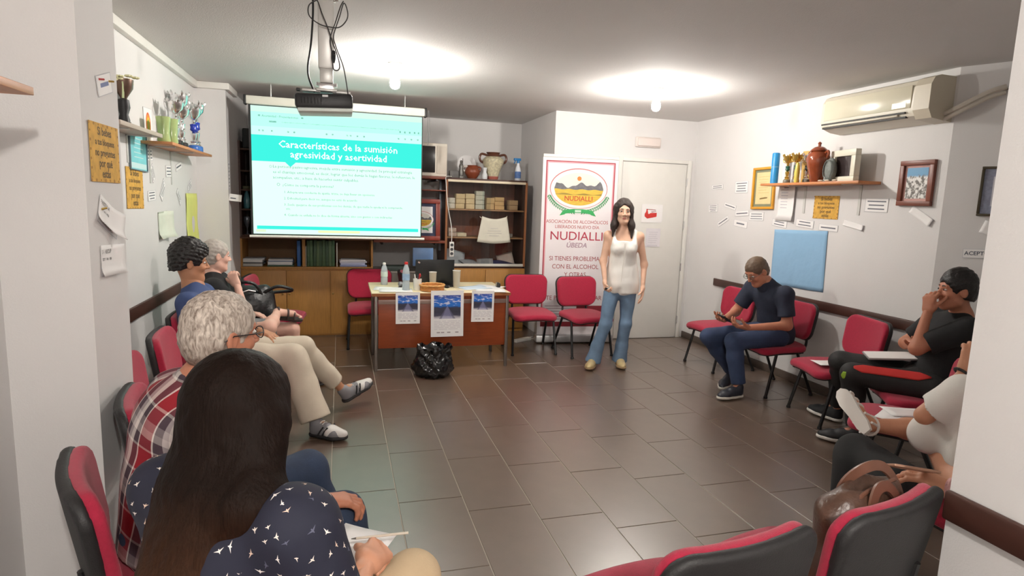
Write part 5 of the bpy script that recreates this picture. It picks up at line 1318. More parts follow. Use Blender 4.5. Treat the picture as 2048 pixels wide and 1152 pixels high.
def person(label, J, skin_k, S=1.0, sex='m', look=(0, 1, 0), up=(0, 0, 1), hands={}, base=None, browm=None, res=.0085, hres=.0048):
    J = {k: (vec(v) if not isinstance(v, (int, float)) else v) for k, v in J.items()}
    J['fwd'] = nrm(J['fwd'])
    L = vec(base if base is not None else (J['pel'][0], J['pel'][1], 0))
    t = thing('person', label, 'person', tuple(L))
    f, u, r = ortho(look, up)
    P = torso(J, -.010, S)
    for s in 'LR':
        P += arm(J, s, -.002, S * (1 if sex == 'm' else .82)); P += leg(J, s, -.006, S * (1 if sex == 'm' else .97))
        d = J['t' + s] - J['a' + s]; P.append(cap(J['a' + s], J['a' + s] + d * .6, .033 * S, .028 * S, .02))
    P.append(cap(J['ch'], J['nk'], .075 * S, .058 * S, .04)); P.append(cap(J['nk'], J['hd'] - u * .04 * S - f * .012, (.056 if sex == 'm' else .044) * S, (.05 if sex == 'm' else .038) * S, .03))
    parts = [surf(P, res)]
    hp = head_prims(J['hd'], f, u, r, S, J['nk'] + (J['hd'] - J['nk']) * .12, sex)
    parts.append(surf(hp, hres))
    for s, h in hands.items(): parts.append(surf(hand(J['w' + s], *h[:2], s, *h[2:]), .0042))
    parts = [(v - L, q) for v, q in parts]
    c = J['hd']
    def mi(cen):
        w_ = cen + L - c; a, b, e = w_ @ r / S, w_ @ f / S, w_ @ u / S
        lips = (np.abs(a) < (.023 if sex == 'm' else .019)) & (b > .07) & (e < -.046 - .0) & (e > -.068) & (np.abs(e + .056) < .0105 * np.clip(1 - (a / (.023 if sex == 'm' else .019)) ** 2, 0, 1))
        return np.where(lips, 1, 0)
    b = np_mesh(parts, 'body', [skin(skin_k), lip_m], t, mi=mi)
    eyes(t, J['hd'], f, u, r, S, L, browm or M('hair_dark', (40, 30, 26), .5))
    return t, J, L, (f, u, r)
def cloth(t, name, prims, m, L, res=.009, post=None, parent=None):
    v, f = surf(prims, res, post); return np_mesh([(v - L, f)], name, m, parent or t)
def wrinkle(amp, fr, dirn=(0, 0, 1), seed=0.0):
    d1 = nrm(dirn); d2 = nrm(np.cross(d1, (0.3, .9, .2))); d3 = np.cross(d1, d2)
    def post(D, X):
        x, y, z = X[0][:, None, None], X[1][None, :, None], X[2][None, None, :]
        a = x * F32(d1[0]) + y * F32(d1[1]) + z * F32(d1[2]); b = x * F32(d2[0]) + y * F32(d2[1]) + z * F32(d2[2]); e = x * F32(d3[0]) + y * F32(d3[1]) + z * F32(d3[2])
        w_ = np.sin(a * fr + 2.2 * np.sin(b * fr * .45 + seed) + 1.5 * np.sin(e * fr * .4)) * np.sin(b * fr * .6 + e * fr * .5 + seed)
        return (D + amp * w_).astype(F32)
    return post
def hair_cap(t, J, A, L, m, S=1.0, thick=.012, front=.035, nape=-.06, noise=.003, side=.012, top=0.0, nfr=120, extra=(), res=.0055, name='hair'):
    """short hair: shell round the skull, cut at the hairline"""
    f, u, r = A; c = J['hd']; q = lambda a, b, e: c + (r * a + f * b + u * e) * S
    P = [ell(q(0, -.013, .036 + top * .5), (.073 * S + thick, .093 * S + thick, .084 * S + thick + top), (r, f, u), .02), ell(q(0, -.045, -.02), (.062 * S + thick, .055 * S + thick, .07 * S + thick * .5), (r, f, u), .03)]
    P += list(extra)
    P += [ell(q(0, .105, -.045), (.088 * S, .085 * S, .105 * S), (r, f, u), .012, True), plane(q(0, -.02, nape), -(u * .95 - f * .30)),]
    for s in (-1, 1): P.append(ell(q(s * .09, .012, -.03), (.028 * S, .042 * S, .048 * S), (r, f, u), .012, True))
    def post(D, X):
        x, y, z = X[0][:, None, None], X[1][None, :, None], X[2][None, None, :]
        return (D + noise * (np.sin(x * nfr + 3 * np.sin(z * nfr * .4)) * np.sin(y * nfr * 1.1 + 2 * np.sin(x * nfr * .3)) + .6 * np.sin(z * nfr * 1.7 + y * nfr))).astype(F32)
    v, fc = surf(P, res, post); return np_mesh([(v - L, fc)], name, m, t)
def glasses(t, J, A, L, S, m):
    f, u, r = A; c = J['hd']; q = lambda a, b, e: Vector(c + (r * a + f * b + u * e) * S - L)
    mb = MB()
    for s in (-1, 1):
        mb.tube([q(s * .034 + .023 * math.cos(2 * PI * i / 18), .101 - .004 * abs(math.cos(2 * PI * i / 18)), .010 + .017 * math.sin(2 * PI * i / 18)) for i in range(19)], .0017, 6, cap=False)
        mb.tube([q(s * .057, .098, .014), q(s * .080, .05, .014), q(s * .084, -.005, .012), q(s * .082, -.03, -.004)], .0018, 6)
    mb.tube([q(-.011, .103, .014), q(0, .107, .016), q(.011, .103, .014)], .0016, 6)
    o = mb.build('eyeglasses', m, t)
    for s in (-1, 1): MB().prism([(0.022 * math.cos(2 * PI * i / 16), .0165 * math.sin(2 * PI * i / 16)) for i in range(16)], -.0004, .0004, Matrix.Translation(q(s * .034, .101, .010)) @ Matrix((r, u, f)).transposed().to_4x4()).build('eyeglass_lens', glass_m, o)
def denim(n, c): return M(n, c, .85, var=.16, scale=14, bump=.2, bscale=320)
hair_black = M('hair_black', (24, 20, 20), .42, var=.15, scale=60, bump=.35, bscale=150)
hair_brown = M('hair_brown', (62, 46, 36), .5, var=.2, scale=60, bump=.35, bscale=150)

# --- the standing speaker
J = dict(fwd=(-.32, -.95, 0), pel=(2.60, 5.21, .865), ch=(2.595, 5.20, 1.15), nk=(2.585, 5.20, 1.315), hd=(2.563, 5.175, 1.502), sL=(2.735, 5.16, 1.275), sR=(2.455, 5.25, 1.275),
         eL=(2.805, 5.16, 1.01), eR=(2.415, 5.25, 1.03), wL=(2.762, 5.08, .80), wR=(2.395, 5.14, .845), hL=(2.675, 5.19, .82), hR=(2.525, 5.23, .82), kL=(2.645, 5.16, .43), kR=(2.445, 5.18, .43), aL=(2.635, 5.22, .085), aR=(2.352, 5.22, .085), tL=(2.585, 5.03, .015), tR=(2.245, 5.07, .015))
S = .97
t, J, L, A = person('standing woman in a white sleeveless top and flared jeans by the banner', J, 'fair', S, 'f', (-.34, -.94, -.06), hands={'L': ((-.12, -.25, -1), (-.8, .3, 0), (.25, .3, .2), .9), 'R': ((-.12, -.5, -.85), (.75, -.55, .2), (.9, 1.1, .7), .9)}, browm=hair_brown, res=.007, hres=.0032)
f, u, r = A
top_m = M('white_cotton', (246, 243, 238), .8, var=.015, bump=.12, bscale=200)
n = J['fwd']
P = [cap(J['pel'] + (0, 0, -.03), J['pel'] * .5 + J['ch'] * .5, .158, .122, .05, n, .74), cap(J['pel'] * .5 + J['ch'] * .5, J['ch'] + (0, 0, .06), .122, .135, .05, n, .76), cap(J['pel'] + (0, 0, .02), J['pel'] + (0, 0, -.13), .150, .168, .05, n, .74, flat=True)]
for s in (-1, 1):
    P.append(ell(J['ch'] + r * .062 * s + n * .072 + (0, 0, .005), (.058, .052, .058), k=.04))
P += [plane(J['ch'] + (0, 0, .082), (0, 0, 1))]
P2 = []
for s, k in ((1, 'R'), (-1, 'L')):
    a = J['ch'] + r * .088 * s; P2.append(cap(a + n * .085 + (0, 0, .05), a + n * .0 + (0, 0, .165) + r * .012 * s, .022, .020, .02)); P2.append(cap(a + (0, 0, .165) + r * .012 * s, a - n * .085 + (0, 0, .05), .020, .024, .02)); P.append(cap(J['ch'] + r * .09 * s - n * .04 + (0, 0, .03), J['ch'] + r * .09 * s - n * .07 + (0, 0, .07), .05, .03, .03))
P.append(ell(J['pel'] + n * .155 + (0, 0, -.155) + r * .03, (.042, .06, .085), k=.02, neg=True))
top = cloth(t, 'sleeveless_top', P + P2, top_m, L, .008, wrinkle(.0022, 34, (.6, .2, .8)))
for s in (-1, 1): MB().tube([Vector(x - L) for x in (J['ch'] + n * .112 + r * .004 * s + (0, 0, .06), J['ch'] + n * .112 + (0, 0, -.04), J['pel'] + n * .118 + r * .012 + (0, 0, .12), J['pel'] + n * .124 + r * .02 + (0, 0, -.02))], .0022, 6, smooth=4).build('front_seam', M('seam_grey', (228, 224, 216), .8, var=0), top)
jean = denim('light_denim', (112, 138, 166))
P = [cap(J['pel'] + (0, 0, .01), J['pel'] + (0, 0, -.06), .140, .140, .04, n, .78)]
for s in 'LR':
    P += [cap(J['h' + s], J['k' + s], .085, .056, .03), cap(J['k' + s], J['a' + s] * .65 + J['k' + s] * .35, .056, .058, .03), cap(J['a' + s] * .65 + J['k' + s] * .35, J['a' + s] + (0, 0, -.035), .058, .076, .03, flat=True)]
cloth(t, 'flared_jeans', P, jean, L, .009, wrinkle(.003, 26, (0, .2, 1), 2))
for s in 'LR': shoe(t, J['a' + s], J['t' + s], .88, M('gold_leather', (206, 184, 136), .3, .25, var=.05), M('tan_sole', (150, 124, 92), .6), L, 'flat_shoe')
q = lambda a, b, e: J['hd'] + (r * a + f * b + u * e) * S
P = [ell(q(0, -.016, .038), (.084, .104, .096), (r, f, u), .02), cap(q(-.060, -.03, .03), q(-.085, .015, -.13), .030, .024, .05), cap(q(-.085, .015, -.13), q(-.086, .05, -.245), .024, .008, .05), cap(q(.060, -.03, .03), q(.085, .012, -.13), .031, .026, .05), cap(q(.085, .012, -.13), q(.098, .045, -.235), .026, .007, .05), cap(q(0, -.07, 0), q(0, -.075, -.17), .06, .05, .04, f, .6),
     ell(q(0, .105, -.030), (.062, .075, .108), (r, f, u), .012, True)]
hm = M('hair_dark_brown', (44, 32, 27), .4, var=.2, scale=50, stretch=(9, 9, .8), bump=.5, bscale=60)
v, fc = surf(P, .006, wrinkle(.0025, 150, (1, .3, .05))); np_mesh([(v - L, fc)], 'long_hair', hm, t)
tag(MB().tube([(2.372, 5.075, .79), (2.388, 5.06, .785)], .011, 10).build('remote_clicker', black_m), 'small dark clicker in the fist of the standing woman', 'remote')

# --- man in navy polo looking at his phone
J = dict(fwd=(-.93, -.06, -.25), pel=(3.64, 4.28, .535), ch=(3.55, 4.24, .80), nk=(3.45, 4.23, .952), hd=(3.355, 4.235, 1.052), sL=(3.50, 4.05, .885), sR=(3.47, 4.41, .895),
         eL=(3.51, 4.00, .635), eR=(3.38, 4.50, .66), wL=(3.20, 4.09, .607), wR=(3.13, 4.30, .640), hL=(3.58, 4.18, .50), hR=(3.58, 4.38, .50), kL=(3.14, 4.17, .475), kR=(3.03, 4.36, .475), aL=(3.19, 4.12, .095), aR=(3.36, 4.44, .13), tL=(3.00, 4.09, .015), tR=(3.22, 4.36, .015), girth=1.06)
t, J, L, A = person('seated man in a navy polo shirt looking down at a phone', J, 'ruddy', 1.0, 'm', (-.80, -.10, -.60), (-.55, -.05, .83), {'L': ((-.95, .15, .1), (.1, .3, 1), (.5, .7, .4), 1.0), 'R': ((-.8, -.55, .0), (.1, -.2, 1), (.5, .7, .4), 1.0)}, browm=hair_brown)
navy = M('navy_pique', (38, 44, 62), .85, var=.10, scale=40, bump=.2, bscale=420)
P = torso(J, .012) + arm(J, 'L', .012, 1, .72, True, loose=.012) + arm(J, 'R', .012, 1, .72, True, loose=.012) + [cap(J['pel'], J['pel'] + (.01, 0, -.09), .155, .155, .04, J['fwd'], .8, flat=True)]
sh = cloth(t, 'polo_shirt', P, navy, L, .009, wrinkle(.003, 30, (.5, .3, .8)))
cloth(t, 'collar', [cap(J['nk'] - (0, 0, .02), J['nk'] + (J['hd'] - J['nk']) * .22, .070, .064, .02, flat=True)], navy, L, .007, parent=sh)
dj = denim('navy_denim', (48, 62, 92))
P = [cap(J['pel'] + (0, 0, -.02), J['pel'] + (-.05, 0, -.04), .145, .14, .04)]
for s in 'LR': P += leg(J, s, .012, 1.0, 1.93, True, flare=.010)
cloth(t, 'jeans', P, dj, L, .009, wrinkle(.003, 28, (.4, 0, 1)))
for s in 'LR': shoe(t, J['a' + s], J['t' + s], 1.0, M('navy_leather', (40, 42, 52), .45), M('pale_sole', (206, 200, 190), .6), L, 'boat_shoe')
hair_cap(t, J, A, L, M('hair_grey_brown', (98, 78, 62), .55, var=.2, scale=60, bump=.3, bscale=160), 1.0, .006, noise=.0015)
glasses(t, J, A, L, 1.0, M('glasses_steel', (120, 118, 116), .3, .7, var=0))
t = thing('phone', 'dark phone held by the man in the navy polo', 'phone'); t.matrix_world = Matrix.Translation((3.055, 4.185, .665)) @ Matrix.Rotation(.5, 4, 'Y') @ Matrix.Rotation(.25, 4, 'Z')
MB().box((0, 0, 0), (.145, .075, .009), .003).build('body', black_m, t); MB().box((0, 0, .0047), (.132, .066, .001)).build('screen', M('phone_glass', (40, 44, 52), .08, var=0), t)

# --- man in black T-shirt and track trousers
J = dict(fwd=(-.87, .5, 0), pel=(3.64, 2.84, .535), ch=(3.66, 2.78, .80), nk=(3.685, 2.735, .955), hd=(3.615, 2.735, 1.112), sL=(3.565, 2.60, .905), sR=(3.755, 2.92, .915),
         eL=(3.385, 2.755, .755), eR=(3.66, 3.06, .71), wL=(3.455, 2.77, .985), wR=(3.50, 2.86, .755), hL=(3.55, 2.75, .50), hR=(3.66, 2.94, .50), kL=(3.29, 3.11, .50), kR=(3.40, 3.32, .52), aL=(3.36, 3.09, .095), aR=(3.60, 3.50, .095), tL=(3.165, 3.255, .015), tR=(3.545, 3.745, .015))
t, J, L, A = person('seated man in a black T-shirt and black track trousers with a red stripe', J, 'ruddy', .99, 'm', (-.90, .42, -.05), (0, 0, 1), {'L': ((.05, .05, 1), (.4, .1, 0), (1.0, 1.1, .6), 1.0), 'R': ((-.55, -.75, .15), (-.3, .3, 1), (.5, .6, .3), .95)}, browm=hair_black)
blk = M('black_jersey', (30, 30, 32), .9, var=.08, bump=.15, bscale=300)
P = torso(J, .012) + arm(J, 'L', .012, 1, .78, True, loose=.014) + arm(J, 'R', .012, 1, .78, True, loose=.014) + [cap(J['pel'], J['pel'] + (0, 0, -.08), .155, .155, .04, J['fwd'], .8, flat=True)]
cloth(t, 't_shirt', P, blk, L, .009, wrinkle(.003, 30, (.5, .3, .8), 1))
P = [cap(J['pel'] + (0, 0, -.02), J['pel'] + (-.04, .02, -.04), .145, .14, .04)]
for s in 'LR': P += leg(J, s, .014, 1.0, 1.88, True, flare=.006)
tr = cloth(t, 'track_trousers', P, M('track_black', (30, 29, 30), .7, var=.06, bump=.15, bscale=200), L, .009, wrinkle(.0035, 26, (.4, .2, 1)))
def ribbon(a, b, ra, rb, side, w_, m, parent, L, name, t0=0, t1=1, off=.0, taper=True):
    a, b, side = vec(a), vec(b), vec(side); ax = nrm(b - a); side = nrm(side - ax * (side @ ax)); tg = np.cross(ax, side); mb = MB()
    def fn(i, j):
        tt = t0 + (t1 - t0) * i; rad = ra + (rb - ra) * tt + off; ww = w_ * (min(1, 6 * i + .15, 6 * (1 - i) + .15) if taper else 1); an = (j - .5) * ww / rad
        return Vector(a + (b - a) * tt + (side * math.cos(an) + tg * math.sin(an)) * rad - L)
    mb.grid(fn, 14, 6); o = mb.build(name, m, parent); md = o.modifiers.new('thickness', 'SOLIDIFY'); md.thickness = .003; md.offset = 1; return o
ribbon(J['hL'], J['kL'], .100, .071, (-.45, -.55, .75), .062, M('track_red', (196, 44, 40), .8, var=.06), tr, L, 'red_stripe', .02, 1.0, .003)
ribbon(J['hL'], J['kL'], .100, .071, (-.75, -.75, -.1), .05, M('track_lime', (150, 190, 60), .8, var=.1), tr, L, 'lime_patch', .96, 1.12, .001)
for s in 'LR': shoe(t, J['a' + s], J['t' + s], 1.06, M('shoe_black', (32, 32, 36), .6, var=.1), M('white_sole', (226, 220, 214), .5), L, 'sports_shoe')
hair_cap(t, J, A, L, hair_black, .99, .010, noise=.002, top=.014, nape=-.045)

# --- woman in the white blouse with crossed leg
J = dict(fwd=(-.05, 1, 0), pel=(2.45, 1.615, .53), ch=(2.485, 1.655, .785), nk=(2.55, 1.66, .94), hd=(2.64, 1.68, 1.09), sL=(2.355, 1.70, .87), sR=(2.60, 1.60, .885),
         eL=(2.30, 1.80, .745), eR=(2.25, 1.34, .68), wL=(2.455, 1.775, .935), wR=(1.975, 1.42, .645), hL=(2.17, 1.76, .475), hR=(2.30, 1.58, .50), kL=(2.26, 2.06, .475), kR=(2.535, 1.94, .605), aL=(2.245, 2.03, .095), aR=(2.235, 2.005, .635), tL=(2.34, 2.24, .015), tR=(2.27, 2.20, .745))
t, J, L, A = person('woman in a white blouse with one bare leg crossed, by the pillar', J, 'warm', .97, 'f', (-.25, .95, -.1), (0, 0, 1), {'R': ((-.45, .60, .22), (.2, .1, -.6), (.45, .55, .3), .95), 'L': ((.25, -.05, 1), (.5, .5, 0), (.7, .8, .5), .95)}, browm=hair_brown, res=.0075)
P = torso(J, .010, .90)[1:] + arm(J, 'R', .014, .9, .9, True, loose=.010) + arm(J, 'L', .012, .9, .74, True, loose=.018) + [cap(J['ch'], J['pel'] + (-.02, .04, .10), .13, .12, .05), cap((2.46, 1.72, .75), (2.41, 1.85, .635), .12, .085, .05)]
cloth(t, 'blouse', P, M('white_muslin', (236, 232, 226), .85, var=.02, bump=.1, bscale=200), L, .009, wrinkle(.006, 26, (.4, .3, .9)))
P = [cap(J['hL'], J['kL'], .098, .078, .04), cap(J['kL'], J['aL'] + (0, 0, .03), .080, .105, .04, flat=True), cap(J['kL'] + (-.03, -.03, -.03), J['aL'] + (-.06, -.10, .0), .08, .09, .06, flat=True)]
cloth(t, 'skirt', P, M('black_crepe', (22, 22, 24), .85, var=.05), L, .009, wrinkle(.004, 24, (.3, .3, 1)))
ws = M('white_straps', (232, 226, 220), .5, var=.02)
f_ = nrm(J['tR'] - J['aR']); hb = J['aR'] - f_ * .045; un = nrm((-.85, -.35, .1)); un = nrm(un - f_ * (un @ f_)); rn = np.cross(f_, un)
so = MB(); pts = []
for a, w_ in ((-.01, .018), (.03, .030), (.10, .030), (.17, .038), (.215, .030), (.235, .012)): pts.append((a, w_))
out = [(a, w_) for a, w_ in pts] + [(a, -w_) for a, w_ in pts[::-1]]
so.prism([(a, b) for a, b in out], .0, .014, Matrix(((f_[0], rn[0], un[0], 0), (f_[1], rn[1], un[1], 0), (f_[2], rn[2], un[2], 0), (0, 0, 0, 1))))
sob = so.build('sandal_sole', ws, t, loc=None); sob.location = Vector(hb + un * .028 - L)
mb = MB()
for a, h in ((.02, .075), (.075, .070), (.13, .058), (.165, .052), (.20, .045)):
    c = hb + f_ * a; mb.tube([Vector(c + rn * .034 * math.cos(k * PI / 8) - un * (h * math.sin(k * PI / 8) - .026) - L) for k in range(9)], .0058, 6)
c = J['aR'] - f_ * .0; mb.tube([Vector(c + rn * .040 * math.cos(k * PI / 8) * 1.0 + f_ * .046 * math.sin(k * PI / 8) - un * .02 - L) for k in range(17)], .0055, 6)
mb.build('sandal_strap', ws, t)
shoe(t, J['aL'], J['tL'], .92, ws, M('tan_sole2', (190, 160, 130), .6), L, 'sandal')
MB().tube([Vector(J['wR'] + vec((.028 * math.cos(2 * PI * i / 14), .012 * math.cos(2 * PI * i / 14), .028 * math.sin(2 * PI * i / 14))) - L) for i in range(15)], .012, 8, cap=False).build('pink_scrunchie', M('pink_cloth', (222, 170, 168), .85, var=.1, bump=.4, bscale=120), t)
hair_cap(t, J, A, L, hair_brown, .97, .016, noise=.002)
ax = nrm(J['wL'] - J['eL']); e1 = nrm(np.cross(ax, (0, 1, 0))); e2 = np.cross(ax, e1); wr = J['wL'] - ax * .015
MB().tube([Vector(wr + (e1 * math.cos(2 * PI * i / 18) + e2 * math.sin(2 * PI * i / 18)) * .031 - L) for i in range(19)], .006, 6, cap=False).build('watch_strap', black_m, t)
t = thing('phone', 'thin pale phone in the hand above the brown handbag', 'phone'); t.matrix_world = Matrix.Translation((1.86, 1.475, .705)) @ Matrix.Rotation(1.2, 4, 'Z') @ Matrix.Rotation(.1, 4, 'X') @ Matrix.Rotation(.42, 4, 'Y')
MB().box((0, 0, 0), (.075, .15, .009), .003).build('body', M('phone_gold', (196, 150, 126), .35, .3, var=0), t); MB().box((0, 0, .0047), (.066, .135, .001)).build('screen', MATS['phone_glass'], t)

# --- man in the blue T-shirt with beige trousers
J = dict(fwd=(.95, .2, 0), pel=(-.80, 4.19, .535), ch=(-.88, 4.17, .80), nk=(-.90, 4.16, .955), hd=(-.915, 4.165, 1.105), sL=(-.885, 4.35, .88), sR=(-.89, 3.98, .875),
         eL=(-.72, 4.45, .65), eR=(-.86, 3.93, .62), wL=(-.52, 4.38, .60), wR=(-.66, 4.12, .61), hL=(-.72, 4.29, .50), hR=(-.72, 4.09, .50), kL=(-.26, 4.32, .50), kR=(-.30, 4.06, .50), aL=(.01, 4.42, .145), aR=(-.16, 3.92, .095), tL=(.235, 4.56, .15), tR=(.02, 3.80, .015))
t, J, L, A = person('seated man in a blue T-shirt and beige trousers with curly black hair', J, 'olive', 1.0, 'm', (.93, .30, -.10), (0, 0, 1), {'L': ((.6, -.6, -.1), (0, 0, -1), (.3, .3, .2), 1.0), 'R': ((.4, .9, -.1), (0, 0, -1), (.3, .3, .2), 1.0)}, browm=hair_black)
P = torso(J, .012) + arm(J, 'L', .012, 1, .78, True, loose=.012) + arm(J, 'R', .012, 1, .78, True, loose=.012) + [cap(J['pel'], J['pel'] + (0, 0, -.08), .155, .155, .04, J['fwd'], .8, flat=True)]
cloth(t, 't_shirt', P, M('blue_jersey', (66, 84, 128), .9, var=.08, bump=.15, bscale=300), L, .009, wrinkle(.003, 30, (.5, .3, .8), 1))
bei = M('beige_twill', (208, 195, 176), .85, var=.05, bump=.12, bscale=250)
P = [cap(J['pel'] + (0, 0, -.02), J['pel'] + (.05, 0, -.04), .145, .14, .04)]
P += [cap(J['hR'], J['kR'], .105, .085, .03), cap(J['kR'], J['aR'] + (0, 0, .02), .085, .098, .03, flat=True), cap(J['hL'], J['kL'], .10, .075, .03), cap(J['kL'], J['kL'] + (J['aL'] - J['kL']) * .82, .075, .066, .03, flat=True)]
cloth(t, 'trousers', P, bei, L, .009, wrinkle(.005, 24, (.5, .2, 1)))
for s in 'LR':
    o, qq = shoe(t, J['a' + s], J['t' + s], 1.04, M('shoe_grey', (128, 126, 130), .6, var=.1), M('dark_sole', (36, 34, 36), .6), L, 'sports_shoe', up=(0, 0, 1) if s == 'R' else nrm((-.42, -.2, .88)))
    for k in range(2):
        for sd in (-1, 1): MB().tube([Vector(qq(.085 + .030 * k, sd * .0475, .026) - L), Vector(qq(.100 + .030 * k, sd * .047, .05) - L), Vector(qq(.116 + .030 * k, sd * .036, .074) - L)], .006, 6).build('side_stripe', M('stripe_black', (30, 30, 34), .6), o)
    P = [cap(qq(.150, .003, .040), qq(.224, 0, .030), .0535, .0355, .02, nrm(qq(0, 0, 1) - qq(0, 0, 0)), .78), plane(qq(0, 0, .018), -nrm(qq(0, 0, 1) - qq(0, 0, 0)))]
    v, fc = surf(P, .006); np_mesh([(v - L, fc)], 'white_toe_cap', M('shoe_white', (224, 220, 216), .55), o)
    mb = MB()
    for k in range(4): mb.tube([Vector(qq(.085 + .016 * k, -.024, .092 - .008 * k) - L), Vector(qq(.085 + .016 * k, 0, .098 - .008 * k) - L), Vector(qq(.085 + .016 * k, .024, .092 - .008 * k) - L)], .0035, 5)
    mb.build('lace', white_m, o)
hc = J['hd']; f, u, r = A
hair_cap(t, J, A, L, hair_black, 1.0, .016, noise=.0042, nfr=150, top=.022, nape=-.03, res=.0048, extra=[ell(hc + f * .035 + u * .085, (.06, .06, .045), k=.03), ell(hc - f * .05 + u * .07, (.065, .06, .05), k=.03)])

# --- person in black top and grey shorts, foot resting on the knee
J = dict(fwd=(.95, .25, 0), pel=(-.83, 4.86, .535), ch=(-.91, 4.84, .79), nk=(-.92, 4.84, .94), hd=(-.89, 4.85, 1.085), sL=(-.90, 5.01, .88), sR=(-.88, 4.66, .875),
         eL=(-.80, 5.12, .64), eR=(-.68, 4.66, .70), wL=(-.70, 5.02, .62), wR=(-.74, 4.77, .88), hL=(-.77, 4.95, .50), hR=(-.78, 4.77, .51), kL=(-.37, 4.95, .50), kR=(-.505, 4.60, .585), aL=(-.33, 4.98, .095), aR=(-.475, 4.90, .645), tL=(-.10, 5.03, .015), tR=(-.29, 4.96, .61))
t, J, L, A = person('seated person in a black top and grey shorts resting a sandalled foot on one knee', J, 'pale', .97, 'm', (.88, .45, -.12), (0, 0, 1), {'L': ((1, -.3, -.1), (0, 0, -1), (.3, .3, .2), .95), 'R': ((-.35, .25, .75), (.2, .6, -.2), (.9, 1.0, .6), .95)}, browm=hair_brown)
P = torso(J, .012, .97) + arm(J, 'L', .012, .97, .8, True, loose=.012) + arm(J, 'R', .012, .97, .8, True, loose=.012) + [cap(J['pel'], J['pel'] + (0, 0, -.08), .15, .15, .04, J['fwd'], .8, flat=True)]
cloth(t, 't_shirt', P, blk, L, .010)
P = [cap(J['pel'] + (0, 0, -.02), J['pel'] + (.05, 0, -.04), .142, .136, .04)] + leg(J, 'L', .016, .97, .72, True) + leg(J, 'R', .016, .97, .72, True)
cloth(t, 'shorts', P, M('grey_shorts', (128, 130, 132), .85, var=.06), L, .009, wrinkle(.003, 30, (.5, .3, .8)))
stp = M('brown_strap', (62, 46, 42), .6)
f_ = nrm(J['tR'] - J['aR']); un = nrm((.1, -.2, 1)); un = nrm(un - f_ * (un @ f_)); rn = np.cross(f_, un); hb = J['aR'] - f_ * .04 - un * .035
so = MB(); pts = [(-.01, .02), (.03, .032), (.10, .032), (.17, .042), (.215, .034), (.24, .012)]
so.prism([(a, b) for a, b in pts] + [(a, -b) for a, b in pts[::-1]], -.018, 0, Matrix(((f_[0], rn[0], un[0], 0), (f_[1], rn[1], un[1], 0), (f_[2], rn[2], un[2], 0), (0, 0, 0, 1))))
o = so.build('sandal_sole', stp, t); o.location = Vector(hb - L)
mb = MB()
for a, h in ((.115, .066), (.165, .052), (.04, .075)): mb.tube([Vector(hb + f_ * a + rn * .040 * math.cos(k * PI / 8) + un * h * math.sin(k * PI / 8) - L) for k in range(9)], .008, 6)
mb.build('sandal_strap', stp, t)
mb = MB()
for k in range(5): mb.ell(Vector(J['aR'] + f_ * (.178 - .008 * abs(k - 1)) + rn * (.028 - .014 * k) - un * .014 - L), (.012, .012, .010), 8)
mb.build('toes', skin('pale'), t)
shoe(t, J['aL'], J['tL'], 1.0, stp, M('dark_sole2', (40, 36, 34), .6), L, 'sandal')
hair_cap(t, J, A, L, M('hair_silver', (176, 168, 160), .6, var=.15, scale=60, bump=.3), .97, .009, noise=.002)
# --- grey-haired man in the plaid shirt
J = dict(fwd=(.84, .52, -.2), pel=(-.50, 1.95, .535), ch=(-.495, 1.985, .80), nk=(-.43, 1.985, .955), hd=(-.355, 1.98, 1.118), sL=(-.53, 2.165, .885), sR=(-.365, 1.815, .885),
         eL=(-.46, 2.26, .66), eR=(-.30, 1.735, .67), wL=(-.27, 2.10, .60), wR=(-.070, 1.885, .585), hL=(-.50, 2.07, .50), hR=(-.43, 1.88, .50), kL=(-.13, 2.36, .475), kR=(.0, 1.985, .475), aL=(-.03, 2.38, .095), aR=(.07, 2.02, .095), tL=(.20, 2.48, .015), tR=(.30, 2.12, .015), girth=1.06)
t, J, L, A = person('grey-haired man with glasses in a red plaid shirt seen from behind', J, 'ruddy', 1.06, 'm', (.80, .58, -.10), (.08, 0, 1), {'L': ((.4, -.8, -.1), (0, 0, -1), (.3, .35, .2), 1.05), 'R': ((.88, .35, -.18), (-.1, 0, -1), ((.30, .55, .5), (.35, .6, .5), (.4, .65, .5), (.45, .7, .5)), 1.08, (.6, .3), .05)}, browm=M('brow_grey', (150, 140, 130), .6), base=(-.53, 1.97, 0))
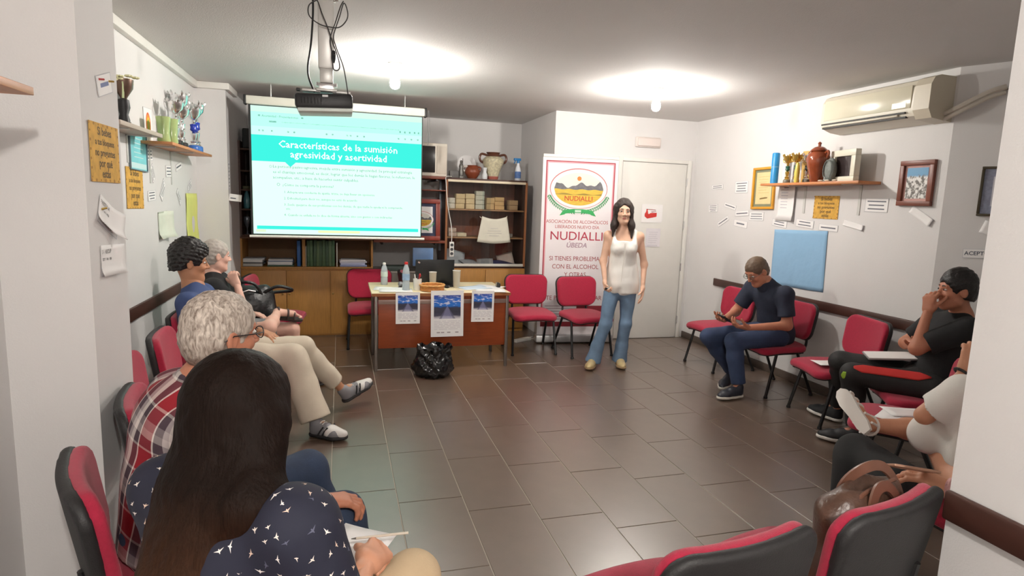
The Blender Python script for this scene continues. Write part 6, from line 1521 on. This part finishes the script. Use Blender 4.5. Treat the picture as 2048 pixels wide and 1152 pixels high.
def plaid():
    m = bpy.data.materials.new('plaid_flannel'); m.use_nodes = True; nt = m.node_tree; b = nt.nodes['Principled BSDF']; b.inputs['Roughness'].default_value = .9
    tc = nt.nodes.new('ShaderNodeTexCoord'); mp = nt.nodes.new('ShaderNodeMapping'); mp.inputs['Rotation'].default_value = (0, -.22, -.41); nt.links.new(tc.outputs['Object'], mp.inputs['Vector'])
    sp = nt.nodes.new('ShaderNodeSeparateXYZ'); nt.links.new(mp.outputs[0], sp.inputs[0])
    def ramp(sock, period, stops, off=0):
        a = nt.nodes.new('ShaderNodeMath'); a.operation = 'MULTIPLY_ADD'; nt.links.new(sock, a.inputs[0]); a.inputs[1].default_value = 1 / period; a.inputs[2].default_value = off
        fr = nt.nodes.new('ShaderNodeMath'); fr.operation = 'FRACT'; nt.links.new(a.outputs[0], fr.inputs[0])
        r = nt.nodes.new('ShaderNodeValToRGB'); cr = r.color_ramp; cr.interpolation = 'CONSTANT'
        while len(cr.elements) < len(stops): cr.elements.new(.5)
        for e, (p, c) in zip(cr.elements, stops): e.position = p; e.color = rgb(c)
        nt.links.new(fr.outputs[0], r.inputs[0]); return r.outputs[0]
    st = [(0, (150, 26, 40)), (.30, (226, 218, 210)), (.335, (70, 56, 66)), (.50, (222, 214, 208)), (.62, (176, 166, 166)), (.74, (76, 60, 70)), (.92, (226, 218, 210)), (.955, (150, 26, 40))]
    # across the body (the wearer's left-right) and along the height
    c1 = ramp(sp.outputs['Y'], .17, st, .3); c2 = ramp(sp.outputs['Z'], .19, st, .15)
    mx = nt.nodes.new('ShaderNodeMix'); mx.data_type = 'RGBA'; mx.inputs[0].default_value = .32; nt.links.new(c1, mx.inputs[6]); nt.links.new(c2, mx.inputs[7])
    nz = nt.nodes.new('ShaderNodeTexNoise'); nz.inputs['Scale'].default_value = 300; bp = nt.nodes.new('ShaderNodeBump'); bp.inputs['Strength'].default_value = .15; nt.links.new(nz.outputs['Fac'], bp.inputs['Height']); nt.links.new(bp.outputs[0], b.inputs['Normal'])
    nt.links.new(mx.outputs[2], b.inputs['Base Color']); return m
pm = plaid()
P = torso(J, .018, 1.06) + arm(J, 'L', .016, 1.06, 1.75, True, loose=.010) + arm(J, 'R', .016, 1.06, 1.70, True, loose=.012) + [cap(J['pel'] * .5 + J['ch'] * .5, J['pel'] + (-.01, 0, -.06), .15, .172, .05, J['fwd'], .8, flat=True)]
sh = cloth(t, 'plaid_shirt', P, pm, L, .0085, wrinkle(.005, 26, (.4, .3, .8), 1))
cloth(t, 'collar', [cap(J['nk'] - (.01, .0, .03), J['nk'] + (J['hd'] - J['nk']) * .22, .082, .070, .02, flat=True)], pm, L, .007, parent=sh)
dj2 = denim('dark_denim', (44, 58, 82))
P = [cap(J['pel'] + (0, 0, -.02), J['pel'] + (.05, .02, -.04), .15, .145, .04)]
for s in 'LR': P += leg(J, s, .016, 1.06, 1.92, True, flare=.012)
cloth(t, 'jeans', P, dj2, L, .009, wrinkle(.003, 28, (.4, 0, 1)))
for s in 'LR': shoe(t, J['a' + s], J['t' + s], 1.06, M('brown_leather', (66, 48, 40), .45), M('dark_sole3', (34, 32, 32), .6), L, 'shoe')
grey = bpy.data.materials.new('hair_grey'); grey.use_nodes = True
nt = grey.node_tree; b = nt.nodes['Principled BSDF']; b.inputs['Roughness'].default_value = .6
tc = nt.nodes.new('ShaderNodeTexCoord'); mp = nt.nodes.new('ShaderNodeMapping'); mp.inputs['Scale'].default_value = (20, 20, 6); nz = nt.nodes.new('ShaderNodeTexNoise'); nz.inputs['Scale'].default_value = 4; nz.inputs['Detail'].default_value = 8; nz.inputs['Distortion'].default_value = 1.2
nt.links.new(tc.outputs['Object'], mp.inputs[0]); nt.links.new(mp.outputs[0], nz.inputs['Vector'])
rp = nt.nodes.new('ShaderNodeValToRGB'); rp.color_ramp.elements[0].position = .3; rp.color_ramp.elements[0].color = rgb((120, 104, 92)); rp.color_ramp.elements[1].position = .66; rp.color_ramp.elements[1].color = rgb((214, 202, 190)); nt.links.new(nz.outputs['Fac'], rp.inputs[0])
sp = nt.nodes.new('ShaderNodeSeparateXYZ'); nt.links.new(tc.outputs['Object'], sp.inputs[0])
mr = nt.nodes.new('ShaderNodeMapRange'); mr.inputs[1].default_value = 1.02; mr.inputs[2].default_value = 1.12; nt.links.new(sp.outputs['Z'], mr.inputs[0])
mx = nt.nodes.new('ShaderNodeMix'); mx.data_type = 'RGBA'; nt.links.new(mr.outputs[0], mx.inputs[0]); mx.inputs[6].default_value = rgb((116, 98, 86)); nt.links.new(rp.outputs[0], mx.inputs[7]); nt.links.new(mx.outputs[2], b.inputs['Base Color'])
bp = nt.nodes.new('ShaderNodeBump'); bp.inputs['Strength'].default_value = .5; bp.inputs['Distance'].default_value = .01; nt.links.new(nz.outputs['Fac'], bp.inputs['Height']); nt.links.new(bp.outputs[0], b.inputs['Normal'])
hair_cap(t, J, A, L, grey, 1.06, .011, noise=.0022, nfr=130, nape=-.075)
glasses(t, J, A, L, 1.06, M('glasses_dark', (34, 30, 32), .35, var=0))
wr = J['wR'] - (J['wR'] - J['eR']) * .03; ax = nrm(J['wR'] - J['eR']); e1 = nrm(np.cross(ax, (0, 0, 1))); e2 = np.cross(ax, e1)
MB().tube([Vector(wr + (e1 * math.cos(2 * PI * i / 20) * .034 + e2 * math.sin(2 * PI * i / 20) * .030) - L) for i in range(21)], .0045, 6, cap=False).build('bracelet', M('bracelet_dark', (60, 52, 44), .5), t)

# --- dark-haired woman in the bird print blouse
J = dict(fwd=(.80, .60, -.15), pel=(-.28, 1.20, .535), ch=(-.235, 1.245, .80), nk=(-.215, 1.285, .94), hd=(-.195, 1.325, 1.095), sL=(-.365, 1.385, .905), sR=(-.085, 1.14, .922),
         eL=(-.25, 1.55, .67), eR=(-.005, 1.13, .67), wL=(-.08, 1.52, .60), wR=(.06, 1.385, .668), hL=(-.27, 1.29, .50), hR=(-.17, 1.14, .50), kL=(.03, 1.70, .50), kR=(.185, 1.53, .515), aL=(.07, 1.74, .095), aR=(.22, 1.54, .095), tL=(.23, 1.92, .015), tR=(.38, 1.72, .015))
t, J, L, A = person('woman with long dark hair in a navy bird print blouse seen from behind, writing', J, 'warm', .97, 'f', (.72, .68, -.12), (0, 0, 1), {'L': ((.8, .3, -.25), (.1, 0, -1), (.3, .35, .2), .95), 'R': ((.42, .88, -.10), (-.45, .1, -.8), ((.75, .8, .45), (.8, .9, .5), (.85, 1.0, .5), (.9, 1.05, .5)), .98, (.55, .35), .04)}, browm=hair_black, base=(-.27, 1.22, 0))
def birds():
    m = bpy.data.materials.new('bird_print'); m.use_nodes = True; nt = m.node_tree; b = nt.nodes['Principled BSDF']; b.inputs['Roughness'].default_value = .8
    def nd(op, a, b2=None, c=None):
        n = nt.nodes.new('ShaderNodeMath'); n.operation = op
        for i, v in enumerate((a, b2, c)):
            if v is None: continue
            if isinstance(v, (int, float)): n.inputs[i].default_value = v
            else: nt.links.new(v, n.inputs[i])
        return n.outputs[0]
    tc = nt.nodes.new('ShaderNodeTexCoord'); sp = nt.nodes.new('ShaderNodeSeparateXYZ'); nt.links.new(tc.outputs['Object'], sp.inputs[0])
    vo = nt.nodes.new('ShaderNodeTexVoronoi'); vo.voronoi_dimensions = '3D'; vo.inputs['Scale'].default_value = 26; vo.inputs['Randomness'].default_value = .7; nt.links.new(tc.outputs['Object'], vo.inputs['Vector'])
    def vm(op, a, b2=None):
        n = nt.nodes.new('ShaderNodeVectorMath'); n.operation = op
        for i, v in enumerate((a, b2)):
            if v is None: continue
            if isinstance(v, tuple): n.inputs[i].default_value = v
            else: nt.links.new(v, n.inputs[i])
        return n
    dv = vm('SUBTRACT', tc.outputs['Object'], vo.outputs['Position']).outputs[0]; N = tc.outputs['Normal']
    t1 = vm('NORMALIZE', vm('CROSS_PRODUCT', N, (.15, .1, 1)).outputs[0]).outputs[0]; t2 = vm('CROSS_PRODUCT', t1, N).outputs[0]
    cb = nt.nodes.new('ShaderNodeCombineXYZ'); nt.links.new(vm('DOT_PRODUCT', dv, t1).outputs['Value'], cb.inputs[0]); nt.links.new(vm('DOT_PRODUCT', dv, t2).outputs['Value'], cb.inputs[1])
    sc = nt.nodes.new('ShaderNodeSeparateColor'); nt.links.new(vo.outputs['Color'], sc.inputs[0])
    vr = nt.nodes.new('ShaderNodeVectorRotate'); vr.rotation_type = 'Z_AXIS'; nt.links.new(cb.outputs[0], vr.inputs['Vector']); nt.links.new(nd('MULTIPLY', nd('SUBTRACT', sc.outputs[0], .5), 3.2), vr.inputs['Angle'])
    s2 = nt.nodes.new('ShaderNodeSeparateXYZ'); nt.links.new(vr.outputs[0], s2.inputs[0])
    x = nd('MULTIPLY', s2.outputs[0], 27.0); y = nd('MULTIPLY', s2.outputs[1], 27.0); ax = nd('ABSOLUTE', x)
    sz = nd('MULTIPLY_ADD', sc.outputs[1], .10, .20)                        # wing span per bird
    rel = nd('DIVIDE', ax, sz)
    curve = nd('SUBTRACT', nd('MULTIPLY', nd('POWER', rel, .7), .10), .04)
    th = nd('MULTIPLY', nd('SUBTRACT', 1, rel), .05)
    wing = nd('LESS_THAN', nd('ABSOLUTE', nd('SUBTRACT', y, curve)), th)
    bod = nd('MULTIPLY', nd('LESS_THAN', ax, nd('MULTIPLY_ADD', nd('ABSOLUTE', y), -.12, .036)), nd('LESS_THAN', nd('ABSOLUTE', nd('ADD', y, .02)), .11))
    on = nd('MULTIPLY', nd('MAXIMUM', wing, bod), nd('GREATER_THAN', sc.outputs[2], .08))
    rp = nt.nodes.new('ShaderNodeValToRGB'); cr = rp.color_ramp; cr.interpolation = 'CONSTANT'
    for p, c in ((0, (232, 220, 208)), (.4, (224, 196, 176)), (.62, (92, 94, 112)), (.8, (240, 232, 226))):
        if p == 0: cr.elements[0].color = rgb(c)
        else: e = cr.elements.new(p); e.color = rgb(c)
    nt.links.new(sc.outputs[1], rp.inputs[0])
    mx = nt.nodes.new('ShaderNodeMix'); mx.data_type = 'RGBA'; nt.links.new(on, mx.inputs[0]); mx.inputs[6].default_value = rgb((26, 28, 46)); nt.links.new(rp.outputs[0], mx.inputs[7]); nt.links.new(mx.outputs[2], b.inputs['Base Color']); return m
bm_ = birds()
P = torso(J, .016, 1.0) + arm(J, 'L', .016, .92, .95, True, loose=.016) + arm(J, 'R', .018, .95, .95, True, loose=.020) + [cap(J['pel'] * .5 + J['ch'] * .5, J['pel'] + (-.01, 0, -.07), .14, .165, .05, J['fwd'], .8, flat=True)]
cloth(t, 'bird_print_blouse', P, bm_, L, .008, wrinkle(.004, 26, (.4, .3, .8), 2))
P = [cap(J['pel'] + (0, 0, -.02), J['pel'] + (.05, .04, -.04), .15, .145, .04)]
for s in 'LR': P += leg(J, s, .016, .99, 1.9, True, flare=.006)
cloth(t, 'trousers', P, M('sand_twill', (206, 182, 148), .85, var=.05, bump=.12, bscale=250), L, .009, wrinkle(.003, 28, (.4, 0, 1)))
for s in 'LR': shoe(t, J['a' + s], J['t' + s], .92, M('tan_shoe', (150, 120, 96), .5), M('dark_sole4', (50, 44, 40), .6), L, 'shoe')
f, u, r = A; c = J['hd']; q = lambda a, b, e: c + r * a + f * b + u * e
back = -J['fwd'].copy(); back[2] = 0; back = nrm(back); rg = nrm(np.cross(J['fwd'], (0, 0, 1)))
P = [ell(q(0, -.016, .030), (.089, .106, .099), (r, f, u), .03), cap(q(0, -.045, .0), J['nk'] + back * .075 + (0, 0, -.06), .100, .112, .06, f, .72), cap(J['nk'] + back * .075 + (0, 0, -.05), J['ch'] + back * .115 + rg * .035 + (0, 0, -.06), .108, .084, .06, back, .42), cap(J['ch'] + back * .115 + rg * .035 + (0, 0, -.06), J['ch'] + back * .13 + rg * .06 + (0, 0, -.18), .082, .05, .06, back, .36),
     cap(q(.075, -.01, -.02), J['nk'] + rg * .125 + back * .03 + (0, 0, .02), .048, .050, .05), cap(J['nk'] + rg * .125 + back * .03 + (0, 0, .02), J['sR'] + (.02, .03, .03), .046, .016, .05),
     cap(q(-.075, -.01, -.02), J['nk'] - rg * .115 + back * .04 + (0, 0, -.02), .048, .052, .05), cap(J['nk'] - rg * .10 + back * .04 + (0, 0, -.02), J['ch'] - rg * .03 + back * .12, .040, .03, .05),
     ell(q(0, .110, -.040), (.066, .075, .11), (r, f, u), .02, True)]
lh = bpy.data.materials.new('long_dark_hair'); lh.use_nodes = True; nt = lh.node_tree; b = nt.nodes['Principled BSDF']; b.inputs['Roughness'].default_value = .55; b.inputs['Specular IOR Level'].default_value = .07
tc = nt.nodes.new('ShaderNodeTexCoord'); mp = nt.nodes.new('ShaderNodeMapping'); mp.inputs['Scale'].default_value = (60, 60, 5); nz = nt.nodes.new('ShaderNodeTexNoise'); nz.inputs['Scale'].default_value = 3; nz.inputs['Detail'].default_value = 6
nt.links.new(tc.outputs['Object'], mp.inputs[0]); nt.links.new(mp.outputs[0], nz.inputs['Vector'])
sp = nt.nodes.new('ShaderNodeSeparateXYZ'); nt.links.new(tc.outputs['Object'], sp.inputs[0])
mr = nt.nodes.new('ShaderNodeMapRange'); mr.inputs[1].default_value = .84; mr.inputs[2].default_value = 1.0; nt.links.new(sp.outputs['Z'], mr.inputs[0])
r1 = nt.nodes.new('ShaderNodeMix'); r1.data_type = 'RGBA'; nt.links.new(mr.outputs[0], r1.inputs[0]); r1.inputs[6].default_value = rgb((60, 38, 26)); r1.inputs[7].default_value = rgb((27, 18, 14))
r2 = nt.nodes.new('ShaderNodeMix'); r2.data_type = 'RGBA'; r2.blend_type = 'MULTIPLY'; r2.inputs[0].default_value = .6; nt.links.new(r1.outputs[2], r2.inputs[6])
rp = nt.nodes.new('ShaderNodeValToRGB'); rp.color_ramp.elements[0].position = .35; rp.color_ramp.elements[0].color = (.45, .45, .45, 1); rp.color_ramp.elements[1].position = .65; rp.color_ramp.elements[1].color = (1, 1, 1, 1); nt.links.new(nz.outputs['Fac'], rp.inputs[0]); nt.links.new(rp.outputs[0], r2.inputs[7]); nt.links.new(r2.outputs[2], b.inputs['Base Color'])
bp = nt.nodes.new('ShaderNodeBump'); bp.inputs['Strength'].default_value = .45; bp.inputs['Distance'].default_value = .006; nt.links.new(nz.outputs['Fac'], bp.inputs['Height']); nt.links.new(bp.outputs[0], b.inputs['Normal'])
v, fc = surf(P, .006, wrinkle(.0018, 150, tuple(rg), 1.5)); np_mesh([(v - L, fc)], 'long_hair', lh, t)
flat_paper(.02, 1.53, .612, .16, .22, -.55, 'white sheet of paper on the lap of the dark-haired woman').rotation_euler = (.06, .05, -.55)
t = thing('ballpoint_pen', 'pale ballpoint pen in the hand of the dark-haired woman', 'pen', (.105, 1.475, .685)); t.rotation_euler = (0, .0, 0)
dirp = Vector((.11, -.022, .012)).normalized()
MB().tube([-dirp * .072, dirp * .062], .0034, 8).build('barrel', M('pen_cream', (216, 206, 190), .4), t)
MB().tube([-dirp * .085, -dirp * .07], [.001, .0034], 8).build('tip', M('pen_grey', (110, 106, 100), .3, .4), t)

# ---------------------------------------------------------------- bags and papers on the chairs
t = thing('black_handbag', 'black leather handbag on the chair by the oak cupboards', 'handbag', (-.75, 5.26, .445), .1); t.scale = (1.25, 1.2, 1.3)
blk_l = M('black_leather', (22, 22, 24), .38, var=.08, bump=.35, bscale=60)
P = [ell((0, 0, .13), (.17, .13, .145), k=.05), cap((-.12, 0, .06), (.12, 0, .06), .085, .085, .06), cap((-.13, 0, .20), (.11, 0, .22), .045, .06, .05), plane((0, 0, .0), (0, 0, -1))]
v, fc = surf(P, .009, wrinkle(.007, 38, (.8, .2, .5), 3)); np_mesh([(v, fc)], 'body', blk_l, t)
MB().tube([(.10, -.05, .23), (.19, -.06, .275), (.27, -.02, .255), (.28, .02, .235), (.2, .05, .225), (.12, .05, .22)], .010, 8, smooth=5).build('strap', blk_l, t)
MB().tube([(-.12, -.06, .21), (-.06, -.09, .30), (.05, -.09, .30), (.10, -.06, .22)], .010, 8, smooth=5).build('strap', blk_l, t)
MB().tube([(-.03, -.12, .245), (.02, -.11, .262), (.06, -.09, .25)], .005, 6).build('zip', chrome_m, t)
mb = MB(); mb.tube([(-.05, -.135, .10), (-.05, -.14, .07)], .012, 8); mb.build('clasp', M('pale_metal', (226, 220, 206), .3, .4, var=0), t)
t = thing('brown_handbag', 'brown leather handbag with two straps on the bottom right chair', 'handbag', (1.51, 1.335, .448), .30); t.scale = (1.0, .92, .96)
bl1 = M('brown_bag_leather', (88, 64, 52), .34, var=.3, scale=14, bump=.35, bscale=50); bl2 = M('bag_trim', (116, 78, 62), .4, var=.12)
P = [cap((-.16, -.02, .08), (.13, 0, .08), .085, .085, .06), cap((-.13, -.0, .25), (.13, 0, .27), .055, .045, .06), ell((-.02, 0, .17), (.185, .085, .16), k=.06), plane((0, 0, 0), (0, 0, -1)), ell((.02, .0, .33), (.12, .03, .04), k=.03, neg=True)]
v, fc = surf(P, .008, wrinkle(.009, 32, (.9, .1, .3), 1)); bag = np_mesh([(v, fc)], 'body', bl1, t)
MB().tube([(-.15, -.085, .04), (-.185, -.07, .16), (-.165, -.05, .26), (-.10, -.04, .315), (.02, -.035, .32), (.12, -.03, .315)], .007, 7, smooth=5).build('seam_piping', bl2, t)
for k, pp in enumerate(([(-.09, -.075, .20), (-.085, -.07, .29), (-.04, -.06, .335), (.02, -.065, .325), (.06, -.09, .25), (.07, -.10, .14)], [(-.06, .06, .20), (-.04, .05, .30), (.02, .02, .355), (.10, -.0, .35), (.15, -.03, .28), (.14, -.06, .20)])):
    cp = catmull([V(*p) for p in pp], 6); mb = MB(); rings = []
    for i_, p in enumerate(cp):
        tg = (cp[min(i_ + 1, len(cp) - 1)] - cp[max(i_ - 1, 0)]).normalized(); sd = tg.cross(V(0, -1, .4)).normalized(); nn = tg.cross(sd)
        rings.append([p + sd * .016 + nn * .004, p - sd * .016 + nn * .004, p - sd * .016 - nn * .004, p + sd * .016 - nn * .004])
    mb.ring_loft(rings); mb.build('strap', bl2, t)
MB().tube([(-.155, -.075, .20), (-.145, -.085, .24), (-.12, -.075, .28)], .010, 8, smooth=3).build('metal_ring', M('dull_silver', (170, 160, 140), .3, .7, var=0), t)
MB().box((-.02, -.098, .12), (.15, .014, .11), .005, Matrix.Rotation(.15, 3, 'X')).build('front_pocket', bl2, t)
flat_paper(3.49, 3.51, .452, .21, .15, -.25, 'white paper on the empty chair right of the man in navy')
t = thing('folder', 'grey folder of papers lying across the thighs of the man in track trousers', 'folder'); t.matrix_world = Matrix.Translation((3.50, 3.02, .635)) @ Matrix.Rotation(.95 + PI / 2, 4, 'Z') @ Matrix.Rotation(.10, 4, 'Y')
MB().box((0, 0, 0), (.30, .21, .010), .002).build('cover', M('grey_folder', (150, 148, 150), .6), t); MB().box((.0, .0, .006), (.285, .20, .004)).build('sheets', paper_m, t)
flat_paper(2.98, 2.42, .452, .21, .28, .5, 'crumpled white paper on the empty chair left of the woman in white')
flat_paper(3.06, 2.50, .458, .16, .22, 1.2, 'smaller white paper lying over the crumpled one')
t = thing('floor_power_strip', 'white power strip with cable lying on the floor behind the banner chairs', 'power strip', (1.98, 6.35, 0), .5)
MB().b2(-.12, .12, -.028, .028, 0, .035, .006).build('body', white_m, t)
MB().tube([(.12, 0, .015), (.2, -.03, .01), (.26, .02, .008), (.2, .08, .008)], .005, 6, smooth=4).build('cord', white_m, t)
